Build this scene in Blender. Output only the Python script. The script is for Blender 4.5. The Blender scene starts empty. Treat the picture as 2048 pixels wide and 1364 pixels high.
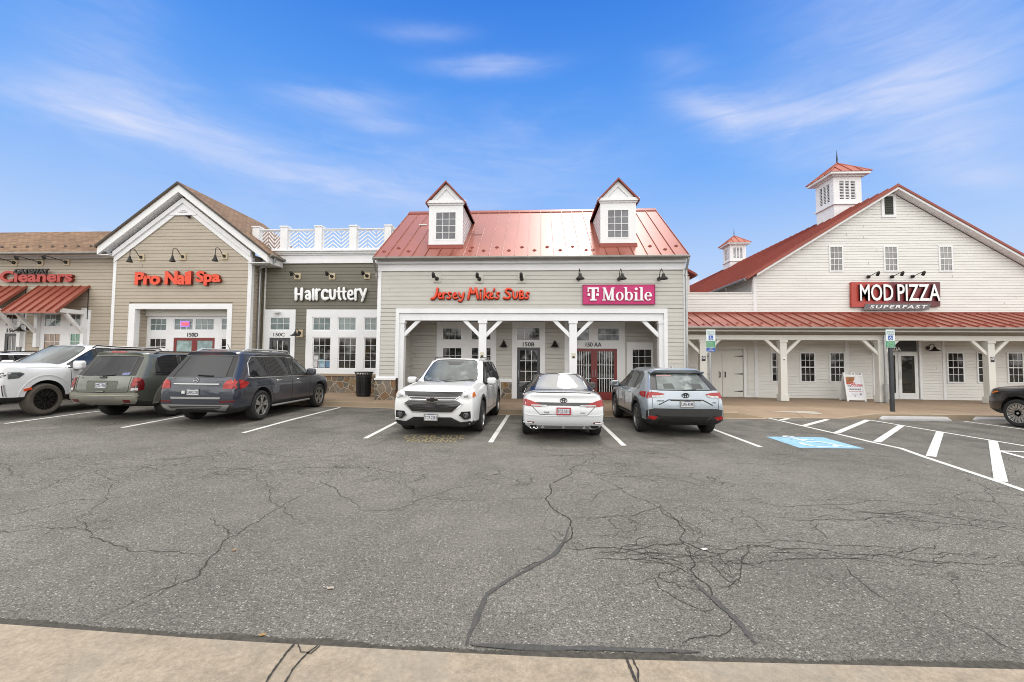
import bpy, bmesh, math, random
from mathutils import Vector, Matrix
from mathutils.bvhtree import BVHTree
from mathutils.geometry import delaunay_2d_cdt
import numpy as np

random.seed(7)
SC = bpy.context.scene
COL = SC.collection
PI = math.pi

# ------------------------------------------------------------------ camera
CAM_H = 1.73
FPX = 840.0                                  # focal length in photograph pixels (2048 wide)
YAW, PITCH, ROLL = math.radians(3.48), math.radians(2.58), math.radians(0.46)
_f0 = np.array([-math.sin(YAW), math.cos(YAW), 0]); _r0 = np.array([math.cos(YAW), math.sin(YAW), 0]); _u0 = np.array([0, 0, 1.0])
_f = _f0 * math.cos(PITCH) + _u0 * math.sin(PITCH); _u = _u0 * math.cos(PITCH) - _f0 * math.sin(PITCH)
_r = _r0 * math.cos(ROLL) + _u * math.sin(ROLL); _u2 = _u * math.cos(ROLL) - _r0 * math.sin(ROLL)
cam_data = bpy.data.cameras.new("camera")
cam = bpy.data.objects.new("camera", cam_data)
COL.objects.link(cam)
cam_data.sensor_fit = 'HORIZONTAL'; cam_data.sensor_width = 36.0
cam_data.lens = FPX / 2048 * 36.0
cam_data.clip_start = 0.05; cam_data.clip_end = 3000
cam.matrix_world = Matrix(((_r[0], _u2[0], -_f[0], 0), (_r[1], _u2[1], -_f[1], 0), (_r[2], _u2[2], -_f[2], CAM_H), (0, 0, 0, 1)))
SC.camera = cam
CAMM = np.array([_r, -_u2, _f])

# ------------------------------------------------------------------ view transform
SC.view_settings.view_transform = 'Standard'
SC.view_settings.look = 'None'
SC.view_settings.exposure = 0.0
SC.view_settings.gamma = 1.0
SC.render.use_compositing = False
try:
    SC.cycles.use_denoising = True
    SC.cycles.max_bounces = 6
    SC.cycles.filter_width = 1.0
    SC.cycles.glossy_bounces = 3
    SC.cycles.caustics_reflective = False
    SC.cycles.caustics_refractive = False
except Exception:
    pass

SUN_EL, SUN_AZ = math.radians(62), math.radians(14)      # azimuth from +Y towards +X
# ------------------------------------------------------------------ sky
world = bpy.data.worlds.new("World")
SC.world = world
world.use_nodes = True
wn, wl = world.node_tree.nodes, world.node_tree.links
wn.clear()
def _in(sock, v):
    if v is None: return
    if isinstance(v, bpy.types.NodeSocket): sock.id_data.links.new(v, sock)
    else: sock.default_value = v
class NT:
    """small helper for node trees"""
    def __init__(s, tree): s.t = tree
    def new(s, kind, **kw):
        n = s.t.nodes.new(kind)
        for k, v in kw.items(): setattr(n, k, v)
        return n
    def m(s, op, a, b=None, c=None, clamp=False):
        n = s.t.nodes.new('ShaderNodeMath'); n.operation = op; n.use_clamp = clamp
        _in(n.inputs[0], a)
        if b is not None: _in(n.inputs[1], b)
        if c is not None: _in(n.inputs[2], c)
        return n.outputs[0]
    def mixc(s, f, a, b, mode='MIX'):
        n = s.t.nodes.new('ShaderNodeMix'); n.data_type = 'RGBA'; n.blend_type = mode
        _in(n.inputs[0], f); _in(n.inputs[6], a); _in(n.inputs[7], b)
        return n.outputs[2]
    def noise(s, vec, scale, detail=4, rough=.55, dist=0.0):
        n = s.t.nodes.new('ShaderNodeTexNoise')
        if vec is not None: _in(n.inputs['Vector'], vec)
        n.inputs['Scale'].default_value = scale; n.inputs['Detail'].default_value = detail
        n.inputs['Roughness'].default_value = rough; n.inputs['Distortion'].default_value = dist
        return n
    def ramp(s, fac, stops):
        n = s.t.nodes.new('ShaderNodeValToRGB'); _in(n.inputs[0], fac)
        e = n.color_ramp.elements
        while len(e) < len(stops): e.new(0.5)
        for i, (p, c) in enumerate(stops):
            e[i].position = p
            e[i].color = (c, c, c, 1) if isinstance(c, (int, float)) else (*c[:3], 1)
        return n.outputs[0]
    def comb(s, x, y, z):
        n = s.t.nodes.new('ShaderNodeCombineXYZ')
        for i, v in enumerate((x, y, z)): _in(n.inputs[i], v)
        return n.outputs[0]

W = NT(world.node_tree)
out = W.new('ShaderNodeOutputWorld'); bg = W.new('ShaderNodeBackground')
wl.new(bg.outputs[0], out.inputs[0])
sky = W.new('ShaderNodeTexSky'); sky.sky_type = 'NISHITA'; sky.sun_disc = False
sky.sun_elevation = SUN_EL; sky.sun_rotation = SUN_AZ
sky.air_density = 1.0; sky.dust_density = 0.3; sky.ozone_density = 3.0
tc = W.new('ShaderNodeTexCoord'); sp = W.new('ShaderNodeSeparateXYZ')
wl.new(tc.outputs['Generated'], sp.inputs[0])
dx, dy, dz = sp.outputs
el = W.m('ARCSINE', dz); az = W.m('ARCTAN2', dx, dy)          # radians; azimuth 0 = straight ahead
def band(v, a, b):                                            # smooth 0..1 between a and b
    n = W.new('ShaderNodeMapRange', interpolation_type='SMOOTHSTEP'); _in(n.inputs[0], v)
    n.inputs[1].default_value = a; n.inputs[2].default_value = b
    return n.outputs[0]
SKY_GAIN = 10.0                                               # background strength is 0.1
# the clear part of the sky: Nishita's light, tinted by height towards the photograph's deep blue
tint = W.ramp(W.m('DIVIDE', el, 1.2, clamp=True), [(0.0, (.50, .62, .92)), (.18, (.36, .62, 1.12)), (.34, (.20, .50, 1.12)), (.50, (.10, .36, 1.02)), (.62, (.05, .25, .90)), (1.0, (.05, .22, .8))])
tintg = W.mixc(1.0, tint, (SKY_GAIN, SKY_GAIN, SKY_GAIN, 1), 'MULTIPLY')
nishn = W.mixc(1.0, sky.outputs[0], (.05, .05, .05, 1), 'MULTIPLY')
blue = W.mixc(.85, nishn, tintg)
# wisps of cirrus, each a soft streak in azimuth/elevation, broken up by stretched noise
vec = W.comb(W.m('MULTIPLY', az, 1.0), W.m('MULTIPLY', el, 3.2), 0.0)
nz = W.noise(vec, 5.0, 7, .62, .6).outputs['Fac']
nz2 = W.noise(W.comb(W.m('ADD', W.m('MULTIPLY', az, 2.0), el), W.m('MULTIPLY', el, 11.0), 3.0), 3.0, 6, .58, .9).outputs['Fac']
def sky_dir(x, y):
    d = CAMM.T @ np.array([(x - 1024) / FPX, (y - 682) / FPX, 1.0]); d /= np.linalg.norm(d)
    return math.atan2(d[0], d[1]), math.asin(d[2])
def wisp(x0, y0, x1, y1, wid, amp):
    (a0, e0), (a1, e1) = sky_dir(x0, y0), sky_dir(x1, y1)
    ca, ce = (a0 + a1) / 2, (e0 + e1) / 2; L = math.hypot(a1 - a0, e1 - e0) / 2; th = math.atan2(e1 - e0, a1 - a0)
    da = W.m('SUBTRACT', az, ca); de = W.m('SUBTRACT', el, ce)
    u = W.m('ADD', W.m('MULTIPLY', da, math.cos(th) / L), W.m('MULTIPLY', de, math.sin(th) / L))
    v = W.m('ADD', W.m('MULTIPLY', da, -math.sin(th) / wid), W.m('MULTIPLY', de, math.cos(th) / wid))
    v = W.m('ADD', v, W.m('MULTIPLY', W.m('SUBTRACT', nz, .5), 2.2))
    r2 = W.m('ADD', W.m('MULTIPLY', u, u), W.m('MULTIPLY', v, v))
    g = W.m('POWER', 2.718, W.m('MULTIPLY', r2, -1.0))
    return W.m('MULTIPLY', g, amp)
tot = None
for a in [(-60, 150, 330, 245, .026, .46), (120, 190, 520, 320, .065, .32), (250, 235, 870, 400, .030, .42), (40, 60, 320, 160, .10, .26), (560, 190, 800, 210, .024, .42),
          (680, 240, 830, 255, .015, .42), (870, 128, 1085, 128, .016, .50), (760, 60, 930, 66, .014, .28), (1330, 190, 1500, 238, .030, .52), (1400, 232, 1760, 205, .035, .58),
          (1700, 190, 2040, 105, .045, .46), (1560, 30, 2100, 60, .12, .36), (1750, 250, 2100, 250, .05, .45), (1500, 300, 1900, 300, .03, .30), (1840, 350, 2080, 356, .020, .45),
          (1300, 120, 1420, 128, .02, .22), (450, 330, 1150, 380, .10, .30), (900, 300, 1300, 330, .08, .16)]:
    w_ = wisp(*a); tot = w_ if tot is None else W.m('ADD', tot, w_)
streak = W.ramp(nz2, [(.30, .52), (.64, 1.0)])
wf = W.m('MULTIPLY', tot, streak, clamp=True)
low = W.m('MULTIPLY', W.m('SUBTRACT', 1.0, band(el, .02, .44)), .68)                # milky towards the horizon
c1 = W.mixc(low, blue, (.70 * SKY_GAIN, .82 * SKY_GAIN, .98 * SKY_GAIN, 1))
c2 = W.mixc(wf, c1, (.70 * SKY_GAIN, .76 * SKY_GAIN, .97 * SKY_GAIN, 1))
# small low cumulus by the horizon
puff = W.m('MULTIPLY', W.ramp(W.noise(W.comb(az, W.m('MULTIPLY', el, 2.2), 7.0), 9.0, 5, .5).outputs['Fac'], [(.60, 0), (.70, 1.0)]), W.m('SUBTRACT', 1.0, band(el, .16, .24)))
c2 = W.mixc(W.m('MULTIPLY', puff, .6), c2, (.88 * SKY_GAIN, .92 * SKY_GAIN, 1.0 * SKY_GAIN, 1))
# the bright broken overcast overhead and behind the photographer (it lights the facades and shows in roof and glass)
hc_ = W.m('DIVIDE', dy, W.m('SQRT', W.m('ADD', W.m('ADD', W.m('MULTIPLY', dx, dx), W.m('MULTIPLY', dy, dy)), 1e-6)))
over = W.m('MAXIMUM', band(el, .80, 1.06), band(W.m('MULTIPLY', hc_, -1.0), -.53, -.28))
cn = W.ramp(W.noise(tc.outputs['Generated'], 3.2, 6, .55, .4).outputs['Fac'], [(.34, .50), (.66, 1.45)])
oc = W.mixc(1.0, W.comb(cn, cn, cn), (1.60 * SKY_GAIN, 1.57 * SKY_GAIN, 1.51 * SKY_GAIN, 1), 'MULTIPLY')
# cloud brightest round the veiled sun, high above the roofs and a little to the right
sd = Vector((math.sin(SUN_AZ) * math.cos(SUN_EL), math.cos(SUN_AZ) * math.cos(SUN_EL), math.sin(SUN_EL)))
dt = W.new('ShaderNodeVectorMath', operation='DOT_PRODUCT'); wl.new(tc.outputs['Generated'], dt.inputs[0]); dt.inputs[1].default_value = sd
oc = W.mixc(1.0, oc, W.comb(*[W.m('ADD', 1.0, W.m('MULTIPLY', band(W.m('MULTIPLY', dy, -1.0), .0, .5), .45))] * 3), 'MULTIPLY')   # unseen bank behind, brightened to front-light facades and car tails
glow = W.m('MULTIPLY', band(dt.outputs['Value'], .955, .999), 1.0)
oc = W.mixc(glow, oc, (1.75 * SKY_GAIN, 1.72 * SKY_GAIN, 1.64 * SKY_GAIN, 1))
fin = W.mixc(W.m('MAXIMUM', over, glow), c2, oc)
wl.new(fin, bg.inputs[0]); bg.inputs[1].default_value = 0.1

# ------------------------------------------------------------------ sun (veiled)
sl = bpy.data.lights.new("sun", 'SUN'); sun = bpy.data.objects.new("sun", sl); COL.objects.link(sun)
sl.energy = 1.5; sl.angle = math.radians(10); sl.color = (1.0, .96, .90)
sun.rotation_euler = (-sd).to_track_quat('-Z', 'Y').to_euler()

# ------------------------------------------------------------------ helpers
def ray(x, y):
    return CAMM.T @ np.array([(x - 1024) / FPX, (y - 682) / FPX, 1.0])
def at_y(x, y, Y):                      # photo pixel -> point on the upright plane Y
    d = ray(x, y); t = Y / d[1]
    return d[0] * t, CAM_H + d[2] * t
def gz(x, y):                           # height of the tarmac: level in front, rising gently to the left
    s = max(0.0, -x - 1.0); k = min(1.0, max(0.0, (y - 5.0) / 6.0))
    return .0125 * min(s, 26) * k
def ground(x, y, up=0.0):               # photo pixel -> point on the tarmac (or up metres above it)
    d = ray(x, y); z = up; p = None
    for _ in range(12):
        t = (z - CAM_H) / d[2]; p = (d[0] * t, d[1] * t); z = gz(*p) + up
    return Vector((p[0], p[1], z))
def rect(x0, y0, x1, y1, Y):            # photo box -> X0, X1, Z0, Z1 on the plane Y
    xm, ym = (x0 + x1) / 2, (y0 + y1) / 2
    return at_y(x0, ym, Y)[0], at_y(x1, ym, Y)[0], at_y(xm, y1, Y)[1], at_y(xm, y0, Y)[1]

class MB:
    """collects faces, then links them as ONE mesh object"""
    def __init__(s): s.v, s.f, s.mi, s.cur = [], [], [], 0
    def add(s, vs, fs):
        o = len(s.v); s.v += [tuple(v) for v in vs]
        s.f += [tuple(i + o for i in f) for f in fs]; s.mi += [s.cur] * len(fs); return s
    def box(s, x0, x1, y0, y1, z0, z1):
        if x0 > x1: x0, x1 = x1, x0
        if y0 > y1: y0, y1 = y1, y0
        if z0 > z1: z0, z1 = z1, z0
        return s.add([(x0, y0, z0), (x1, y0, z0), (x1, y1, z0), (x0, y1, z0), (x0, y0, z1), (x1, y0, z1), (x1, y1, z1), (x0, y1, z1)],
                     [(0, 3, 2, 1), (4, 5, 6, 7), (0, 1, 5, 4), (1, 2, 6, 5), (2, 3, 7, 6), (3, 0, 4, 7)])
    def obox(s, c, ax, ay, az_):        # oriented box: centre and three half-axis vectors
        c, ax, ay, az_ = Vector(c), Vector(ax), Vector(ay), Vector(az_)
        vs = [c + ax * i + ay * j + az_ * k for k in (-1, 1) for j in (-1, 1) for i in (-1, 1)]
        return s.add(vs, [(0, 2, 3, 1), (4, 5, 7, 6), (0, 1, 5, 4), (1, 3, 7, 5), (3, 2, 6, 7), (2, 0, 4, 6)])
    def prism(s, pts, y0, y1):          # polygon in XZ pushed along Y
        n = len(pts)
        a = sum(pts[i][0] * pts[(i + 1) % n][1] - pts[(i + 1) % n][0] * pts[i][1] for i in range(n))
        if a < 0: pts = pts[::-1]
        vs = [(p[0], y0, p[1]) for p in pts] + [(p[0], y1, p[1]) for p in pts]
        return s.add(vs, [tuple(range(n)), tuple(range(2 * n - 1, n - 1, -1))] + [((i + 1) % n, i, n + i, n + (i + 1) % n) for i in range(n)])
    def quad(s, a, b, c, d): return s.add([a, b, c, d], [(0, 1, 2, 3)])
    def tube(s, path, r, n=8, caps=True):
        path = [Vector(p) for p in path]; rs = r if isinstance(r, (list, tuple)) else [r] * len(path)
        rings = []; up = None
        for i, p in enumerate(path):
            t = (path[min(i + 1, len(path) - 1)] - path[max(i - 1, 0)]).normalized()
            if up is None:
                up = Vector((0, 0, 1)) if abs(t.z) < .9 else Vector((1, 0, 0))
            sx = t.cross(up).normalized(); up = sx.cross(t).normalized()
            rings.append([p + (sx * math.cos(2 * PI * k / n) + up * math.sin(2 * PI * k / n)) * rs[i] for k in range(n)])
        o = len(path); vs = [q for rr in rings for q in rr]
        fs = [(i * n + k, i * n + (k + 1) % n, (i + 1) * n + (k + 1) % n, (i + 1) * n + k) for i in range(o - 1) for k in range(n)]
        if caps: fs += [tuple(range(n - 1, -1, -1)), tuple(range((o - 1) * n, o * n))]
        return s.add(vs, fs)
    def lathe(s, prof, c=(0, 0, 0), axis='Z', n=24, closed=False):
        vs = []
        for (r, h) in prof:
            for k in range(n):
                a = 2 * PI * k / n; x, y = r * math.cos(a), r * math.sin(a)
                q = (x, y, h) if axis == 'Z' else ((x, h, y) if axis == 'Y' else (h, x, y))
                vs.append((q[0] + c[0], q[1] + c[1], q[2] + c[2]))
        m = len(prof)
        fs = [(i * n + k, i * n + (k + 1) % n, ((i + 1) % m) * n + (k + 1) % n, ((i + 1) % m) * n + k) for i in range(m if closed else m - 1) for k in range(n)]
        return s.add(vs, fs)
    def build(s, name, mat, parent=None, smooth=False, angle=None):
        me = bpy.data.meshes.new(name); me.from_pydata(s.v, [], s.f); me.update()
        for m in (mat if isinstance(mat, (list, tuple)) else [mat]): me.materials.append(m)
        if any(s.mi): me.polygons.foreach_set('material_index', s.mi)
        if smooth:
            bm = bmesh.new(); bm.from_mesh(me); bmesh.ops.remove_doubles(bm, verts=bm.verts, dist=1e-5)
            bmesh.ops.recalc_face_normals(bm, faces=bm.faces); bm.to_mesh(me); bm.free()
            me.polygons.foreach_set('use_smooth', [True] * len(me.polygons))
            me.set_sharp_from_angle(angle=math.radians(angle or 40))
        return link(name, me, parent)

def link(name, me, parent=None):
    o = bpy.data.objects.new(name, me); COL.objects.link(o)
    if parent is not None:
        o.parent = parent; o.matrix_parent_inverse = ABS.get(parent.name, Matrix()).inverted()
    return o
ABS = {}                                 # world matrices of the empties whose parts are modelled in world space
def tag(o, label=None, cat=None, group=None, kind=None):
    if label: o['label'] = label
    if cat: o['category'] = cat
    if group: o['group'] = group
    if kind: o['kind'] = kind
    return o
def thing(name, loc, label, cat, group=None, world_space=True):
    o = bpy.data.objects.new(name, None); COL.objects.link(o); o.location = loc; o.empty_display_size = .2
    if world_space: ABS[o.name] = Matrix.Translation(loc)
    return tag(o, label, cat, group)
def children(o): return [c for c in COL.objects if c.parent == o]
def copy_tree(o, parent=None):
    c = o.copy(); COL.objects.link(c)
    if parent is not None: c.parent = parent
    for ch in children(o): copy_tree(ch, c)
    return c
def struct(o): o['kind'] = 'structure'; return o
def split_into(name, o, parent=None): return o

# ------------------------------------------------------------------ materials
MATS = {}
def mat(name, col, rough=.5, metal=0.0, var=0.0, vscale=3.0, bump=0.0, bscale=60.0, ior=1.5, coat=0.0, streak=0.0, grime=0.0, spec=.5, stretch=(1, 1, 1)):
    if name in MATS: return MATS[name]
    m = bpy.data.materials.new(name); m.use_nodes = True; MATS[name] = m
    T = NT(m.node_tree); b = m.node_tree.nodes['Principled BSDF']
    b.inputs['Roughness'].default_value = rough; b.inputs['Metallic'].default_value = metal
    b.inputs['IOR'].default_value = ior; b.inputs['Coat Weight'].default_value = coat; b.inputs['Coat Roughness'].default_value = .03
    b.inputs['Specular IOR Level'].default_value = spec
    c = (*col, 1); tcn = T.new('ShaderNodeTexCoord')
    mp = T.new('ShaderNodeMapping'); mp.inputs['Scale'].default_value = stretch; T.t.links.new(tcn.outputs['Object'], mp.inputs[0]); v = mp.outputs[0]
    cur = None
    if var:
        f = T.ramp(T.noise(v, vscale, 5, .6).outputs['Fac'], [(.30, 1 - var), (.70, 1 + var * .6)])
        cur = T.mixc(1.0, c, T.comb(f, f, f), 'MULTIPLY')
    if grime:                                 # blotchy wear in the thing's own colour
        g = T.ramp(T.noise(v, vscale * 4.3, 6, .7, .5).outputs['Fac'], [(.56, 0.0), (.74, grime)])
        cur = T.mixc(g, cur if cur is not None else c, (col[0] * .55, col[1] * .52, col[2] * .46, 1))
    if cur is None: b.inputs['Base Color'].default_value = c
    else: T.t.links.new(cur, b.inputs['Base Color'])
    if bump:
        bn = T.new('ShaderNodeBump'); bn.inputs['Strength'].default_value = bump; bn.inputs['Distance'].default_value = .01
        T.t.links.new(T.noise(v, bscale, 4, .6).outputs['Fac'], bn.inputs['Height']); T.t.links.new(bn.outputs[0], b.inputs['Normal'])
    return m
def bsdf(m): return m.node_tree.nodes['Principled BSDF']

M_white = mat('white_trim_paint', (.76, .77, .79), .45, var=.05, vscale=1.3, grime=.08)
M_cream = mat('cream_painted_board', (.66, .655, .62), .5, var=.05, vscale=1.5, grime=.1)
M_siding_c = mat('pale_grey_siding', (.50, .488, .452), .55, var=.06, vscale=1.1, grime=.08, stretch=(1, 1, 3))
M_siding_porch = M_siding_c
M_siding_t = mat('tan_siding', (.41, .355, .285), .55, var=.08, vscale=1.0, grime=.1, stretch=(1, 1, 3))
M_siding_h = mat('olive_grey_siding', (.155, .143, .112), .55, var=.10, vscale=1.0, grime=.1, stretch=(1, 1, 3))
M_siding_b = mat('white_barn_clapboard', (.73, .725, .70), .6, var=.07, vscale=.9, grime=.22, stretch=(1, 1, 4))
M_red_roof = mat('red_standing_seam_metal', (.31, .085, .055), .36, metal=.2, var=.08, vscale=.8, ior=1.5, coat=.12)
M_red_matte = mat('matte_terracotta_metal', (.40, .125, .085), .55, metal=.1, var=.1, vscale=2)
M_red_dark = mat('dark_red_metal', (.22, .042, .027), .38, metal=.2, var=.06)
M_gutter = mat('weathered_zinc_gutter', (.22, .21, .19), .45, metal=.6, var=.2, vscale=6)
M_galv = mat('galvanised_steel', (.40, .41, .42), .38, metal=.8, var=.15, vscale=9)
M_bronze = mat('blackened_bronze', (.022, .019, .017), .42, metal=.4, var=.15)
M_black = mat('black_powder_coat', (.012, .012, .013), .45, var=.15)
M_tanplate = mat('tan_mounting_block', (.52, .43, .29), .6, var=.05)
M_plate_c = mat('pale_grey_mounting_block', (.50, .485, .43), .6, var=.05)
M_reddoor = mat('dark_red_door_paint', (.19, .022, .020), .4, var=.06)
M_darkdoor = mat('charcoal_door_paint', (.055, .058, .065), .4, var=.08)
M_alu = mat('satin_aluminium', (.62, .63, .64), .32, metal=.9)
M_whitealu = mat('white_aluminium', (.70, .72, .73), .4, var=.03)
M_chrome = mat('chrome', (.75, .76, .78), .12, metal=1.0)
M_dark = mat('dark_void', (.012, .012, .012), .9)
M_letter_black = mat('black_lettering', (.015, .015, .016), .5)
M_letter_white = mat('white_lettering', (.86, .87, .88), .4, var=.02)
M_letter_red = mat('orange_red_lettering', (.74, .065, .018), .35, var=.03)
M_letter_ret = mat('dark_red_letter_return', (.20, .022, .010), .5)
M_magenta = mat('magenta_sign_panel', (.52, .018, .15), .45, var=.04)

def glass(name, col, rough=.04, var=.35, vscale=1.2, ior=1.55, stripes=None, tintcol=None):
    m = mat(name, col, rough, ior=ior, spec=.6)
    T = NT(m.node_tree); b = bsdf(m); tcn = T.new('ShaderNodeTexCoord'); v = tcn.outputs['Object']
    f = T.ramp(T.noise(v, vscale, 3, .5, .6).outputs['Fac'], [(.35, 1 - var), (.68, 1 + var)])
    cur = T.mixc(1.0, (*col, 1), T.comb(f, f, f), 'MULTIPLY')
    if tintcol:
        g = T.ramp(T.noise(v, vscale * 1.7, 2, .5).outputs['Fac'], [(.54, 0), (.66, 1)])
        cur = T.mixc(g, cur, (*tintcol, 1))
    if stripes:
        s_ = T.new('ShaderNodeSeparateXYZ'); T.t.links.new(v, s_.inputs[0])
        w = T.ramp(T.m('FRACT', T.m('MULTIPLY', s_.outputs[2], stripes)), [(.0, .72), (.25, 1.0), (.85, 1.0), (1.0, .72)])
        cur = T.mixc(1.0, cur, T.comb(w, w, w), 'MULTIPLY')
    T.t.links.new(cur, b.inputs['Base Color'])
    return m
M_glass = glass('dark_shop_window_glass', (.020, .019, .016), tintcol=(.045, .035, .018))
M_glass_porch = glass('shaded_window_glass', (.016, .016, .015), tintcol=(.030, .027, .020))
M_glass_blind = glass('window_glass_over_pale_blinds', (.165, .215, .215), .05, .18, .9, stripes=22)
M_glass_grey = glass('grey_dormer_glass', (.115, .12, .14), .06, .25, 3.0, stripes=60)
M_glass_curtain = glass('barn_window_glass_over_curtain', (.20, .20, .195), .05, .3, 2.0)
M_glass_amber = glass('window_glass_amber_interior', (.16, .075, .015), .05, .6, 3.0, tintcol=(.02, .03, .02))
M_glass_green = glass('window_glass_green_screen', (.03, .16, .085), .05, .4, 3.0)
# ------------------------------------------------------------------ ground materials
def asphalt():
    m = bpy.data.materials.new('weathered_asphalt'); m.use_nodes = True; T = NT(m.node_tree); b = bsdf(m)
    v = T.new('ShaderNodeTexCoord').outputs['Object']
    big = T.ramp(T.noise(v, .45, 5, .6, .4).outputs['Fac'], [(.28, .80), (.72, 1.16)])
    mid = T.ramp(T.noise(v, 3.0, 5, .65).outputs['Fac'], [(.30, .86), (.72, 1.10)])
    fine = T.ramp(T.noise(v, 75, 3, .75).outputs['Fac'], [(.36, .42), (.50, .96), (.64, 1.60)])
    med = T.ramp(T.noise(v, 26, 3, .7).outputs['Fac'], [(.34, .72), (.66, 1.30)])
    fine2 = T.ramp(T.noise(v, 260, 2, .7).outputs['Fac'], [(.34, .45), (.66, 1.6)])
    vo = T.new('ShaderNodeTexVoronoi', feature='F1'); T.t.links.new(v, vo.inputs['Vector']); vo.inputs['Scale'].default_value = 48
    sepc = T.new('ShaderNodeSeparateColor'); T.t.links.new(vo.outputs['Color'], sepc.inputs[0])
    chip = T.m('MULTIPLY', T.m('GREATER_THAN', sepc.outputs[0], .84), T.m('LESS_THAN', vo.outputs['Distance'], .33))
    base = T.mixc(1.0, (.166, .157, .139, 1), T.comb(big, big, big), 'MULTIPLY')
    for f in (mid, fine, fine2, med): base = T.mixc(1.0, base, T.comb(f, f, f), 'MULTIPLY')
    base = T.mixc(T.m('MULTIPLY', chip, .85), base, (.42, .40, .36, 1))
    # oil-dark lanes where cars stand, drips
    sx = T.new('ShaderNodeSeparateXYZ'); T.t.links.new(v, sx.inputs[0])
    oil = T.m('MULTIPLY', T.ramp(T.noise(v, .9, 4, .6, .8).outputs['Fac'], [(.40, .12), (.66, .66)]),
              T.m('MULTIPLY', band_n(T, sx.outputs[1], 7.2, 10.0), 1.0))
    base = T.mixc(oil, base, (.055, .053, .050, 1))
    # fine crazing in two worn bands
    wv = T.new('ShaderNodeVectorMath', operation='ADD'); T.t.links.new(v, wv.inputs[0])
    nzv = T.noise(v, 1.6, 4, .6); ws = T.new('ShaderNodeVectorMath', operation='SCALE'); T.t.links.new(nzv.outputs['Color'], ws.inputs[0]); ws.inputs['Scale'].default_value = .55
    T.t.links.new(ws.outputs[0], wv.inputs[1])
    cr = T.new('ShaderNodeTexVoronoi', feature='DISTANCE_TO_EDGE'); T.t.links.new(wv.outputs[0], cr.inputs['Vector']); cr.inputs['Scale'].default_value = 2.6
    line = T.m('SUBTRACT', 1.0, band_n(T, cr.outputs['Distance'], .004, .020))
    yy = sx.outputs[1]; xx = sx.outputs[0]
    def zone(c, w, x0, x1):
        a = T.m('DIVIDE', T.m('SUBTRACT', yy, c), w); g = T.m('POWER', 2.718, T.m('MULTIPLY', T.m('MULTIPLY', a, a), -1.0))
        return T.m('MULTIPLY', g, T.m('MULTIPLY', band_n(T, xx, x0, x0 + 1.2), T.m('SUBTRACT', 1.0, band_n(T, xx, x1 - 1.2, x1))))
    zs = T.m('MAXIMUM', T.m('MAXIMUM', zone(3.55, .28, -.3, 6.5), zone(4.9, .40, .3, 9.0)), T.m('MAXIMUM', zone(6.4, .8, -12, 5.5), zone(8.3, .4, -3, 9)))
    zs = T.m('MULTIPLY', zs, T.ramp(T.noise(v, 1.1, 3, .5).outputs['Fac'], [(.40, .15), (.58, 1)]))
    base = T.mixc(T.m('MULTIPLY', T.m('MULTIPLY', line, zs), .80), base, (.028, .026, .023, 1))
    T.t.links.new(base, b.inputs['Base Color']); b.inputs['Roughness'].default_value = .88; b.inputs['Specular IOR Level'].default_value = .3
    bn = T.new('ShaderNodeBump'); bn.inputs['Strength'].default_value = .55; bn.inputs['Distance'].default_value = .006
    T.t.links.new(fine, bn.inputs['Height']); T.t.links.new(bn.outputs[0], b.inputs['Normal'])
    return m
def band_n(T, v, a, b):
    n = T.new('ShaderNodeMapRange', interpolation_type='SMOOTHSTEP'); _in(n.inputs[0], v)
    n.inputs[1].default_value = a; n.inputs[2].default_value = b
    return n.outputs[0]
M_asphalt = asphalt()
def worn_paint(name, col, thr=(.50, .60), scale=14.0, under=(.12, .115, .105)):
    m = bpy.data.materials.new(name); m.use_nodes = True; T = NT(m.node_tree); b = bsdf(m)
    v = T.new('ShaderNodeTexCoord').outputs['Object']
    k = T.ramp(T.noise(v, scale, 6, .72, .4).outputs['Fac'], [(thr[0], 0), (thr[1], 1)])
    f = T.ramp(T.noise(v, 2.0, 4, .6).outputs['Fac'], [(.3, .88), (.7, 1.06)])
    T.t.links.new(T.mixc(k, T.mixc(1.0, (*col, 1), T.comb(f, f, f), 'MULTIPLY'), (*under, 1)), b.inputs['Base Color'])
    b.inputs['Roughness'].default_value = .8
    return m
M_line = worn_paint('worn_white_road_paint', (.64, .64, .62), (.57, .66), 16)
M_yline = worn_paint('faded_yellow_road_paint', (.40, .325, .165), (.48, .60), 12)
M_blue = worn_paint('pale_blue_road_paint', (.25, .46, .63), (.56, .68), 9)
M_bluewhite = worn_paint('faded_white_symbol_paint', (.66, .72, .76), (.48, .60), 5, under=(.20, .48, .74))
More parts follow.
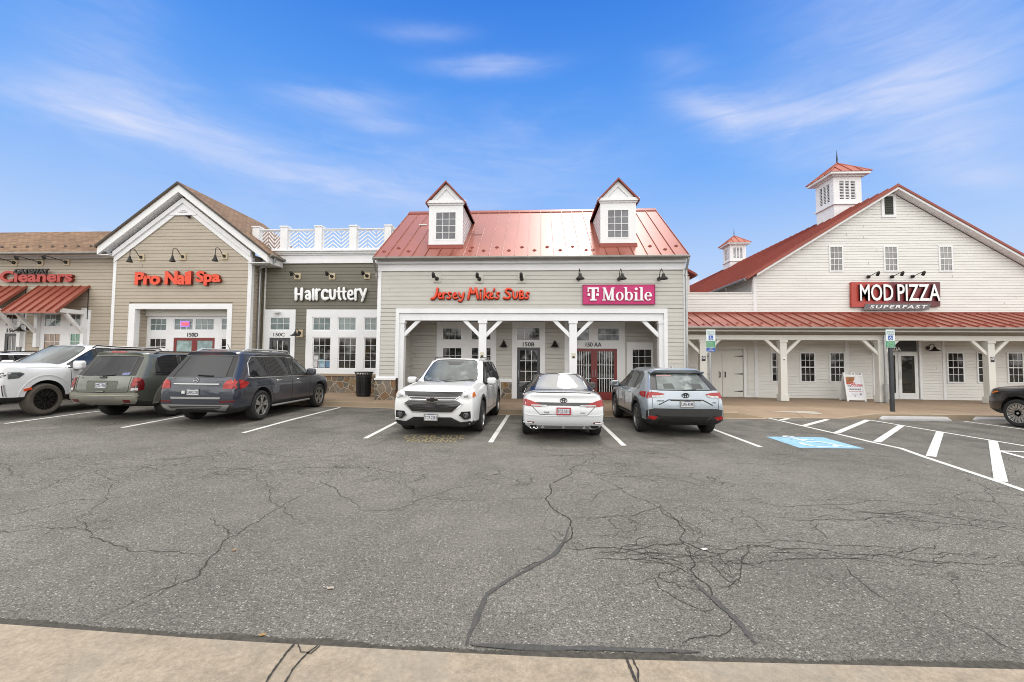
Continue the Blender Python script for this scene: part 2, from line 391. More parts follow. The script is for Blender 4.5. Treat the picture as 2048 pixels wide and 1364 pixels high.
def concrete(name, col, spots=.4, var=.14, bump=.25, near=False):
    m = bpy.data.materials.new(name); m.use_nodes = True; T = NT(m.node_tree); b = bsdf(m)
    v = T.new('ShaderNodeTexCoord').outputs['Object']
    a = T.ramp(T.noise(v, .8, 6, .62, .5).outputs['Fac'], [(.28, 1 - var), (.72, 1 + var * .7)])
    c = T.ramp(T.noise(v, 120, 3, .7).outputs['Fac'], [(.3, .86), (.7, 1.12)])
    base = T.mixc(1.0, (*col, 1), T.comb(a, a, a), 'MULTIPLY'); base = T.mixc(1.0, base, T.comb(c, c, c), 'MULTIPLY')
    vo = T.new('ShaderNodeTexVoronoi', feature='F1'); T.t.links.new(v, vo.inputs['Vector']); vo.inputs['Scale'].default_value = 16
    sc = T.new('ShaderNodeSeparateColor'); T.t.links.new(vo.outputs['Color'], sc.inputs[0])
    pit = T.m('MULTIPLY', T.m('GREATER_THAN', sc.outputs[1], .62), T.m('LESS_THAN', vo.outputs['Distance'], T.m('MULTIPLY', sc.outputs[2], .10)))
    base = T.mixc(T.m('MULTIPLY', pit, spots), base, (.09, .08, .07, 1))
    st = T.ramp(T.noise(v, 2.2, 6, .7, 1.0).outputs['Fac'], [(.55, 0), (.76, .40)])
    base = T.mixc(st, base, (col[0] * .62, col[1] * .55, col[2] * .48, 1))
    if near:                                   # grey weathering and broom-worn mottling close to the eye
        for sc_, lo, hi in ((9, .84, 1.12), (38, .82, 1.15)): k_ = T.ramp(T.noise(v, sc_, 5, .7).outputs['Fac'], [(.34, lo), (.66, hi)]); base = T.mixc(1.0, base, T.comb(k_, k_, k_), 'MULTIPLY')
        base = T.mixc(T.ramp(T.noise(v, 1.3, 6, .7, .8).outputs['Fac'], [(.50, 0), (.72, .55)]), base, (.27, .245, .205, 1))
    T.t.links.new(base, b.inputs['Base Color']); b.inputs['Roughness'].default_value = .85
    bn = T.new('ShaderNodeBump'); bn.inputs['Strength'].default_value = bump; bn.inputs['Distance'].default_value = .005
    T.t.links.new(c, bn.inputs['Height']); T.t.links.new(bn.outputs[0], b.inputs['Normal'])
    return m
M_walk_near = concrete('beige_concrete_near', (.325, .268, .20), .9, .16, near=True)
M_walk = concrete('brown_tinted_concrete', (.285, .205, .14), .35, .16)
M_kerb = concrete('tan_concrete_kerb', (.33, .26, .185), .4, .16)
M_stop = concrete('pale_grey_concrete', (.50, .50, .51), .3, .10)
M_pale = concrete('pale_concrete_patch', (.40, .37, .32), .3, .1)
M_crack = mat('open_crack', (.036, .033, .028), .95)
M_seal = mat('black_crack_sealant', (.070, .067, .062), .75, var=.35, vscale=25, bump=.2, bscale=90)
def fieldstone():
    m = bpy.data.materials.new('fieldstone_masonry'); m.use_nodes = True; T = NT(m.node_tree); b = bsdf(m)
    v = T.new('ShaderNodeTexCoord').outputs['Object']
    wv = T.new('ShaderNodeVectorMath', operation='ADD'); T.t.links.new(v, wv.inputs[0])
    ws = T.new('ShaderNodeVectorMath', operation='SCALE'); T.t.links.new(T.noise(v, 3.5, 3, .5).outputs['Color'], ws.inputs[0]); ws.inputs['Scale'].default_value = .14
    T.t.links.new(ws.outputs[0], wv.inputs[1])
    d = T.new('ShaderNodeTexVoronoi', feature='DISTANCE_TO_EDGE'); T.t.links.new(wv.outputs[0], d.inputs['Vector']); d.inputs['Scale'].default_value = 3.7
    c = T.new('ShaderNodeTexVoronoi', feature='F1'); T.t.links.new(wv.outputs[0], c.inputs['Vector']); c.inputs['Scale'].default_value = 3.7
    sc = T.new('ShaderNodeSeparateColor'); T.t.links.new(c.outputs['Color'], sc.inputs[0])
    col = T.ramp(sc.outputs[0], [(.0, (.10, .085, .065)), (.25, (.16, .15, .13)), (.45, (.24, .13, .055)), (.6, (.125, .11, .095)), (.8, (.27, .19, .10)), (1, (.19, .17, .15))])
    n = T.ramp(T.noise(v, 22, 5, .65).outputs['Fac'], [(.3, .65), (.7, 1.25)])
    col = T.mixc(1.0, col, T.comb(n, n, n), 'MULTIPLY')
    k = band_n(T, d.outputs['Distance'], .035, .075)
    T.t.links.new(T.mixc(k, (.36, .31, .25, 1), col), b.inputs['Base Color']); b.inputs['Roughness'].default_value = .85
    bn = T.new('ShaderNodeBump'); bn.inputs['Strength'].default_value = .9; bn.inputs['Distance'].default_value = .03
    T.t.links.new(T.m('ADD', k, T.m('MULTIPLY', n, .15)), bn.inputs['Height']); T.t.links.new(bn.outputs[0], b.inputs['Normal'])
    return m
M_stone = fieldstone()
def shingles(name, axis):
    m = bpy.data.materials.new(name); m.use_nodes = True; T = NT(m.node_tree); b = bsdf(m)
    v = T.new('ShaderNodeTexCoord').outputs['Object']; s = T.new('ShaderNodeSeparateXYZ'); T.t.links.new(v, s.inputs[0])
    bt = T.new('ShaderNodeTexBrick'); T.t.links.new(T.comb(s.outputs[axis], T.m('MULTIPLY', s.outputs[2], 1.7), 0.0), bt.inputs['Vector'])
    bt.inputs['Scale'].default_value = 1.0; bt.inputs['Brick Width'].default_value = .30; bt.inputs['Row Height'].default_value = .14; bt.inputs['Mortar Size'].default_value = .008
    bt.inputs['Color1'].default_value = (.165, .095, .053, 1); bt.inputs['Color2'].default_value = (.27, .165, .095, 1); bt.inputs['Mortar'].default_value = (.06, .036, .022, 1); bt.inputs['Bias'].default_value = -.1
    n = T.ramp(T.noise(v, 1.0, 6, .65).outputs['Fac'], [(.3, .80), (.7, 1.15)]); n2 = T.ramp(T.noise(v, 70, 3, .7).outputs['Fac'], [(.3, .75), (.7, 1.25)])
    c = T.mixc(1.0, bt.outputs[0], T.comb(n, n, n), 'MULTIPLY'); c = T.mixc(1.0, c, T.comb(n2, n2, n2), 'MULTIPLY')
    T.t.links.new(c, b.inputs['Base Color']); b.inputs['Roughness'].default_value = .9
    bn = T.new('ShaderNodeBump'); bn.inputs['Strength'].default_value = .5; bn.inputs['Distance'].default_value = .01
    T.t.links.new(bt.outputs['Fac'], bn.inputs['Height']); bn.invert = True; T.t.links.new(bn.outputs[0], b.inputs['Normal'])
    return m
M_shin_x = shingles('brown_shingles_front_slope', 0)
M_shin_y = shingles('brown_shingles_side_slope', 1)

# ------------------------------------------------------------------ ground
mb = MB()
xs = [-900, -200, -60] + [-44 + i * 1.0 for i in range(81)] + [60, 200, 900]
ys = [-900, -200, -60, -20, 0, 2, 4, 5, 6, 7, 8, 9, 10, 11, 12, 13, 14, 15, 20, 60, 200, 900]
vs = [(x, y, gz(x, y)) for y in ys for x in xs]; nx = len(xs)
mb.add(vs, [(j * nx + i, j * nx + i + 1, (j + 1) * nx + i + 1, (j + 1) * nx + i) for j in range(len(ys) - 1) for i in range(nx - 1)])
struct(mb.build('parking_lot_asphalt', M_asphalt))

# far pavement with its kerb and gutter apron
def yk(x):                                # front edge of the kerb
    if x < -5.0: return 14.28
    if x < -2.6: return 14.28 - .85 * (x + 5.0) / 2.4
    if x < 6.4: return 13.43
    return 13.43 + min(.30, (x - 6.4) * .055)
def hk(x):                                # kerb height: it dips to nothing at the accessible ramp
    if x < 6.2 or x > 10.4: return .15
    if x < 7.0: return .15 - .138 * (x - 6.2) / .8
    if x < 9.3: return .012
    return .012 + .138 * (x - 9.3) / 1.1
xw = sorted(set([-60, -44] + [-30 + i * .5 for i in range(121)] + [-5.0, -2.6, 6.2, 7.0, 9.3, 10.4, 45, 60]))
mb = MB(); vs = []
ROWS = [(.17, 1), (.9, 1), (1.6, 0), (4.0, 0), (9, 0)]
for x in xw:
    for d, k in ROWS:
        y = yk(x) + d; h = hk(x) if d < .5 else (.15 + (hk(x) - .15) * (.45 if d < 1 else 0))
        vs.append((x, y, gz(x, y) + h))
nr = len(ROWS)
mb.add(vs, [(i * nr + j, (i + 1) * nr + j, (i + 1) * nr + j + 1, i * nr + j + 1) for i in range(len(xw) - 1) for j in range(nr - 1)])
struct(mb.build('pavement', M_walk))
mb = MB()
for a, b_ in zip(xw[:-1], xw[1:]):
    def P(x, d, top): y = yk(x) + d; return (x, y, (gz(x, y) + hk(x) + .003) if top else gz(x, y) - .05)
    mb.quad(P(a, 0, 0), P(b_, 0, 0), P(b_, .015, 1), P(a, .015, 1)); mb.quad(P(a, .015, 1), P(b_, .015, 1), P(b_, .172, 1), P(a, .172, 1))
struct(mb.build('kerb', M_kerb))
mb = MB()
for a, b_ in zip(xw[:-1], xw[1:]):
    if b_ <= 7.0:
        mb.quad((a, yk(a) - .24, gz(a, yk(a)) + .005), (b_, yk(b_) - .24, gz(b_, yk(b_)) + .005), (b_, yk(b_) + .01, gz(b_, yk(b_)) + .006), (a, yk(a) + .01, gz(a, yk(a)) + .006))
struct(mb.build('gutter_apron', M_kerb))
# joints of the far pavement
mb = MB()
for x in [-16, -14.2, -11.2, -9.3, -7.4, -6.0, 1.3, 2.9, 4.6, 6.4, 8.2, 10.0, 12.1, 13.9, 15.7, 18.0]:
    y0 = yk(x) + .02
    for (ya, yb) in ((y0, y0 + .5), (y0 + .5, 17.2)):
        mb.quad((x - .006, ya, gz(x, ya) + hk(x) + .006), (x + .006, ya, gz(x, ya) + hk(x) + .006), (x + .006, yb, gz(x, yb) + .156), (x - .006, yb, gz(x, yb) + .156))
struct(mb.build('pavement_joint', M_crack))
def pz(x, y):                             # height of the far pavement
    d = y - yk(x); h = hk(x)
    if d < .9: return h + (.15 + (h - .15) * .45 - h) * max(0, (d - .17) / .73)
    return .15 + (h - .15) * .45 * max(0, (1.6 - d) / .7)
mb = MB(); p = [ground(1536, 825, .06), ground(1590, 822.5, .10), ground(1628, 823, .10), ground(1650, 829, .06)]; vs = []
for i in range(9):
    a, b_ = p[0].lerp(p[3], i / 8), p[1].lerp(p[2], i / 8)
    for k in range(7): q = a.lerp(b_, k / 6); vs.append((q.x, q.y, pz(q.x, q.y) + .007))
mb.add(vs, [(i * 7 + k, (i + 1) * 7 + k, (i + 1) * 7 + k + 1, i * 7 + k + 1) for i in range(8) for k in range(6)])
slab = mb
# near pavement under the photographer's feet
mb = MB(); vs = []
def yn(x): return 2.36 - .012 * math.cos((x + .6) * .9) + (.028 * max(0, x - .2)) + .02 * max(0, -x - 1.8)
xn = [-30 + i * .4 for i in range(151)]
for x in xn: vs += [(x, yn(x), -.05), (x, yn(x) - .01, .135), (x, yn(x) - .03, .15), (x, -3.0, .15)]
mb.add(vs, [((i * 4 + j), (i * 4 + j + 1), (i + 1) * 4 + j + 1, (i + 1) * 4 + j) for i in range(len(xn) - 1) for j in range(3)])
struct(mb.build('near_pavement', M_walk_near))

# ------------------------------------------------------------------ cracks
rng = random.Random(11)
def jag(pts, rough, lev):
    pts = [Vector((p[0], p[1])) for p in pts]
    for _ in range(lev):
        o = [pts[0]]
        for a, b_ in zip(pts[:-1], pts[1:]):
            d = b_ - a; o += [(a + b_) / 2 + Vector((-d.y, d.x)) * rng.uniform(-rough, rough), b_]
        pts = o
    return pts
def ribbon(mb, pts, w, up=.004, taper=True, zf=None, wv=.4):
    n = len(pts); vs = []
    for i, p in enumerate(pts):
        t = (pts[min(i + 1, n - 1)] - pts[max(i - 1, 0)]); t = t.normalized() if t.length else Vector((1, 0)); s_ = Vector((-t.y, t.x))
        k = w * rng.uniform(1 - wv, 1 + wv) * (1 if not taper else min(1, .25 + 4 * min(i, n - 1 - i) / n))
        for sg in (-1, 1):
            q = p + s_ * sg * k / 2; vs.append((q.x, q.y, (zf(q.x, q.y) if zf else gz(q.x, q.y)) + up))
    mb.add(vs, [(2 * i, 2 * i + 2, 2 * i + 3, 2 * i + 1) for i in range(n - 1)])
cm = MB()
def crack(pxs, w, rough=.13, lev=4, branches=0):
    w *= .66; lev += 1
    pts = jag([ground(*p) for p in pxs], rough, lev); ribbon(cm, pts, w)
    for _ in range(branches):
        i = rng.randrange(len(pts) // 6, len(pts) * 5 // 6); a = rng.uniform(-PI, PI); L = rng.uniform(.15, .5)
        ribbon(cm, jag([pts[i], pts[i] + Vector((math.cos(a) * L, math.sin(a) * L * .8))], .25, 3), w * .4)
for pxs, w, br in [([(170, 1249), (300, 1190), (398, 1152), (412, 1130), (455, 1078), (520, 1042), (585, 1000), (668, 948)], .012, 4), ([(455, 1078), (430, 1050), (417, 1034)], .009, 1),
                   ([(0, 1037), (60, 1020), (150, 1000), (225, 998)], .010, 2), ([(155, 1036), (172, 1048), (235, 1092), (330, 1104), (425, 1108)], .010, 2),
                   ([(155, 1036), (215, 1000), (240, 962), (190, 940)], .009, 2), ([(1024, 1155), (1060, 1130), (1120, 1102), (1140, 1050), (1135, 1035), (1092, 1000), (1100, 975), (1160, 930), (1190, 900)], .020, 5),
                   ([(1140, 1036), (1220, 1034), (1300, 1020), (1350, 1010)], .011, 3), ([(1120, 1098), (1190, 1095), (1270, 1100), (1340, 1090), (1400, 1085)], .013, 5), ([(1180, 1122), (1260, 1118), (1340, 1128), (1400, 1160)], .012, 4),
                   ([(1300, 1000), (1340, 1028), (1370, 1060), (1360, 1080), (1400, 1098), (1440, 1108), (1470, 1155)], .013, 5), ([(1360, 1080), (1380, 1140), (1420, 1195), (1465, 1240)], .014, 5), ([(1465, 1240), (1460, 1260), (1405, 1275), (1360, 1295)], .009, 1),
                   ([(1410, 1100), (1500, 1090), (1620, 1098), (1760, 1110), (1900, 1124), (2048, 1132)], .013, 6), ([(1400, 1125), (1540, 1122), (1700, 1118), (1860, 1130)], .011, 5), ([(1450, 1085), (1600, 1082), (1720, 1092), (1830, 1100)], .010, 4),
                   ([(1640, 1000), (1700, 1022), (1830, 1022), (1930, 1040), (2048, 1048)], .012, 5), ([(1540, 1032), (1620, 1042), (1740, 1036), (1880, 1046), (2000, 1060), (2048, 1075)], .012, 6), ([(1630, 1046), (1640, 1062), (1660, 1080)], .009, 1), ([(1690, 1130), (1730, 1170), (1785, 1205)], .009, 1), ([(1860, 1215), (1960, 1260), (2040, 1310)], .008, 1),
                   ([(1150, 940), (1220, 955), (1300, 950), (1370, 962), (1420, 975)], .012, 4), ([(1180, 935), (1250, 985), (1330, 1030), (1390, 1075)], .011, 4), ([(1440, 930), (1540, 930), (1700, 922), (1850, 940)], .009, 3), ([(1480, 1000), (1560, 1015), (1700, 1010), (1800, 1002)], .009, 2),
                   ([(320, 960), (430, 935), (540, 942), (680, 935), (800, 948), (950, 938)], .013, 6), ([(200, 905), (340, 920), (480, 900), (640, 915), (800, 905), (980, 912)], .012, 6), ([(400, 948), (560, 925), (700, 922)], .012, 3), ([(800, 948), (830, 990), (900, 1000), (1010, 1000)], .009, 2), ([(850, 1020), (880, 1008), (900, 1000)], .008, 0),
                   ([(0, 880), (130, 862), (240, 845), (350, 826)], .016, 0), ([(700, 900), (770, 880), (860, 870)], .010, 1), ([(1150, 880), (1240, 900), (1330, 905), (1400, 930)], .010, 3), ([(1040, 905), (1130, 912), (1230, 906), (1380, 915)], .012, 4), ([(1330, 860), (1350, 880), (1380, 905)], .012, 2),
                   ([(1480, 905), (1620, 910), (1720, 925)], .009, 3), ([(1930, 1000), (2048, 1012)], .008, 1), ([(60, 985), (120, 960), (200, 940), (330, 930)], .010, 3), ([(500, 850), (580, 845), (640, 838)], .008, 0), ([(1180, 1010), (1200, 985), (1260, 970)], .009, 2), ([(1300, 1150), (1340, 1190), (1420, 1230)], .009, 2), ([(1420, 1110), (1440, 1150), (1480, 1175)], .010, 2), ([(1500, 1090), (1480, 1140), (1430, 1180)], .009, 1)]:
    crack(pxs, w, branches=br)
# the crazed knot where the cracks meet
c0 = ground(1390, 1110)
for k in range(34):
    a = c0 + Vector((rng.gauss(0, .42), rng.gauss(0, .25), 0)); an = rng.uniform(-.6, .6) + (PI if rng.random() < .5 else 0) + (0 if rng.random() < .6 else -.9)
    L = rng.uniform(.15, .55); ribbon(cm, jag([a, a + Vector((math.cos(an) * L, math.sin(an) * L, 0))], .28, 3), rng.uniform(.003, .006))
for (cx, cy, sx_, sy_, n_) in ((1250, 935, .9, .45, 26), (1650, 1030, 1.0, .14, 18), (600, 925, 1.9, .4, 26), (1750, 1110, .8, .10, 16), (1230, 1105, .35, .12, 10)):
    c1_ = ground(cx, cy)
    for k in range(n_):
        a = c1_ + Vector((rng.gauss(0, sx_), rng.gauss(0, sy_), 0)); an = rng.uniform(-.5, .5); L = rng.uniform(.2, .8)
        ribbon(cm, jag([a, a + Vector((math.cos(an) * L, math.sin(an) * L, 0))], .22, 3), rng.uniform(.003, .006))
# long meandering cracks that web the whole lane
for k in range(64):
    p = Vector((rng.uniform(-10, 9), rng.uniform(3.3, 9.2))); an = rng.choice((0, 0, 0, PI / 2, PI / 3, -PI / 3)) + rng.gauss(0, .35); L = rng.uniform(.8, 3.2); q_ = [p]
    for _ in range(int(L / .35)): an += rng.gauss(0, .38); p = p + Vector((math.cos(an) * .35, math.sin(an) * .30)); q_.append(p)
    if len(q_) > 2 and min(v.y for v in q_) > 2.75: ribbon(cm, jag(q_, .16, 3), rng.uniform(.0035, .0075), .0035)
struct(cm.build('asphalt_crack', M_crack))
sm_ = MB()
ribbon(sm_, jag([ground(*p) for p in [(932, 1292), (952, 1240), (975, 1188), (1020, 1158), (1110, 1108), (1138, 1055)]], .03, 3), .036, .006)
ribbon(sm_, jag([ground(*p) for p in [(1385, 1160), (1440, 1210), (1488, 1258), (1512, 1290)]], .04, 3), .036, .006)
ribbon(sm_, jag([ground(*p) for p in [(940, 1290), (1080, 1297), (1250, 1300), (1400, 1305)]], .01, 3), .045, .0055)
struct(sm_.build('crack_sealant', M_seal))
em = MB()                                  # dark gap where the tarmac meets the near pavement
vs = []
for k in range(900):
    x = -5 + k * .0122; y0 = yn(x) - .002; y1 = yn(x) + .228 + .012 * math.sin(x * 3.1) + .008 * math.sin(x * 9.7 + 1) + rng.uniform(-.010, .014)
    vs += [(x, y0, .007), (x, y1, .0045)]
em.add(vs, [(2 * k, 2 * k + 2, 2 * k + 3, 2 * k + 1) for k in range(899)])
struct(em.build('gutter_dirt', mat('dark_gutter_dirt', (.075, .068, .055), .95, var=.5, vscale=30, grime=.6)))
nm = MB(); zt = lambda x, y: .15
def near(px_, py_): d = ray(px_, py_); t = (.15 - CAM_H) / d[2]; return Vector((d[0] * t, d[1] * t))
for pts, w in [([(588, 1289), (560, 1325), (520, 1385)], .012), ([(636, 1291), (612, 1310), (585, 1340), (560, 1385)], .010), ([(596, 1290), (602, 1305), (622, 1308), (640, 1292)], .006),
               ([(1252, 1316), (1262, 1340), (1280, 1380)], .014), ([(1264, 1316), (1276, 1340), (1282, 1380)], .009)]:
    ribbon(nm, jag([near(*p) for p in pts], .05, 3), w, .004, False, zt)
struct(nm.build('near_pavement_crack', M_crack))

# ------------------------------------------------------------------ painted markings
def strip(pts, w, up=.004):               # constant-width painted strip through ground points
    mb = MB(); P = [Vector((p[0], p[1])) for p in pts]; Q = []
    for a, b_ in zip(P[:-1], P[1:]):
        n = max(1, int((b_ - a).length / .5)); Q += [a.lerp(b_, i / n) for i in range(n)]
    Q.append(P[-1]); vs = []
    for i, p in enumerate(Q):
        t = (Q[min(i + 1, len(Q) - 1)] - Q[max(i - 1, 0)]).normalized(); s_ = Vector((-t.y, t.x)) * w / 2
        for q in (p + s_, p - s_): vs.append((q.x, q.y, gz(q.x, q.y) + up))
    mb.add(vs, [(2 * i + 1, 2 * i + 3, 2 * i + 2, 2 * i) for i in range(len(Q) - 1)])
    return mb
for a, b_ in [((10, 847.4), (200, 822.5)), ((244, 855.5), (400, 827)), ((486, 866), (680, 815)), ((730, 877), (830, 826)), ((981, 885), (1018, 828)), ((1248, 891.5), (1190, 836)), ((1522, 894.5), (1390, 845))]:
    struct(strip([ground(*a), ground(*b_)], .105).build('parking_stripe', M_line))
L1 = [(1536, 836), (1671, 867), (1746, 885), (1802, 897), (1848, 913.7), (2008, 967), (2120, 1006)]
struct(strip([ground(*p) for p in L1], .10).build('access_aisle_line', M_line))
struct(strip([ground(*p) for p in [(1738, 840), (2048, 891.7), (2150, 909)]], .10).build('access_aisle_line', M_line))
for a, b_, w in [((1562, 840.5), (1577, 837), .13), ((1608, 851.6), (1655, 839), .14), ((1673, 866), (1736, 840), .14), ((1754, 884), (1803, 851), .14), ((1862, 913), (1880, 864), .14), ((2002, 963), (1986, 882), .14)]:
    struct(strip([ground(*a), ground(*b_)], w, .0048).build('hatch_bar', M_line))
struct(strip([ground(2000, 902), ground(2120, 907)], .10, .004).build('access_aisle_line', M_line))
struct(strip([ground(2000, 902.5), ground(2120, 935)], .10, .0055).build('access_aisle_line', M_line))
struct(strip([ground(1928, 842.7), ground(2090, 864.5)], .10).build('parking_stripe', M_line))
mb = MB(); q = [ground(*p) for p in ((1532, 873.5), (1646, 875), (1729, 897.6), (1599, 896))]
mb.add([(p.x, p.y, .0045) for p in q], [(3, 2, 1, 0)]); struct(mb.build('blue_accessible_bay_marking', M_blue))
# the worn wheelchair figure painted on it (local frame: u along the bay width, v away from the camera)
O = (q[0] + q[1] + q[2] + q[3]) / 4; U = ((q[1] - q[0]) + (q[2] - q[3])).normalized(); V = ((q[0] - q[3]) + (q[1] - q[2])).normalized()
def uv(u, v): return O + U * u + V * v
mb = MB()
def fl(pts, w, z=.008):
    P = [uv(*p) for p in pts]; vs = []
    for i, p in enumerate(P):
        t = (P[min(i + 1, len(P) - 1)] - P[max(i - 1, 0)]).normalized(); s_ = Vector((-t.y, t.x, 0)) * w / 2
        vs += [(p.x + s_.x, p.y + s_.y, z), (p.x - s_.x, p.y - s_.y, z)]
    mb.add(vs, [(2 * i + 1, 2 * i + 3, 2 * i + 2, 2 * i) for i in range(len(P) - 1)])
fl([(.30 * math.cos(a) - .02, -.22 + .30 * math.sin(a)) for a in [math.radians(150 + i * 15) for i in range(14)]], .09)
fl([(-.12, .45), (-.08, .05), (.22, .02), (.36, -.42), (.52, -.44)], .10, .0095); fl([(-.10, .26), (.20, .24)], .08, .011)
fl([(-.14 + .09 * math.cos(a), .60 + .09 * math.sin(a)) for a in [i * PI / 6 for i in range(13)]], .10, .0125)
struct(mb.build('wheelchair_symbol_marking', M_bluewhite))

# ------------------------------------------------------------------ lettering
def text_mesh(body, bold=0.0, shear=0.0, spacing=1.0, extr=0.0):
    cu = bpy.data.curves.new('t', 'FONT'); cu.body = body; cu.size = 1.0; cu.offset = bold; cu.shear = shear; cu.space_character = spacing; cu.extrude = extr
    cu.resolution_u = 3; o = bpy.data.objects.new('t', cu); COL.objects.link(o)
    dg = bpy.context.evaluated_depsgraph_get(); dg.update()
    me = bpy.data.meshes.new_from_object(o.evaluated_get(dg)); bpy.data.objects.remove(o); bpy.data.curves.remove(cu)
    return me
def fit_text(name, body, box, Y, depth, mats, parent=None, bold=0.0, shear=0.0, spacing=1.0, slant=None):
    """lettering fitted into the upright box (X0, X1, Z0, Z1), standing proud of the plane Y by depth"""
    me = text_mesh(body, bold, shear, spacing, .5); co = np.array([v.co[:] for v in me.vertices])
    mn, mx = co.min(0), co.max(0); X0, X1, Z0, Z1 = box
    for v, c in zip(me.vertices, co):
        u, w_, d = (c - mn) / (mx - mn)
        v.co = (X0 + u * (X1 - X0), Y - d * depth, Z0 + w_ * (Z1 - Z0))
    me.update(); ms = mats if isinstance(mats, (list, tuple)) else [mats]; me.materials.clear()
    for m in ms: me.materials.append(m)
    for p in me.polygons: p.material_index = (len(ms) - 1) if abs(p.normal.y) < .5 else 0
    me.name = name
    return link(name, me, parent)
# faded kerbside lettering on the tarmac
def ground_text(body, c00, c10, c01, name):
    me = text_mesh(body, .012); co = np.array([v.co[:] for v in me.vertices]); mn, mx = co.min(0), co.max(0)
    a, b_, c_ = ground(*c00), ground(*c10), ground(*c01)
    for v, c in zip(me.vertices, co):
        u, w_ = (c[0] - mn[0]) / (mx[0] - mn[0]), (c[1] - mn[1]) / (mx[1] - mn[1])
        p = a + (b_ - a) * u + (c_ - a) * w_; v.co = (p.x, p.y, gz(p.x, p.y) + .005)
    me.update(); me.materials.clear(); me.materials.append(M_yline); me.name = name
    return struct(link(name, me))
ground_text('CURB-SIDE', (804, 877.5), (928, 878.5), (813, 869.5), 'curbside_lettering_marking')
ground_text('PARKING', (812, 884), (912, 885), (819, 878.2), 'curbside_lettering_marking')
struct(slab.build('ramp_slab', M_pale))
# scraps on the tarmac
for nm_, px_, lab, cl_, s_ in (('paper_scrap', (1408, 1100), 'small white paper scrap on the crazed asphalt at right', (.6, .6, .58), .034), ('dry_leaf', (470, 1102), 'small dry tan leaf alone on the asphalt at left', (.30, .17, .06), .022), ('dry_leaf', (524, 1272), 'small dry tan leaf on the asphalt by the near kerb', (.33, .20, .08), .024), ('paper_scrap', (660, 1178), 'faint pale scrap on the asphalt left of centre', (.40, .33, .28), .03)):
    g_ = ground(*px_); mb = MB(); ph = px_[0]
    mb.add([(g_.x + s_ * (1 + .3 * math.sin(ph + k)) * math.cos(k * 1.05), g_.y + s_ * .6 * math.sin(k * 1.05), g_.z + .007 + .006 * (k % 2)) for k in range(6)], [(0, 1, 2, 3, 4, 5)])
    tag(mb.build(nm_, mat(nm_ + '_%d' % ph, cl_, .8)), lab, 'litter' if 'paper' in nm_ else 'leaf')

# ------------------------------------------------------------------ the wood across the road behind the photographer (the panes mirror it)
mb = MB(); r3 = random.Random(5)
for k in range(5200):
    x = r3.uniform(-95, 95); hgt = 7.5 + 3.2 * math.sin(x * .21) + 2.0 * math.sin(x * .53 + 1) + 1.2 * math.sin(x * 1.3)
    z = r3.random() ** .8 * hgt + r3.uniform(-.3, .6); y = -48 - r3.uniform(0, 5) - (abs(z - hgt * .5) * .3); s_ = r3.uniform(.35, 1.0)
    u = Vector((r3.gauss(0, 1), r3.gauss(0, 1), r3.gauss(0, 1))).normalized() * s_; w_ = u.cross(Vector((r3.gauss(0, 1), r3.gauss(0, 1), r3.gauss(0, 1)))).normalized() * s_ * .7; c = Vector((x, y, max(.3, z)))
    mb.quad(c - u, c - w_, c + u, c + w_)
tag(mb.build('far_wood', mat('dark_green_leaves', (.045, .062, .022), .7, var=.4, vscale=.6)), 'dark green wood across the road mirrored in the shop panes', 'wood', kind='stuff')
# ------------------------------------------------------------------ building kit
def clip(poly, za, zb):
    """x-interval of a convex XZ polygon at heights za and zb"""
    def cut(z):
        xs_ = []
        for i in range(len(poly)):
            (x0, z0), (x1, z1) = poly[i], poly[(i + 1) % len(poly)]
            if (z0 - z) * (z1 - z) <= 0 and z0 != z1: xs_.append(x0 + (x1 - x0) * (z - z0) / (z1 - z0))
        return (min(xs_), max(xs_)) if len(xs_) > 1 else None
    return cut(za), cut(zb)
srng = random.Random(3)
def siding(mb, poly, F, expo, holes=(), lip=.013):
    """lapped boards over a convex polygon (u, z); F(u, out, z) maps to space; holes are (u0, u1, z0, z1)"""
    zs = [p[1] for p in poly]; z = min(zs) + 1e-4; top = max(zs) - 1e-4
    while z < top - .01:
        zb = min(z + expo, top); a, b_ = clip(poly, z, zb)
        if a and b_:
            ivs = [(a[0], a[1], b_[0], b_[1])]
            for h in holes:
                if min(zb, h[3]) - max(z, h[2]) > .5 * (zb - z):
                    nv = []
                    for (p0, p1, q0, q1) in ivs:
                        if h[1] <= min(p0, q0) or h[0] >= max(p1, q1): nv.append((p0, p1, q0, q1)); continue
                        if h[0] > p0: nv.append((p0, h[0], max(q0, min(q0, h[0])), h[0]))
                        if h[1] < p1: nv.append((h[1], p1, h[1], q1))
                    ivs = nv
            jo = []                            # butt joints between boards
            for (p0, p1, q0, q1) in ivs:
                if p1 - p0 > 1.3 and srng.random() < .35:
                    k_ = srng.uniform(max(p0, q0) + .3, min(p1, q1) - .3) if min(p1, q1) - max(p0, q0) > .7 else None
                    if k_: jo += [(p0, k_ - .006, q0, k_ - .006), (k_ + .006, p1, k_ + .006, q1)]; continue
                jo.append((p0, p1, q0, q1))
            for (p0, p1, q0, q1) in jo:
                if p1 - p0 < .01: continue
                zg = z + .0095                   # the shadow gap under each board's lip
                mb.quad(F(p0, lip, zg), F(p1, lip, zg), F(q1, .004, zb), F(q0, .004, zb))
                mb.quad(F(p0, -.03, zg), F(p1, -.03, zg), F(p1, lip, zg), F(p0, lip, zg))
                mb.quad(F(p0, -.03, z), F(p1, -.03, z), F(p1, -.03, zg), F(p0, -.03, zg))
                mb.quad(F(p0, .004, z), F(p1, .004, z), F(p1, -.03, z), F(p0, -.03, z))
        z = zb
def front(Y): return lambda u, o, z: (u, Y - o, z)
def side_left(X): return lambda u, o, z: (X - o, -u, z)     # wall facing -X; u = -Y so that boards wind outward
def side_right(X): return lambda u, o, z: (X + o, u, z)     # wall facing +X; u = Y
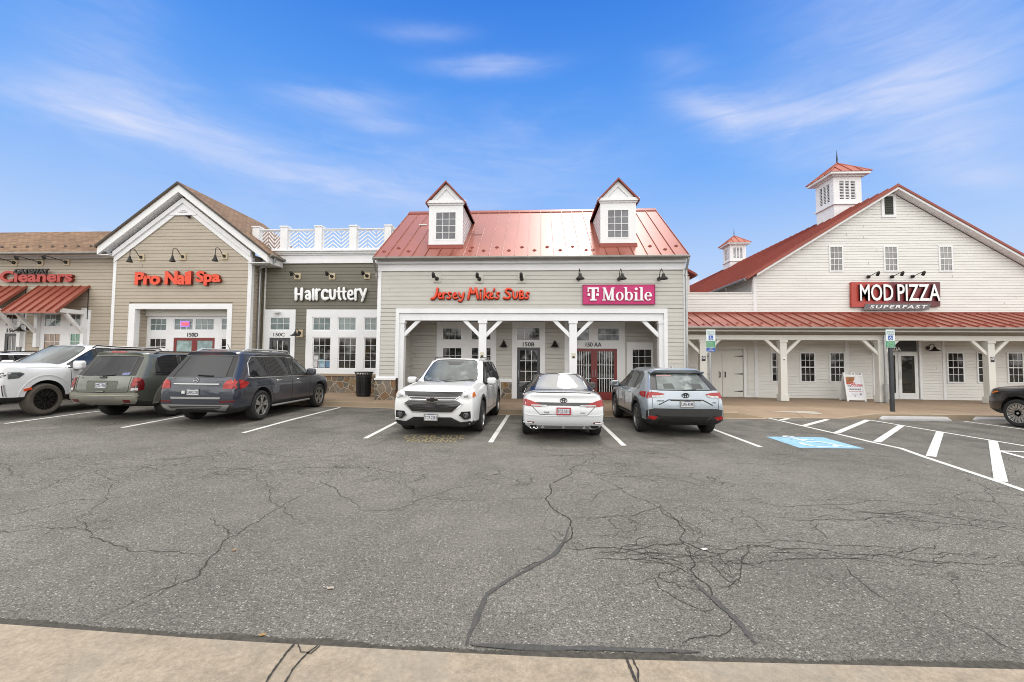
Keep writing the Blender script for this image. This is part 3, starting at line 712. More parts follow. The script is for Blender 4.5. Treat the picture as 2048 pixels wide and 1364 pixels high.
def frame_boxes(mb, x0, x1, z0, z1, w, ya, yb):
    mb.box(x0, x0 + w, ya, yb, z0, z1); mb.box(x1 - w, x1, ya, yb, z0, z1)
    mb.box(x0 + w, x1 - w, ya, yb, z1 - w, z1); mb.box(x0 + w, x1 - w, ya, yb, z0, z0 + w)
def window(parent, box, Y, cols, rows, gm, fm=None, w=.045, mw=.016, proud=.022, split=False, name='window', label=None, bars=None):
    """a framed window with glazing bars on the wall plane Y: frame part > pane"""
    x0, x1, z0, z1 = box; fm = fm or M_white; mb = MB()
    frame_boxes(mb, x0, x1, z0, z1, w, Y - proud, Y + .02)
    gx0, gx1, gz0, gz1 = x0 + w, x1 - w, z0 + w, z1 - w
    ys_ = (Y - .012, Y + .004)
    for i in range(1, cols):
        x = gx0 + (gx1 - gx0) * i / cols; mb.box(x - mw / 2, x + mw / 2, ys_[0], ys_[1], gz0, gz1)
    for j in range(1, rows):
        z = gz0 + (gz1 - gz0) * j / rows; k = mw * (2.4 if split and j * 2 == rows else 1)
        mb.box(gx0, gx1, ys_[0] - .002, ys_[1] - .001, z - k / 2, z + k / 2)
    o = mb.build(name, fm, parent)
    if label: o['label'] = label
    g = MB().box(gx0 - .002, gx1 + .002, Y + .001, Y + .014, gz0 - .002, gz1 + .002); g.build('pane', gm, o)
    return o
def prow(*a): return rect(*a)
def tubes(name, paths, r, m, parent=None, n=8):
    mb = MB()
    for p in paths: mb.tube(p, r, n)
    return mb.build(name, m, parent, smooth=True)
def brace(mb, a, b_, w, y0, y1):          # diagonal timber between two XZ points, square cut
    a, b_ = Vector(a), Vector(b_); t = (b_ - a).normalized(); s_ = Vector((-t.y, t.x)) * w / 2
    mb.prism([tuple(a + s_), tuple(a - s_), tuple(b_ - s_), tuple(b_ + s_)], y0, y1)

# ================================================================== centre shops under one red roof
YF, YB = 15.4, 17.3
B = thing('shop_building', (-.35, YF, .15), 'pale grey clapboard shop building under a red metal roof with two dormers', 'building')
X0, X1 = -6.0, 5.30; EZ, RZ = 5.50, 8.64
zc0, zc1 = at_y(1060, 541, YF)[1], at_y(1060, 617, YF)[1]          # cornice foot, opening trim top
ox0, ox1 = at_y(791, 680, YF)[0], at_y(1335, 680, YF)[0]
zst = at_y(780, 756, YF)[1]                                         # top of the stone base
mb = MB()
siding(mb, [(X0, zc1), (X1, zc1), (X1, zc0), (X0, zc0)], front(YF), .153)
siding(mb, [(X0, zst), (ox0, zst), (ox0, zc1), (X0, zc1)], front(YF), .153)
siding(mb, [(ox1, zst), (X1, zst), (X1, zc1), (ox1, zc1)], front(YF), .153)
mb.box(X0, X1, YF + .035, YF + .22, zc1, EZ); mb.box(X0, ox0, YF + .035, YF + .22, zst, zc1); mb.box(ox1, X1, YF + .035, YF + .22, zst, zc1)
mb.box(X0, X0 + .2, YF + .23, 22.6, .1, EZ); mb.box(X1 - .2, X1, YF + .23, 22.6, .1, EZ)
mb.build('front_wall', M_siding_c, B)
mb = MB(); siding(mb, [(-22.6, .3), (-YF, .3), (-YF, EZ), (-22.6, EZ)], side_left(X0), .153); mb.build('side_wall', M_siding_c, B); mb = MB(); siding(mb, [(YF, .3), (22.6, .3), (22.6, EZ), (YF, EZ)], side_right(X1), .153)
for X in (X0, X1):
    s_ = 1 if X > 0 else -1
    for Fm in ([side_right(X) if X > 0 else side_left(X)]):
        siding(mb, [(YF, EZ), (22.8, EZ), (19.3, RZ - .15), (19.2, RZ - .15)] if X > 0 else [(-22.8, EZ), (-YF, EZ), (-19.2, RZ - .15), (-19.3, RZ - .15)], Fm, .153)
mb.build('side_wall', M_siding_c, B)
# cornice
mb = MB(); h = zc0
mb.box(X0 - .02, X1 + .02, YF - .05, YF - .003, h, h + .10); mb.box(X0 - .015, X1 + .015, YF - .032, YF - .004, h + .10, h + .235)
mb.box(X0 - .03, X1 + .03, YF - .06, YF - .005, h + .235, h + .255)
mb.box(X0 - .035, X1 + .035, YF - .17, YF - .005, h + .255, h + .40)
mb.build('cornice', M_white, B)
# opening trim, beam, posts
Ys = YF
xi0, xi1 = at_y(798, 680, Ys)[0], at_y(1328, 680, Ys)[0]; zi = at_y(1060, 626.5, Ys)[1]; zb_ = at_y(1060, 641, Ys)[1]
mb = MB(); mb.box(ox0, xi0, YF - .035, YF + .22, zst, zc1); mb.box(xi1, ox1, YF - .035, YF + .22, zst, zc1); mb.box(xi0, xi1, YF - .035, YF + .22, zi, zc1)
mb.box(X0 - .02, X0 + .115, YF - .03, YF - .002, zst, zc0); mb.box(X1 - .06, X1 + .02, YF - .03, YF - .002, zst, zc0)
mb.box(X0 + .115, ox0, YF - .028, YF - .002, zst, zst + .07); mb.box(ox1, X1 - .06, YF - .028, YF - .002, zst, zst + .07)
mb.box(X0 - .06, ox0 + .05, YF - .085, YF, zst - .07, zst - .001); mb.box(ox1 - .05, X1 + .06, YF - .085, YF, zst - .07, zst - .001)
mb.build('opening_trim', M_white, B)
mb = MB(); mb.box(xi0 + .002, xi1 - .002, YF + .03, YF + .27, zb_, zi - .004); mb.build('porch_beam', M_white, B)
mb = MB(); mb.box(xi0, xi1, YF + .28, YB + .1, zb_ + .16, zb_ + .2); mb.build('porch_ceiling', M_cream, B)
for (a, b_) in ((X0 - .03, ox0 + .03), (ox1 - .03, X1 + .03)): MB().box(a, b_, YF - .06, YF + .2, .05, zst - .072).build('stone_base', M_stone, B)
MB().box(X0 - .03, X0 + .15, YF + .21, YF + 2.5, .05, zst - .072).build('stone_base', M_stone, B)
def porch_post(xa, xb, Y, ztop, zbot, parent, bl, br, m=None, collar=.1, bw=.14, dep=.24):
    m = m or M_white; x0, x1 = at_y(xa, 680, Y)[0], at_y(xb, 680, Y)[0]; mb = MB()
    mb.box(x0, x1, Y + .04, Y + .04 + dep, zbot, ztop - .002); mb.box(x0 - .03, x1 + .03, Y + .012, Y + .065 + dep, ztop - collar, ztop - .004)
    mb.box(x0 - .035, x1 + .035, Y + .005, Y + .07 + dep, zbot - .001, zbot + .26)
    p = mb.build('porch_post', m, parent); xm0, xm1 = x0, x1
    for sg, on in ((-1, bl), (1, br)):
        if not on: continue
        mb = MB(); xs_ = x0 if sg < 0 else x1; L = .47
        a = (xs_ + sg * (L + .08), ztop + .005); b__ = (xs_ - sg * .0, ztop - L - .06)
        t = (Vector(b__) - Vector(a)).normalized(); w = bw / 2
        # clipped square to beam and post
        mb.prism([(xs_ + sg * (L - w * .45), ztop - .003), (xs_ + sg * (L + w * 2.0), ztop - .003), (xs_ + sg * .002, ztop - L - w * 2.0), (xs_ + sg * .002, ztop - L + w * .45)], Y + .08, Y + .20)
        mb.build('brace', m, p)
    return p
zf = .17
porch_post(797.5, 807, YF, zb_, zf + .06, B, False, True, bw=.15)
porch_post(957, 972, YF, zb_, zf, B, True, True, bw=.15); porch_post(1139, 1154, YF, zb_, zf, B, True, True, bw=.15); porch_post(1319, 1329, YF, zb_, zf, B, True, False, bw=.15)
# recessed shopfront
zbt = zb_ + .18
def hole(x0, y0, x1, y1, Y=YB): return rect(x0, y0, x1, y1, Y)
H1, H2, H3, H4 = hole(873, 644, 992, 800), hole(1024, 644, 1090, 800), hole(1129, 644, 1250, 800), hole(1254, 685, 1318, 800)
zs2 = at_y(1010, 761, YB)[1]
mb = MB(); xa, xb = xi0 - .5, xi1 + .5
siding(mb, [(xa, zs2), (xb, zs2), (xb, zbt), (xa, zbt)], front(YB), .153, [(h[0], h[1], 0, h[3]) for h in (H1, H2, H3, H4)])
mb.box(xa, xb, YB + .03, YB + .2, .1, zbt); mb.build('recessed_wall', M_siding_c, B)
mb = MB(); siding(mb, [(YF + .2, .2), (YB, .2), (YB, zbt), (YF + .2, zbt)], side_right(xi0 - .12), .153); mb.build('porch_side_wall', M_siding_c, B); mb = MB(); siding(mb, [(-YB, .2), (-YF - .2, .2), (-YF - .2, zbt), (-YB, zbt)], side_left(xi1 + .12), .153)
mb.build('porch_side_wall', M_siding_c, B)
for a, b_ in ((xa, H1[0]), (H1[1], H2[0]), (H2[1], H3[0])):
    MB().box(a, b_, YB - .05, YB + .02, .1, zs2 - .07).build('stone_base', M_stone, B); MB().box(a, b_, YB - .07, YB, zs2 - .068, zs2 + .07).build('stone_ledge', M_white, B)
def casing(parent, outer, opens, Y, m=None, proud=.03, name='window_casing'):
    """white boarded panel with openings cut out of it (all boxes X0,X1,Z0,Z1)"""
    mb = MB(); xs_ = sorted({outer[0], outer[1], *[o[0] for o in opens], *[o[1] for o in opens]}); zs_ = sorted({outer[2], outer[3], *[o[2] for o in opens], *[o[3] for o in opens]})
    for xa_, xb_ in zip(xs_[:-1], xs_[1:]):
        run = None
        for za_, zb2 in zip(zs_[:-1], zs_[1:]):
            xm, zm = (xa_ + xb_) / 2, (za_ + zb2) / 2
            solid = not any(o[0] < xm < o[1] and o[2] < zm < o[3] for o in opens)
            if solid: run = [za_, zb2] if run is None else [run[0], zb2]
            if (not solid or zb2 == zs_[-1]) and run: mb.box(xa_, xb_, Y - proud, Y + .03, run[0], run[1]); run = None
    return mb.build(name, m or M_white, parent)
def unit_number(parent, txt, x0, y0, x1, y1, Y, m=None): fit_text('unit_number', txt, rect(x0, y0, x1, y1, Y), Y - .031, .012, m or M_letter_black, parent, bold=.022)
M_gp = M_glass_porch
bot = .16
w1, w2, w3, w4 = hole(884, 655, 924.5, 681), hole(941.5, 655, 983, 681), hole(884, 694, 924.5, 756), hole(941.5, 694, 983, 756)
casing(B, (H1[0], H1[1], zs2 - .05, H1[3]), [w1, w2, w3, w4], YB)
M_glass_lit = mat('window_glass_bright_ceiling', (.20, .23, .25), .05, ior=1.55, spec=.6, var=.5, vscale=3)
for w_, c_, r_ in ((w1, 3, 2), (w2, 3, 2), (w3, 3, 4), (w4, 3, 4)): window(B, w_, YB, c_, r_, M_gp)
d1, t1 = hole(1034, 695, 1080, 799), hole(1032, 654, 1081, 682)
casing(B, (H2[0], H2[1], bot, H2[3]), [d1, t1], YB, name='door_casing'); window(B, t1, YB, 3, 2, M_gp, name='transom_window')
unit_number(B, '150B', 1045.5, 684.5, 1069, 693, YB)
def door(parent, box, Y, m, gm, cols, rows, hand=1, w=.12, kick=.30, pull=True, name='door'):
    x0, x1, z0, z1 = box; mb = MB(); g0, g1, h0, h1 = x0 + w, x1 - w, z0 + kick, z1 - w
    mb.box(x0, g0, Y - .012, Y + .03, z0, z1); mb.box(g1, x1, Y - .012, Y + .03, z0, z1); mb.box(g0, g1, Y - .012, Y + .03, h1, z1); mb.box(g0, g1, Y - .012, Y + .03, z0, h0)
    o = mb.build(name, m, parent)
    MB().box(g0 - .002, g1 + .002, Y + .006, Y + .02, h0 - .002, h1 + .002).build('pane', gm, o)
    if cols * rows > 1:
        mb = MB()
        for i in range(1, cols): x = g0 + (g1 - g0) * i / cols; mb.box(x - .009, x + .009, Y - .006, Y + .004, h0, h1)
        for j in range(1, rows): z = h0 + (h1 - h0) * j / rows; mb.box(g0, g1, Y - .004, Y + .0045, z - .009, z + .009)
        mb.build('glazing_bars', M_letter_white, o)
    if pull:
        xh = (x0 + w * .45) if hand < 0 else (x1 - w * .45); zh = z0 + 1.05
        tubes('handle', [[(xh, Y - .012, zh - .16), (xh, Y - .065, zh - .14), (xh, Y - .065, zh + .14), (xh, Y - .012, zh + .16)]], .012, M_alu, o)
    return o
door(B, d1, YB, M_darkdoor, M_gp, 3, 4, -1)
dA, dB = hole(1143, 697, 1188, 799), hole(1188.4, 697, 1234, 799); t2, t3 = hole(1137, 654, 1180, 683), hole(1194, 655, 1240, 683)
casing(B, (H3[0], H3[1], bot, H3[3]), [(dA[0], dB[1], dA[2], dA[3]), t2, t3], YB, name='door_casing')
window(B, t2, YB, 1, 1, M_glass_lit, name='transom_window'); window(B, t3, YB, 3, 2, M_glass_lit, name='transom_window')
door(B, dA, YB, M_reddoor, M_gp, 7, 3, 1); door(B, dB, YB, M_reddoor, M_gp, 7, 3, -1)
unit_number(B, '150 AA', 1171, 685, 1203, 693.5, YB)
wr = hole(1263, 697, 1304.5, 757); casing(B, (H4[0], H4[1], bot, H4[3]), [wr], YB); window(B, wr, YB, 3, 4, M_gp)
# roof with standing seams
YE, YR = 15.1, 19.3; sl_ = (RZ - EZ) / (YR - YE); RX0, RX1 = -6.1, 5.36
def zr(y): return EZ + (y - YE) * sl_
mb = MB()
mb.add([(RX0, YE, EZ), (RX1, YE, EZ), (RX1, YR, RZ), (RX0, YR, RZ), (RX0, 23.5, EZ), (RX1, 23.5, EZ)], [(0, 1, 2, 3), (3, 2, 5, 4)])
mb.add([(RX0, YE, EZ - .05), (RX1, YE, EZ - .05), (RX1, YE, EZ), (RX0, YE, EZ), (RX0, YR, RZ - .14), (RX0, YR, RZ), (RX1, YR, RZ - .14), (RX1, YR, RZ)], [(0, 1, 2, 3), (0, 3, 5, 4), (1, 6, 7, 2)])
roof = mb.build('roof', M_red_roof, B)
mb = MB(); nS = 25
for i in range(nS):
    x = RX0 + .012 + (RX1 - RX0 - .024) * i / (nS - 1)
    d = Vector((0, YR - YE, RZ - EZ)); L = d.length; d.normalize(); n_ = Vector((0, -d.z, d.y))
    mb.obox(Vector((x, (YE + YR) / 2, (EZ + RZ) / 2)) + n_ * .02, (.009, 0, 0), d * (L / 2), n_ * .022)
mb.build('standing_seam', M_red_roof, roof)
mb = MB(); mb.prism([(YR - .14, RZ - .085), (YR, RZ + .05), (YR + .14, RZ - .085), (YR + .14, RZ - .055), (YR, RZ + .085), (YR - .14, RZ - .055)], RX0 - .01, RX1 + .01)
mb.v = [(v[1], v[0], v[2]) for v in mb.v]; mb.f = [f[::-1] for f in mb.f]; mb.build('ridge_cap', M_red_dark, roof)
def snow_guard_mesh():
    mb = MB(); s_ = .085
    mb.add([(0, 0, -s_), (s_, 0, 0), (0, 0, s_), (-s_, 0, 0), (0, -.06, -.012)], [(0, 1, 4), (1, 2, 4), (2, 3, 4), (3, 0, 4), (3, 2, 1, 0)])
    me = bpy.data.meshes.new('snow_guard'); me.from_pydata(mb.v, [], mb.f); me.materials.append(M_red_dark); return me
SG = snow_guard_mesh()
def add_guard(x, y, zfun, parent, tilt):
    o = bpy.data.objects.new('snow_guard', SG); COL.objects.link(o); o.parent = parent; o.matrix_parent_inverse = ABS.get(parent.name, Matrix()).inverted()
    o.location = (x, y, zfun(y) + .012); o.rotation_euler = (tilt, 0, 0); return o
tl = -(PI / 2 - math.atan(sl_)) 
for i in range(24):
    x = RX0 + (RX1 - RX0) * (i + .5) / 24; y = 15.52 if i % 2 == 0 else 15.78
    if abs(x + 3.55) < .95 or abs(x - 3.02) < .95: continue
    add_guard(x, y, zr, B, tl)
for x, y in ((-2.55, 15.52), (2.03, 15.52)): add_guard(x, y, zr, B, tl)
mb = MB(); mb.lathe([(.0, RX0 + .0), (.062, RX0 + .0), (.062, RX1), (.0, RX1)], (0, YE - .05, EZ - .055), 'X', 12); mb.build('gutter', M_gutter, B, smooth=True)
mb = MB()
def downspout(mb, top, X, Y, zb, r=.042):
    mb.tube([top, (top[0], top[1], top[2] - .12), (X, Y, top[2] - .42), (X, Y, top[2] - .55), (X, Y, zb)], r, 10)
    for z in (top[2] - .6, zb + .9): mb.box(X - r - .02, X + r + .02, Y - r - .006, Y + r + .05, z - .012, z + .012)
downspout(mb, (RX1 - .05, YE - .05, EZ - .06), X1 + .03, YF - .06, .2); mb.build('downspout', M_galv, B, smooth=True)
mb = MB(); downspout(mb, (RX0 + .05, YE - .05, EZ - .06), X0 - .07, YF - .05, 4.75); mb.build('downspout', M_gutter, B, smooth=True)
def dormer(cx, w, parent):
    Yd = 15.85; zbase, zcor, zap = 6.15, 7.70, 8.62; x0, x1 = cx - w / 2, cx + w / 2
    mb = MB(); mb.prism([(x0, zbase), (x1, zbase), (x1, zcor), (cx, zap - .12), (x0, zcor)], Yd, Yd + .06)
    yb = lambda z: YE + (z - EZ) / sl_
    for X, Fm in ((x0, side_left(x0)), (x1, side_right(x1))):
        z = zbase - .1
        while z < zcor - .05:
            zt_ = min(z + .15, zcor); ya = Yd + .061
            if X == x0: mb.quad(Fm(-ya, .014, z), Fm(-ya, .001, zt_), Fm(-yb(zt_) - .05, .001, zt_), Fm(-yb(z) - .05, .014, z)); mb.quad(Fm(-ya, -.002, z), Fm(-ya, .014, z), Fm(-yb(z), .014, z), Fm(-yb(z), -.002, z))
            else: mb.quad(Fm(ya, .014, z), Fm(yb(z) + .05, .014, z), Fm(yb(zt_) + .05, .001, zt_), Fm(ya, .001, zt_)); mb.quad(Fm(ya, -.002, z), Fm(yb(z), -.002, z), Fm(yb(z), .014, z), Fm(ya, .014, z))
            z = zt_
    mb.box(x0 - .015, x0 + .25, Yd - .03, Yd - .001, zbase + .0, zcor); mb.box(x1 - .25, x1 + .015, Yd - .03, Yd - .001, zbase, zcor)
    mb.box(x0 + .25, x1 - .25, Yd - .028, Yd - .001, zcor - .24, zcor); mb.box(x0 + .25, x1 - .25, Yd - .028, Yd - .001, zbase, zbase + .17)
    mb.box(x0 - .13, x1 + .13, Yd - .13, Yd - .002, zcor + .05, zcor + .16); mb.box(x0 - .06, x1 + .06, Yd - .07, Yd - .003, zcor - .01, zcor + .05)
    e = .16; hs = zap - zcor - .16                                        # pediment boards under the rake
    for sg in (-1, 1):
        zq = lambda u: zap - (zap - zcor - .09) * u / (w / 2 + .13)
        ua = w / 2 - .08; ui = (zap - .30 - zcor - .165) / ((zap - zcor - .09) / (w / 2 + .13))
        mb.prism([(cx + sg * ua, zq(ua) - .09), (cx, zap - .09), (cx, zap - .30), (cx + sg * ui, zcor + .163), (cx + sg * ua, zcor + .163)], Yd - .045 - .002 * (sg > 0), Yd - .004)
    d = mb.build('dormer', M_white, parent)
    window(d, (cx - .43, cx + .43, zbase + .17, zcor - .24), Yd - .012, 3, 4, M_glass_grey, w=.055, mw=.02, name='dormer_window')
    mb = MB(); ov = .13
    for sg in (-1, 1):
        ex = cx + sg * (w / 2 + ov); zl = zcor + .09
        yfront = Yd - .16; P = [(ex, yfront, zl), (cx, yfront, zap), (cx, yb(zap) + .1, zap), (ex, yb(zl) + .1, zl)]
        Q = [(p[0], p[1], p[2] - .075) for p in P]
        mb.add(P + Q, [(0, 1, 2, 3) if sg > 0 else (3, 2, 1, 0), (4, 7, 6, 5) if sg > 0 else (5, 6, 7, 4), (0, 4, 5, 1), (0, 3, 7, 4), (1, 5, 6, 2), (3, 2, 6, 7)])
        for k in range(1, 5):
            y = yfront + .35 * k
            if y < yb(zl): mb.obox(((ex + cx) / 2, y, (zl + zap) / 2 + .02), ((ex - cx) / 2, 0, (zl - zap) / 2), (0, .01, 0), (0, 0, .02))
    mb.build('dormer_roof', M_red_dark, d)
    mb = MB(); mb.add([(x0 - .05, Yd - .12, zr(Yd - .12) + .012), (x1 + .05, Yd - .12, zr(Yd - .12) + .012), (x1 + .05, Yd - .031, zbase - .002), (x0 - .05, Yd - .031, zbase - .002)], [(0, 1, 2, 3)])
    mb.box(x0 - .05, x1 + .05, Yd - .05, Yd - .001, zbase - .12, zbase - .003); mb.build('flashing', M_red_dark, d)
dormer(-3.56, 1.30, B); dormer(3.01, 1.30, B)
for sg, cx in ((1, -2.75), (-1, 2.18)):     # lightning cables curling off the dormers
    tubes('cable', [[(cx, 16.9, zr(16.9) + .06), (cx + sg * .2, 16.88, zr(16.88) + .03), (cx + sg * .45, 16.9, zr(16.9) + .02)]], .008, M_black, B, 5)
# the far wing's red roof corner seen past this building's right end
FB = thing('far_wing', (7.4, 30, .1), 'small red-roofed wing corner just visible past the right gutter of the pale shop building', 'building')
fx0, fx1, fz0, fz1 = rect(1340, 560, 1383, 546, 30); z_e = at_y(1383, 549, 30)[1]; x_e = at_y(1389, 549, 30)[0]
mb = MB(); mb.box(x_e - 7, x_e - .35, 30, 36, .1, z_e - .1); mb.build('wall', M_siding_b, FB)
mb = MB(); mb.add([(x_e - 7, 29.6, z_e + 4.2), (x_e, 29.6, z_e), (x_e, 36, z_e), (x_e - 7, 36, z_e + 4.2), (x_e - 7, 29.6, z_e + 4.0), (x_e, 29.6, z_e - .16), (x_e, 36, z_e - .16), (x_e - 7, 36, z_e + 4.0)], [(0, 1, 2, 3), (7, 6, 5, 4), (0, 4, 5, 1), (1, 5, 6, 2)]); mb.build('roof', M_red_dark, FB)
mb = MB(); mb.lathe([(.0, 29.6), (.07, 29.6), (.07, 36), (0, 36)], (x_e + .02, 0, z_e - .12), 'Y', 10); mb.build('gutter', M_gutter, FB)
# ================================================================== hair salon link with the white roof railing
YH = 18.0
HB = thing('salon_building', (-9.6, YH, .25), 'flat-roofed olive grey clapboard shop front with a white lattice railing on top', 'building')
hx0, hx1 = at_y(523, 620, YH)[0], -5.7
hz0, hz1 = at_y(640, 747, YH)[1], at_y(640, 527, YH)[1]
Hd, Hw = rect(527, 619, 589.5, 800, YH), rect(612.5, 619, 790, 747, YH)
Hd = (Hd[0], Hd[1], .2, Hd[3]); 
mb = MB(); siding(mb, [(hx0, .25), (hx1, .25), (hx1, hz1), (hx0, hz1)], front(YH), .153, [Hd, (Hw[0], Hw[1], 0, Hw[3])]); mb.box(hx0, hx1, YH + .036, YH + 6, .1, hz1); mb.build('front_wall', M_siding_h, HB)
mb = MB()
zA, zB, zC, zD, zE, zF = [at_y(640, y, YH)[1] for y in (527, 522, 510.5, 508, 504.5, 502.5)]
mb.box(hx0, hx1, YH - .06, YH - .003, zA, zB); mb.box(hx0, hx1, YH - .035, YH - .004, zB, zC); mb.box(hx0, hx1, YH - .10, YH - .003, zC, zD); mb.box(hx0, hx1, YH - .16, YH - .004, zD, zE)
mb.box(hx0, hx1, YH - .24, YH + 6, zE, zF); mb.build('cornice', M_white, HB)
# railing: posts, rails, basket-weave lattice
def rail_z(y): return at_y(640, y, YH)[1]
zr0, zr1 = rail_z(500), rail_z(459)
posts = [(508, 521), (563.5, 577), (632, 645.5), (701, 715), (771, 784), (841, 854)]
RL = []
for i, (a, b_) in enumerate(posts):
    xa_, xb_ = at_y(a, 480, YH)[0], at_y(b_, 480, YH)[0]; mb = MB()
    mb.box(xa_, xb_, YH - .12, YH + .16, zF, rail_z(455)); mb.box(xa_ - .03, xb_ + .03, YH - .15, YH + .19, rail_z(455), rail_z(452.5)); RL.append((xa_, xb_))
    mb.build('railing_post', M_white, HB)
for (a, b_) in zip(RL[:-1], RL[1:]):
    xa_, xb_ = a[1] + .002, b_[0] - .002; mb = MB()
    mb.box(xa_, xb_, YH - .05, YH + .09, zr1 - .02, rail_z(458)); mb.box(xa_, xb_, YH - .02, YH + .05, zr1 - .06, zr1 - .021)
    mb.box(xa_, xb_, YH - .05, YH + .09, zr0, zr0 + .07); mb.box(xa_, xa_ + .05, YH - .02, YH + .05, zr0 + .071, zr1 - .061); mb.box(xb_ - .05, xb_, YH - .02, YH + .05, zr0 + .071, zr1 - .061)
    g0, g1, h0, h1 = xa_ + .05, xb_ - .05, zr0 + .071, zr1 - .061; hh = h1 - h0; ww = g1 - g0
    def bar(p, q): 
        p, q = Vector(p), Vector(q)
        if (q - p).length < .06: return
        t = (q - p).normalized(); s_ = Vector((-t.y, t.x)) * .023; mb.prism([tuple(p + s_), tuple(p - s_), tuple(q - s_), tuple(q + s_)], YH + .0, YH + .028)
    nb = 4.6; sl2 = 0
    for k in range(-2, 10):             # rising bars left and centre, falling bars right and centre
        z = h0 - hh * .3 + k * hh / nb
        for (u0, u1, d) in ((0, .36, 1), (.36, .68, -1), (.68, 1, 1)):
            p = [g0 + ww * u0, z + (0 if d > 0 else hh * .42)]; q = [g0 + ww * u1, z + (hh * .42 if d > 0 else 0)]
            # clip to the panel height
            (x0_, z0_), (x1_, z1_) = p, q; t0, t1_ = 0, 1
            dz_ = z1_ - z0_
            for lim, sgn in ((h0, 1), (h1, -1)):
                tt = (lim - z0_) / dz_
                if dz_ * sgn > 0: t0 = max(t0, tt)
                else: t1_ = min(t1_, tt)
            if t0 < t1_: bar((x0_ + (x1_ - x0_) * t0, z0_ + dz_ * t0), (x0_ + (x1_ - x0_) * t1_, z0_ + dz_ * t1_))
    mb.build('railing_panel', M_white, HB)
# door and window wall
hd, ht = rect(538, 675.5, 580, 790, YH), rect(540, 634, 581.5, 661, YH); hd = (hd[0], hd[1], .26, hd[3])
casing(HB, Hd, [hd, ht], YH, proud=.04, name='door_casing'); window(HB, ht, YH, 3, 2, M_glass_blind, name='transom_window'); door(HB, hd, YH, M_darkdoor, M_glass, 3, 4, 1)
unit_number(HB, '150C', 548, 665.5, 570.5, 673, YH)
sbx = [(625.5, 662.5), (676.5, 713.5), (728.5, 765.5), (780, 800)]
ups = [rect(a, 634.5, b_, 661.5, YH) for a, b_ in sbx[:3]]; los = [rect(a, 674.5, b_, 738, YH) for a, b_ in sbx[:3]]
casing(HB, (Hw[0], Hw[1], hz0, Hw[3]), ups + los, YH, proud=.045)
for w_ in ups: window(HB, w_, YH, 3, 2, M_glass_blind)
for w_ in los: window(HB, w_, YH, 3, 4, M_glass)
mb = MB(); mb.box(Hw[0] - .02, Hw[1], YH - .14, YH, hz0 - .10, hz0 - .002); mb.build('window_sill', M_kerb, HB)
mb = MB(); mb.box(Hd[1], hx1, YH - .10, YH - .02, .1, hz0 - .102); mb.build('stone_base', M_stone, HB)
mb = MB(); x_, _, z_, _2 = rect(551, 624, 564, 629, YH); mb.lathe([(.0, 0), (.13, 0), (.12, -.06), (.06, -.10), (0, -.11)], (at_y(557.5, 626, YH)[0], YH - .16, at_y(557, 624, YH)[1]), 'Z', 14); mb.build('porch_light', M_whitealu, HB, smooth=True)
# papers taped inside the first window
for i, (a, b_, c_, d_) in enumerate([(628, 711, 636.5, 719.5), (627, 722, 635, 735), (639, 722, 648.5, 735), (651, 722, 660.5, 735), (638, 718.5, 648, 727)]):
    bx = rect(a, b_, c_, d_, YH); mp_ = mat(['white_paper', 'white_paper', 'pale_blue_paper', 'blue_paper', 'teal_paper'][i], [(.55, .55, .55), (.55, .55, .55), (.35, .48, .58), (.10, .20, .32), (.18, .32, .36)][i], .5, var=.3, vscale=14)
    MB().box(bx[0], bx[1], YH - .0035 - i * .0004, YH + .0005, bx[2], bx[3]).build('window_paper', mp_, HB)

# ================================================================== nail spa gable
YG, YP, YGR = 17.3, 17.9, 16.95
GB = thing('gable_building', (-15.55, YG, .3), 'tall tan clapboard gabled shop front with brown shingle roof and wide white rake boards', 'building')
gx0, gx1 = -18.68, -12.36; gcx = -15.55; GS = .755
gzap = 9.22
def grz(x, drop=0.0): return gzap - drop - abs(x - gcx) * GS
go = rect(255, 607.7, 462, 800, YG); go = (go[0], go[1], .2, go[3])
g_e = grz(gx0, .62)
mb = MB(); siding(mb, [(gx0, .3), (gx1, .3), (gx1, grz(gx1, .6)), (gcx, gzap - .55), (gx0, grz(gx0, .6))], front(YG), .153, [go])
mb.prism([(gx0, go[3]), (gx1, go[3]), (gx1, grz(gx1, .45)), (gcx, gzap - .45), (gx0, grz(gx0, .45))], YG + .035, YG + .2); mb.box(gx0, go[0], YG + .035, YG + .2, .2, go[3]); mb.box(go[1], gx1, YG + .035, YG + .2, .2, go[3])
mb.build('front_wall', M_siding_t, GB)
mb = MB(); siding(mb, [(YG, .3), (22.8, .3), (22.8, grz(gx1, .6)), (YG, grz(gx1, .6))], side_right(gx1), .153); mb.box(gx1 - .2, gx1 - .035, YG + .2, 22.8, .2, grz(gx1, .6)); mb.build('side_wall', M_siding_t, GB)
mb = MB()
mb.box(gx0 - .02, gx0 + .12, YG - .03, YG - .001, .3, grz(gx0 + .1, .68)); mb.box(gx1 - .14, gx1 + .02, YG - .03, YG - .001, .3, grz(gx1 - .1, .68)); mb.box(gx1 + .002, gx1 + .03, YG - .029, YG + .14, .3, grz(gx1, .75))
for sg in (-1, 1):                         # frieze boards following the rake, on the wall
    e = gx0 if sg < 0 else gx1
    mb.prism([(gcx, gzap - .50), (gcx, gzap - .98), (e, grz(e, .98)), (e, grz(e, .50))], YG - .055, YG - .015)
    mb.prism([(gcx, gzap - .50), (gcx, gzap - .72), (e, grz(e, .72)), (e, grz(e, .50))], YG - .12, YG - .056)
mb.build('corner_trim', M_white, GB)
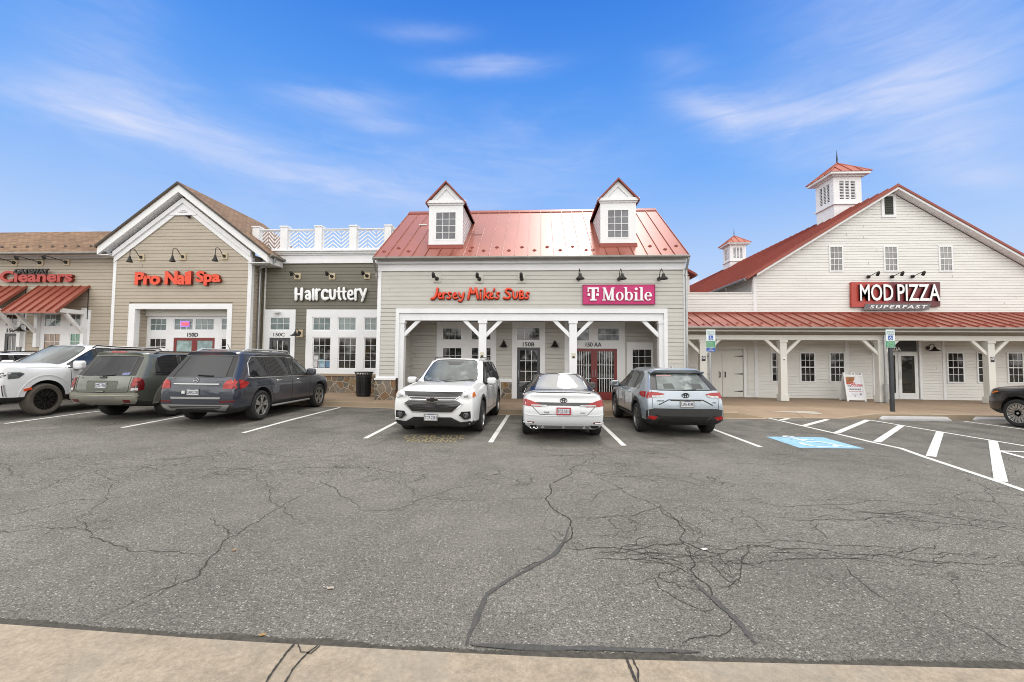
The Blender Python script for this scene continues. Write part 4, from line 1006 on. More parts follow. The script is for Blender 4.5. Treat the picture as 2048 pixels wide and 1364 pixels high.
# louvred triangle at the peak
zv = at_y(368, 430.7, YG)[1]; hv = (gzap - .94 - zv) / GS
mb = MB(); mb.prism([(gcx - hv - .25, zv), (gcx + hv + .25, zv), (gcx, zv + (hv + .25) * GS)], YG - .045, YG - .02); mb.box(gcx - hv - .20, gcx + hv + .20, YG - .075, YG - .046, zv - .02, zv + .07)
k = 0
while True:
    z = zv + .15 + k * .075; w_ = (hv - .16) - (z - zv - .1) / GS
    if w_ < .06: break
    mb.obox((gcx, YG - .06, z), (w_, 0, 0), (0, .02, .02), (0, -.008, .010)); k += 1
mb.build('gable_vent', M_white, GB)
mb = MB()                                     # rake boards, soffits, returns
tx0, tx1 = gcx - 3.60, gcx + 4.12
def gpt(x, drop): return (x, grz(x, drop))
for e in (tx0, tx1):
    mb.prism([gpt(gcx, .0), gpt(gcx, .34), gpt(e, .34), gpt(e, .0)], YGR, YGR + .05)
    mb.prism([gpt(gcx, .30), gpt(gcx, .34), gpt(e, .34), gpt(e, .30)], YGR + .05, YG - .001)
for e, g in ((tx0, gx0), (tx1, gx1)):       # level soffit behind the rake foot, along the eave
    zf_ = grz(e, .34)
    mb.box(min(e, g), max(e, g), YGR + .051, 22.7, zf_, zf_ + .03)
    mb.box(e - .02, e + .02, YGR + .05, 22.7, zf_ - .002, grz(e, .02))
mb.build('rake_board', M_white, GB)
mb = MB()
for e in (tx0 - .06, tx1 + .06):
    P = [(gcx, YGR - .06, gzap + .10), (e, YGR - .06, grz(e, -.10)), (e, 22.6, grz(e, -.10)), (gcx, 22.6, gzap + .10)]; Q = [(p[0], p[1], p[2] - .095) for p in P]
    fl_ = e < gcx
    mb.add(P + Q, [(0, 3, 2, 1) if fl_ else (0, 1, 2, 3), (4, 5, 6, 7) if fl_ else (7, 6, 5, 4), (0, 1, 5, 4), (1, 2, 6, 5), (2, 3, 7, 6)])
mb.build('roof', M_shin_y, GB)
mb = MB()
for e in (tx0 - .062, tx1 + .062): mb.prism([gpt(gcx, -.10), gpt(gcx, .0), gpt(e, .0), gpt(e, -.10)], YGR - .075, YGR - .061)
mb.build('drip_edge', mat('dark_brown_drip_edge', (.045, .035, .028), .6), GB)
zeg = grz(tx1, .0)
mb = MB(); mb.lathe([(0, YGR + .02), (.07, YGR + .02), (.07, 22.6), (0, 22.6)], (tx1 + .11, 0, zeg - .02), 'Y', 12); mb.build('gutter', M_gutter, GB, smooth=True)
mb = MB(); mb.tube([(tx1 + .11, YG - .0, zeg - .07), (tx1 + .08, YG, zeg - .24), (gx1 + .18, YG + .28, zeg - .45), (gx1 + .10, YG + .42, zeg - .62), (gx1 + .10, YG + .42, .35)], .05, 10)
for z in (zeg - .7, 2.1): mb.box(gx1 + .03, gx1 + .17, YG + .34, YG + .48, z - .013, z + .013)
mb.build('downspout', M_galv, GB, smooth=True)
mb = MB(); mb.box(gx1 + .16, gx1 + .22, YH - .05, YH - .02, .3, hz1); mb.build('corner_board', M_cream, GB)
# recessed entrance
gi = rect(267.5, 618, 452.5, 800, YG)
mb = MB(); mb.box(go[0], gi[0], YG - .04, YG + .2, .25, go[3]); mb.box(gi[1], go[1], YG - .04, YG + .2, .25, go[3]); mb.box(gi[0], gi[1], YG - .04, YG + .2, gi[3], go[3]); mb.build('opening_trim', M_white, GB)
mb = MB(); siding(mb, [(YG + .2, .3), (YP, .3), (YP, go[3]), (YG + .2, go[3])], side_right(gi[0] - .02), .153); mb.build('entrance_side_wall', M_siding_t, GB)
mb = MB(); mb.box(gi[0], gi[1], YG + .2, YP + .1, gi[3] + .02, gi[3] + .06); mb.build('entrance_ceiling', M_cream, GB)
go_ = rect(290, 633, 470, 800, YP)
tw = [rect(300, 636, 335, 662, YP), rect(348, 636, 388, 661, YP), rect(390, 636, 430, 661, YP), rect(443, 636, 478, 661, YP)]
lw = [rect(298, 676, 333, 740, YP), rect(441.5, 676, 476, 740, YP)]; dd = rect(346, 675.5, 428.5, 790, YP); dd = (dd[0], dd[1], .3, dd[3])
casing(GB, (gi[0] - .3, gi[1] + .6, .3, go_[3]), tw + lw + [dd], YP)
mb = MB(); mb.box(gi[0] - .3, gi[1] + .6, YP - .12, YP + .02, go_[3], gi[3] + .019); mb.build('fascia_board', M_cream, GB)
mb = MB(); mb.box(gi[0] - .5, gi[1] + .6, YP + .04, YP + .2, .2, gi[3] + .06); mb.build('back_wall', M_siding_t, GB)
for w_, c_ in zip(tw, (3, 3, 3, 2)): window(GB, w_, YP, c_, 2, M_glass_blind, name='transom_window')
for w_ in lw: window(GB, w_, YP, 3, 4, M_glass)
M_glass_paper = glass('door_glass_over_pale_paper', (.30, .40, .40), .05, .3, 2.5)
xm = (dd[0] + dd[1]) / 2
door(GB, (dd[0], xm - .004, dd[2], dd[3]), YP, M_reddoor, M_glass_paper, 1, 1, 1); door(GB, (xm + .004, dd[1], dd[2], dd[3]), YP, M_reddoor, M_glass_paper, 1, 1, -1)
unit_number(GB, '150D', 376, 665.5, 397.5, 673.5, YP)
mb = MB(); mb.lathe([(0, 0), (.05, .0), (.05, .16), (0, .16)], (at_y(381, 435, YG)[0], YG - .20, at_y(381, 435, YG)[1]), 'Y', 10); mb.build('security_light', M_bronze, GB, smooth=True)

# ================================================================== cleaners wing
YC = 17.6
CB = thing('wing_building', (-22, YC, .3), 'low tan clapboard wing under a long brown shingle roof at the left edge', 'building')
cz1 = at_y(100, 517.5, YC)[1]; ce = at_y(100, 505, 17.2)[1]; cx0 = -34
Cd, Cw = rect(-30, 620, 50, 800, YC), rect(79, 620, 178, 800, YC)
mb = MB(); siding(mb, [(cx0, .3), (gx0 - .05, .3), (gx0 - .05, cz1), (cx0, cz1)], front(YC), .153, [(Cd[0], Cd[1], 0, Cd[3]), (Cw[0], Cw[1], 0, Cw[3])]); mb.box(cx0, gx0, YC + .036, YC + 5, .1, cz1); mb.build('front_wall', M_siding_t, CB)
mb = MB(); mb.box(cx0, gx0 - .03, YC - .05, YC - .003, cz1, ce - .05); mb.box(cx0, gx0 - .03, YC - .30, YC - .26, cz1 + .1, ce - .02); mb.box(cx0, gx0 - .03, YC - .259, YC - .051, cz1 + .1, cz1 + .13); mb.build('fascia_board', M_white, CB)
rz_ = at_y(100, 464, 19.6)[1]
mb = MB(); P = [(cx0, 17.15, ce), (gx0 - .3, 17.15, ce), (gx0 + 1.6, 19.6, rz_), (cx0, 19.6, rz_), (cx0, 22.5, ce), (gx0, 22.5, ce)]
mb.add(P + [(p[0], p[1], p[2] - .06) for p in P[:2]], [(0, 1, 2, 3), (3, 2, 5, 4), (6, 7, 1, 0)]); mb.build('roof', M_shin_x, CB)
cs = (rz_ - ce) / (19.6 - 17.15); M_bg = mat('brown_metal_snow_guard', (.07, .045, .035), .5)
SGB = SG.copy(); SGB.name = 'snow_guard_brown'; SGB.materials.clear(); SGB.materials.append(M_bg)
for i in range(10):
    px_ = 4.4 + 25.4 * (i - 1); X, Z = at_y(px_, 492, 17.7)
    o = add_guard(X, 17.7, lambda y: ce + (y - 17.15) * cs + .02, CB, -(PI / 2 - math.atan(cs))); o.data = SGB; o.scale = (1.0, 1.3, 1.0)
mb = MB(); mb.lathe([(0, cx0), (.065, cx0), (.065, gx0 - .25), (0, gx0 - .25)], (0, 17.10, ce - .06), 'X', 12); mb.build('gutter', M_gutter, CB, smooth=True)
ctw = [rect(89, 627, 124, 654, YC), rect(140, 627, 173, 654, YC)]; clw = [rect(86, 666, 121, 730, YC), rect(139, 666, 171, 730, YC)]
casing(CB, (Cw[0], Cw[1], .9, Cw[3]), ctw + clw, YC)
for w_ in ctw: window(CB, w_, YC, 3, 2, M_glass_blind)
window(CB, clw[0], YC, 3, 4, M_glass_amber); window(CB, clw[1], YC, 3, 4, M_glass_green)
cdd, cdt = rect(7.5, 667, 43, 790, YC), rect(12, 628, 47, 653, YC); cdd = (cdd[0], cdd[1], .32, cdd[3])
casing(CB, (Cd[0], Cd[1], .32, Cd[3]), [cdd, cdt], YC, name='door_casing'); window(CB, cdt, YC, 3, 2, M_glass, name='transom_window'); door(CB, cdd, YC, M_darkdoor, M_glass, 3, 3, 1)
unit_number(CB, '150E', 15.5, 657, 36.5, 665, YC)

# red metal awnings on white brackets
def awning(x0t, x1t, label):
    Xa, Xb = at_y(x0t, 572.5, YC)[0], at_y(x1t, 572.5, YC)[0]; zt_ = at_y(130, 572.5, YC)[1]; yb_ = 16.3; zb2 = at_y(55, 623, yb_)[1]
    A = thing('metal_awning', ((Xa + Xb) / 2, YC, zb2), label, 'awning', 'red metal awnings over the shop windows')
    mb = MB(); P = [(Xa, yb_, zb2), (Xb, yb_, zb2), (Xb, YC - .02, zt_), (Xa, YC - .02, zt_)]; Q = [(p[0], p[1], p[2] - .06) for p in P]
    mb.add(P + Q, [(0, 1, 2, 3), (7, 6, 5, 4), (0, 4, 5, 1), (1, 5, 6, 2), (3, 7, 4, 0)])
    d = Vector((0, YC - yb_, zt_ - zb2)); L = d.length; d.normalize(); n_ = Vector((0, -d.z, d.y))
    for i in range(7):
        x = Xa + .02 + (Xb - Xa - .04) * i / 6; mb.obox(Vector((x, (YC + yb_) / 2 - .01, (zt_ + zb2) / 2)) + n_ * .025, (.012, 0, 0), d * (L / 2), n_ * .03)
    mb.build('awning_roof', M_red_roof, A)
    for X in (Xa + .12, Xb - .12):
        mb = MB(); zt2 = at_y(150, 619, YC)[1]
        mb.box(X - .08, X + .08, YC - .17, YC - .035, zt2 - 1.7, zt2 + .04)
        mb.box(X - .075, X + .075, yb_ + .18, YC - .171, zb2 - .005, zb2 + .17)
        a, b_ = Vector((0, yb_ + .45, zb2 - .004)), Vector((0, YC - .171, zb2 - .75)); t = (b_ - a).normalized(); s_ = Vector((0, -t.z, t.y))
        mb.obox((X, (a.y + b_.y) / 2, (a.z + b_.z) / 2 - .03), (.06, 0, 0), t * ((b_ - a).length / 2), s_ * .055); mb.build('bracket', M_white, A)
    mb = MB(); mb.tube([(Xb - .04, YC - .05, zt_ - .05), (Xb - .04, YC - .05, zb2 - .2)], .015, 6); mb.build('stay_rod', M_black, A)
    return A
awning(79, 181.5, 'whole red metal awning above the green-lit shop window beside the gable')
awning(-47, 56, 'red metal awning above the door at the left edge, cut off by the frame')

# ================================================================== white barn
YBW, YPP = 19.3, 17.6
BB = thing('barn_building', (15.65, YBW, .15), 'large white clapboard barn with a red roof, louvred cupolas and a long porch', 'building')
bx = 15.65; bzap = at_y(1783, 369, YBW - .35)[1]; BS = .628; bxe = 9.62; bxr = 2 * bx - bxe
def brz(x, d=0): return bzap - d - abs(x - bx) * BS
EXP = .118
zpr = at_y(1700, 627, YBW)[1]
mb = MB()
siding(mb, [(bxe, .15), (bxr, .15), (bxr, brz(bxe, .25)), (bx, bzap - .25), (bxe, brz(bxe, .25))], front(YBW), EXP, [rect(1403, 700, 1487, 820, YBW), rect(1780, 679, 1838, 820, YBW)], lip=.012)
mb.prism([(bxe, .1), (bxr, .1), (bxr, brz(bxe, .2)), (bx, bzap - .2), (bxe, brz(bxe, .2))], YBW + .035, YBW + .2); mb.build('front_wall', M_siding_b, BB)
zpar = at_y(1440, 587, YBW)[1]
mb = MB(); siding(mb, [(5.2, .15), (bxe, .15), (bxe, zpar), (5.2, zpar)], front(YBW), EXP, [rect(1403, 700, 1487, 820, YBW)], lip=.012); mb.box(5.2, bxe, YBW + .035, YBW + .15, .1, zpar); mb.box(5.2, bxe, YBW - .03, YBW + .18, zpar, zpar + .05); mb.build('link_wall', M_siding_b, BB)
mb = MB(); siding(mb, [(-59, .15), (-YBW, .15), (-YBW, brz(bxe, .2)), (-59, brz(bxe, .2))], side_left(bxe), .17, lip=.02); mb.build('side_wall', M_siding_b, BB)
mb = MB(); w_ = .12
mb.box(bxe - .01, bxe + .13, YBW - .03, YBW - .001, zpr, brz(bxe + .1, .3)); mb.box(bxe - .03, bxe - .001, YBW - .03, YBW + .12, zpar, brz(bxe, .3))
for e in (bxe, bxr): mb.prism([(bx, bzap - .10), (bx, bzap - .20), (e, brz(e, .20)), (e, brz(e, .10))], YBW - .36, YBW - .33); mb.prism([(bx, bzap - .16), (bx, bzap - .20), (e, brz(e, .20)), (e, brz(e, .16))], YBW - .329, YBW)
mb.build('rake_trim', M_white, BB)
mb = MB(); ov = .42
for sg in (-1, 1):
    e = bx + sg * (bx - bxe + ov)
    P = [(bx, YBW - .40, bzap), (e, YBW - .40, brz(e)), (e, 60, brz(e)), (bx, 60, bzap)]; Q = [(p[0], p[1], p[2] - .10) for p in P]
    mb.add(P + Q, [(0, 3, 2, 1) if sg < 0 else (0, 1, 2, 3), (4, 5, 6, 7) if sg < 0 else (7, 6, 5, 4), (0, 1, 5, 4), (1, 2, 6, 5)])
    if sg < 0:
        d = Vector((bx - e, 0, bzap - brz(e))); L = d.length; d.normalize(); n_ = Vector((-d.z, 0, d.x))
        for k in range(70):
            y = YBW - .39 + k * .55
            mb.obox(Vector(((bx + e) / 2, y, (bzap + brz(e)) / 2)) + n_ * .02, d * (L / 2), (0, .011, 0), n_ * .022)
mb.build('roof', mat('weathered_red_barn_metal', (.25, .052, .034), .42, metal=.2, var=.14, vscale=.7), BB)
el_ = bxe - ov
mb = MB(); mb.lathe([(0, YBW - .3), (.065, YBW - .3), (.065, 58), (0, 58)], (el_ - .05, 0, brz(el_) - .08), 'Y', 10); mb.build('gutter', M_gutter, BB, smooth=True)
mb = MB(); ydn = 20.9; mb.tube([(el_ - .05, ydn, brz(el_) - .1), (el_ - .05, ydn, brz(el_) - .4), (bxe - .10, ydn, brz(el_) - .6), (bxe - .07, ydn, brz(el_) - .8), (bxe - .07, ydn, zpar - .5)], .045, 8); mb.build('downspout', M_gutter, BB, smooth=True)
def cupola(cx, cy, s, zb0):
    """square louvred cupola with a flared red roof and a finial"""
    mb = MB(); h = s / 2
    z0, z1, z2 = zb0, zb0 + .62 * s, zb0 + .62 * s + 1.05 * s
    mb.box(cx - h * .98, cx + h * .98, cy - h * .98, cy + h * .98, z0 - 1.2 * s, z1); mb.box(cx - h * 1.10, cx + h * 1.10, cy - h * 1.10, cy + h * 1.10, z1, z1 + .05 * s)
    p = h; q = .22 * s                      # corner piers and the rails between
    for sx_ in (-1, 1):
        for sy_ in (-1, 1): mb.box(cx + sx_ * p, cx + sx_ * (p - q), cy + sy_ * p, cy + sy_ * (p - q), z1 + .05 * s, z2)
    for sg in (-1, 1):
        for za_, zb3 in ((z1 + .05 * s, z1 + .19 * s), (z2 - .16 * s, z2)):
            mb.box(cx - p + q, cx + p - q, cy + sg * p, cy + sg * (p - .08), za_, zb3); mb.box(cx + sg * p, cx + sg * (p - .08), cy - p + q, cy + p - q, za_, zb3)
    mb.box(cx - h * 1.14, cx + h * 1.14, cy - h * 1.14, cy + h * 1.14, z2, z2 + .05 * s); mb.box(cx - h * 1.40, cx + h * 1.40, cy - h * 1.40, cy + h * 1.40, z2 + .05 * s, z2 + .13 * s)
    c = mb.build('cupola', M_white, BB)
    mb = MB(); mb.box(cx - p + .10, cx + p - .10, cy - p + .10, cy + p - .10, z1 + .06 * s, z2 - .01); mb.build('louvre_void', mat('dusky_louvre_void', (.10, .10, .10), .9), c)
    mb = MB(); lo, hi = z1 + .19 * s, z2 - .16 * s; n = 12
    for k in range(n):
        z = lo + (hi - lo) * (k + .5) / n; d = (hi - lo) / n
        for sg in (-1, 1):
            mb.obox((cx, cy + sg * (p - .05), z), (p - q, 0, 0), (0, sg * .03, -d * .30), (0, .004, .010)); mb.obox((cx + sg * (p - .05), cy, z), (0, p - q, 0), (sg * .03, 0, -d * .30), (.004, 0, .010))
    for f in (-.34, .34):
        for sg in (-1, 1):
            mb.box(cx + f * (p - q) - .035, cx + f * (p - q) + .035, cy + sg * (p - .004), cy + sg * (p - .09), lo, hi); mb.box(cx + sg * (p - .004), cx + sg * (p - .09), cy + f * (p - q) - .035, cy + f * (p - q) + .035, lo, hi)
    mb.build('louvre', M_white, c)
    mb = MB(); e = h * 1.46; zr_, za2 = z2 + .13 * s, z2 + .13 * s + .62 * s
    B4 = [(cx - e, cy - e, zr_), (cx + e, cy - e, zr_), (cx + e, cy + e, zr_), (cx - e, cy + e, zr_)]; ap = (cx, cy, za2)
    mb.add(B4 + [ap], [(0, 1, 4), (1, 2, 4), (2, 3, 4), (3, 0, 4), (3, 2, 1, 0)])
    for i in range(4):
        a, b_ = Vector(B4[i]), Vector(B4[(i + 1) % 4]); apv = Vector(ap); nn = (b_ - a).cross(apv - a).normalized()
        for f in (0.0, .25, .5, .75):
            st_ = a.lerp(b_, f); mid = a.lerp(b_, .5); tt = 1 - abs(f - .5) * 2
            en = st_ + (apv - mid) * tt if f else apv
            if (en - st_).length < .05: continue
            d = (en - st_); mb.obox((st_ + en) / 2 + nn * .02, d / 2, d.cross(nn).normalized() * .014, nn * .025)
    mb.build('cupola_roof', M_red_matte, c)
    mb = MB(); mb.lathe([(.03 * s, za2 - .03), (.022 * s, za2 + .10 * s), (.028 * s, za2 + .14 * s), (.004, za2 + .52 * s), (0, za2 + .52 * s)], (cx, cy, 0), 'Z', 8); mb.build('finial', M_black, c)
cs1 = 1.36; cs2 = 1.22
cupola(bx, 22.6, cs1, at_y(1668, 409, 21.9)[1] - .62 * cs1); cupola(bx, 34.2, cs2, at_y(1470, 522, 33.5)[1] - .62 * cs2)
# porch: roof, gutter, beam, posts
zp0, zp1 = at_y(1700, 654.5, 17.25)[1], zpr; PX0, PX1 = 5.25, 30
mb = MB(); mb.add([(PX0, 17.22, zp0), (PX1, 17.22, zp0), (PX1, YBW - .02, zp1), (PX0, YBW - .02, zp1), (PX0, 17.22, zp0 - .05), (PX1, 17.22, zp0 - .05), (PX1, YBW - .02, zp1 - .05), (PX0, YBW - .02, zp1 - .05)], [(0, 1, 2, 3), (7, 6, 5, 4), (4, 5, 1, 0), (4, 0, 3, 7)])
d = Vector((0, YBW - 17.24, zp1 - zp0)); L = d.length; d.normalize(); n_ = Vector((0, -d.z, d.y)); ps = (zp1 - zp0) / (YBW - 17.24)
pr = mb.build('porch_roof', M_red_roof, BB); mb = MB(); nse = int((PX1 - PX0) / .478)
for i in range(nse): mb.obox(Vector((PX0 + .3 + i * .478, (YBW + 17.24) / 2, (zp1 + zp0) / 2)) + n_ * .022, (.011, 0, 0), d * (L / 2 - .01), n_ * .026)
mb.build('standing_seam', M_red_roof, pr)
mb = MB(); mb.box(PX0, PX1, YBW - .07, YBW - .001, zp1 - .02, zp1 + .06); mb.build('head_flashing', M_red_dark, pr)
tl2 = -(PI / 2 - math.atan(ps))
for i in range(1, 36): add_guard(PX0 + .3 + (i - .5) * .478, 17.50 if i % 2 else 17.72, lambda y: zp0 + (y - 17.24) * ps, BB, tl2)
mb = MB(); mb.lathe([(0, PX0), (.058, PX0), (.058, PX1), (0, PX1)], (0, 17.16, zp0 - .05), 'X', 12); mb.build('porch_gutter', M_gutter, BB, smooth=True)
zb0, zb1, zfa0, zfa1 = [at_y(1700, y, YPP)[1] for y in (680.2, 670.5, 665.5, 659.5)]
mb = MB(); mb.box(PX0, PX1, 17.26, 17.30, zfa0 + .02, zp0 - .052); mb.build('porch_fascia', M_cream, BB)
mb = MB()
mb.box(PX0, PX1, YPP + .02, YPP + .20, zb0, zb1); mb.build('porch_beam', M_cream, BB)
mb = MB(); mb.box(PX0, PX1, 17.31, YBW - .03, zfa0 + .01, zfa0 + .04); mb.build('porch_ceiling', mat('porch_ceiling_boards', (.42, .40, .35), .6, var=.1), BB)
for px0_, px1_ in ((1400.5, 1414.5), (1561.5, 1574.5), (1758, 1771), (1977.5, 1991)): porch_post(px0_, px1_, YPP - .03, zb0, .17, BB, True, True, m=M_cream, bw=.13, dep=.23)
x_ = at_y(1180, 700, YPP)[0]
# barn openings
def bwin(x0, y0, x1, y1, gm, label=None, cols=3, rows=4): return window(BB, rect(x0, y0, x1, y1, YBW), YBW - .016, cols, rows, gm, M_white, w=.06, mw=.018, proud=.02, split=True, label=label)
for a, b_ in ((1541.5, 1573), (1599, 1630.5), (1658, 1690), (1893, 1928), (1953, 1988), (2013.5, 2047), (2076, 2112)): bwin(a, 704, b_, 764.5 + (a - 1541) * .005, M_glass_porch)
for a, b_ in ((1657.5, 1686), (1766.7, 1795.6), (1876.7, 1905)): bwin(a, 491.5, b_, 543.8, M_glass_curtain)
lv = rect(1762, 388, 1791, 435, YBW); li = rect(1767.5, 392, 1786, 430, YBW)
mb = MB(); frame_boxes(mb, lv[0], lv[1], lv[2], lv[3], (li[0] - lv[0]), YBW - .04, YBW + .01); o = mb.build('gable_louvre', M_white, BB)
mb = MB(); mb.box(li[0], li[1], YBW - .012, YBW - .004, li[2], li[3])
n = 11
for k in range(n): z = li[2] + (li[3] - li[2]) * (k + .5) / n; mb.obox(((li[0] + li[1]) / 2, YBW - .022, z), ((li[1] - li[0]) / 2, 0, 0), (0, .012, .02), (0, -.003, .004))
mb.build('louvre', mat('dark_green_grey_louvre', (.05, .055, .045), .6), o)
# double plank doors with strap hinges
for (a, b_, hd_, hg) in ((1403, 1443.6, 1439, 1403), (1444.4, 1485, 1449, 1485)):
    r_ = rect(a, 702, b_, 794, YBW); mb = MB(); mb.box(r_[0], r_[1], YBW - .02, YBW + .02, .17, r_[3])
    for k in range(1, 6): x = r_[0] + (r_[1] - r_[0]) * k / 6; mb.box(x - .004, x + .004, YBW - .0225, YBW - .019, .2, r_[3] - .02)
    dr = mb.build('barn_door', M_cream, BB)
    xh, zh = at_y(hd_ if hg < 1440 else 1449.5, 749, YBW); tubes('handle', [[(xh, YBW - .02, zh - .12), (xh, YBW - .075, zh - .09), (xh, YBW - .075, zh + .09), (xh, YBW - .02, zh + .12)]], .02, M_black, dr)
    for zpx in (712.5, 748, 782.5):
        xg, zg = at_y(hg, zpx, YBW); s_ = 1 if hg < 1440 else -1
        MB().prism([(xg, zg + .03), (xg, zg - .03), (xg + s_ * .38, zg - .008), (xg + s_ * .38, zg + .008)], YBW - .03, YBW - .0235).build('strap_hinge', M_black, dr)
for a, b_, o_, t_ in ((1487, 1491, .030, -.3), (1509, 1516, .028, .2), (1690, 1698, .028, .2), (1745, 1753, .028, .2), (1838, 1843, .04, .2), (1885, 1890, .028, .2)):
    r_ = rect(a, 681, b_, 796, YBW); MB().box(r_[0], r_[1], YBW - o_, YBW - .002, .17, r_[3] + t_).build('wall_board', M_white, BB)

mb = MB(); r_ = rect(1495, 694, 1511, 788, YBW)
frame_boxes(mb, r_[0], r_[1], r_[2], r_[3], .025, YBW - .022, YBW - .004); mb.build('hatch', M_cream, BB)
r_ = rect(1780, 679, 1838, 820, YBW); tp, dr_, sd_ = rect(1782, 680, 1833, 703, YBW), rect(1797, 706, 1836, 800, YBW), rect(1783, 706, 1795, 800, YBW)
mb = MB(); mb.box(r_[0], r_[1], YBW + .05, YBW + .08, .17, r_[3]); mb.build('entrance_back', M_dark, BB)
mb = MB(); mb.box(tp[0], tp[1], YBW - .005, YBW + .02, tp[2], tp[3]); mb.build('transom_panel', mat('charcoal_transom_panel', (.03, .03, .032), .4), BB)
dz = (.17, dr_[3])
door(BB, (dr_[0], dr_[1], dz[0], dz[1]), YBW + .0, M_whitealu, M_glass, 1, 1, -1, w=.13, kick=.26)
door(BB, (sd_[0] - .1, dr_[0] - .02, dz[0], dz[1]), YBW + .004, M_whitealu, M_glass, 1, 1, 1, w=.10, kick=.26, pull=False, name='side_light')
fit_text('unit_number', '150A', rect(1778, 694, 1801.5, 702.3, YBW), YBW - .006, .012, M_letter_white, BB, bold=.02)
# ================================================================== wall lamps
def lamp_cone(parent, reach=.55, plate=True, dish=False):
    """gooseneck sign lamp; local frame: the wall is y = 0, the lamp reaches towards -y"""
    if plate: MB().box(-.13, .13, -.04, 0, -.14, .14).build('mounting_block', M_tanplate, parent)
    mb = MB(); mb.lathe([(0, -.02), (.07, -.045), (.065, -.075), (0, -.08)], (0, 0, 0), 'Y', 14); mb.build('canopy', M_bronze, parent, smooth=True)
    pts = [(0, -.06, 0), (0, -.16, .05), (0, -.26, .17), (0, -.36, .26), (0, -.46, .27), (0, -reach + .01, .20), (0, -reach, .08), (0, -reach, -.10)]
    if dish: pts = [(0, -.06, 0), (0, -.12, .12), (0, -.22, .26), (0, -.36, .30), (0, -.48, .22), (0, -reach, .05)]
    tubes('arm', [pts], .014, M_bronze, parent)
    mb = MB(); z = pts[-1][2]
    prof = [(.0, z + .02), (.035, z + .02), (.045, z - .04), (.05, z - .07), (.115, z - .22), (.118, z - .235), (.10, z - .225), (.03, z - .10), (0, z - .09)]
    if dish: prof = [(0, z + .03), (.05, z + .03), (.06, z - .05), (.10, z - .09), (.155, z - .14), (.16, z - .165), (.145, z - .155), (.08, z - .10), (0, z - .09)]
    mb.lathe(prof, (0, -reach, 0), 'Z', 18); mb.build('lamp_shade', M_bronze, parent, smooth=True)
def lamp_bullet(parent, plate=M_tanplate, reach=.62, drop=.0):
    if plate: MB().box(-.14, .14, -.035, 0, -.14, .14).build('mounting_block', plate, parent)
    mb = MB(); mb.lathe([(0, -.02), (.075, -.04), (.07, -.09), (.03, -.12), (0, -.12)], (0, 0, 0), 'Y', 14); mb.build('canopy', M_bronze, parent, smooth=True)
    tubes('arm', [[(0, -.10, 0), (0, -.30, .05), (0, -reach + .08, .10), (0, -reach, .09)]], .016, M_bronze, parent)
    mb = MB(); t = Vector((0, .55, -.83)).normalized(); p = Vector((0, -reach - .02, .12))
    mb.tube([p, p + t * .03, p + t * .05, p + t * .20, p + t * .205], [.02, .045, .058, .062, .035], 14); mb.build('lamp_head', M_bronze, parent, smooth=True)
def lamp_barn(parent, plate=True):
    if plate: MB().box(-.14, .14, -.03, 0, -.17, .17).build('mounting_block', M_tanplate, parent)
    mb = MB(); mb.lathe([(0, -.02), (.08, -.04), (.075, -.07), (0, -.08)], (0, 0, .02), 'Y', 14); mb.build('canopy', M_bronze, parent, smooth=True)
    tubes('arm', [[(0, -.06, .02), (0, -.14, .14), (0, -.24, .19), (0, -.33, .15), (0, -.36, .04)]], .014, M_bronze, parent)
    mb = MB(); mb.lathe([(0, .06), (.05, .05), (.06, -.01), (.10, -.05), (.19, -.10), (.195, -.125), (.17, -.11), (.08, -.05), (0, -.04)], (0, -.36, 0), 'Z', 18); mb.build('lamp_shade', M_bronze, parent, smooth=True)
def lamp_bell(parent):
    mb = MB(); mb.lathe([(0, -.01), (.07, -.02), (.06, -.06), (0, -.07)], (0, 0, .06), 'Y', 12); mb.build('canopy', M_bronze, parent, smooth=True)
    tubes('arm', [[(0, -.05, .06), (0, -.12, .14), (0, -.17, .16), (0, -.18, .06)]], .014, M_bronze, parent)
    mb = MB(); mb.lathe([(0, .12), (.018, .12), (.03, .06), (.06, .03), (.10, -.02), (.145, -.10), (.18, -.12), (.16, -.11), (.08, -.02), (0, .0)], (0, -.18, 0), 'Z', 18); mb.build('lamp_shade', M_bronze, parent, smooth=True)
def lamps(name, builder, cat, group, spots, **kw):
    proto = None
    for (px_, py_, Y, label) in spots:
        X, Z = at_y(px_, py_, Y)
        if proto is None:
            o = thing(name, (X, Y - .013, Z), label, cat, group, False); builder(o, **kw); proto = o
        else:
            o = copy_tree(proto); o.location = (X, Y - .013, Z); o['label'] = label
lamps('gooseneck_lamp', lamp_cone, 'wall lamp', 'gooseneck lamps over the nail spa sign', [(284.5, 515, YG, 'leftmost of three black gooseneck lamps on tan blocks on the tan gable'), (367.5, 514, YG, 'middle one of three black gooseneck lamps on tan blocks on the tan gable'), (450.5, 513, YG, 'rightmost of three black gooseneck lamps on tan blocks on the tan gable')])
lamps('spotlight', lamp_bullet, 'wall lamp', 'spotlights on tan blocks over the hair salon sign', [(596, 553, YH, 'small black spotlight on tan block on the olive grey wall, nearest the gable'), (665, 553, YH, 'middle one of three small black spotlights on the olive grey wall'), (735, 552, YH, 'small black spotlight on tan block on the olive grey wall, nearest the pale shop')], reach=.55)
lamps('spotlight', lamp_bullet, 'wall lamp', 'spotlights over the cleaners sign', [(31, 526, YC, 'long-armed black spotlight on the left wing, nearest the left edge of the photo'), (82.5, 526, YC, 'middle one of three long-armed black spotlights on the tan left wing'), (134.6, 525, YC, 'long-armed black spotlight on the left wing, nearest the tan gable')], reach=.95)
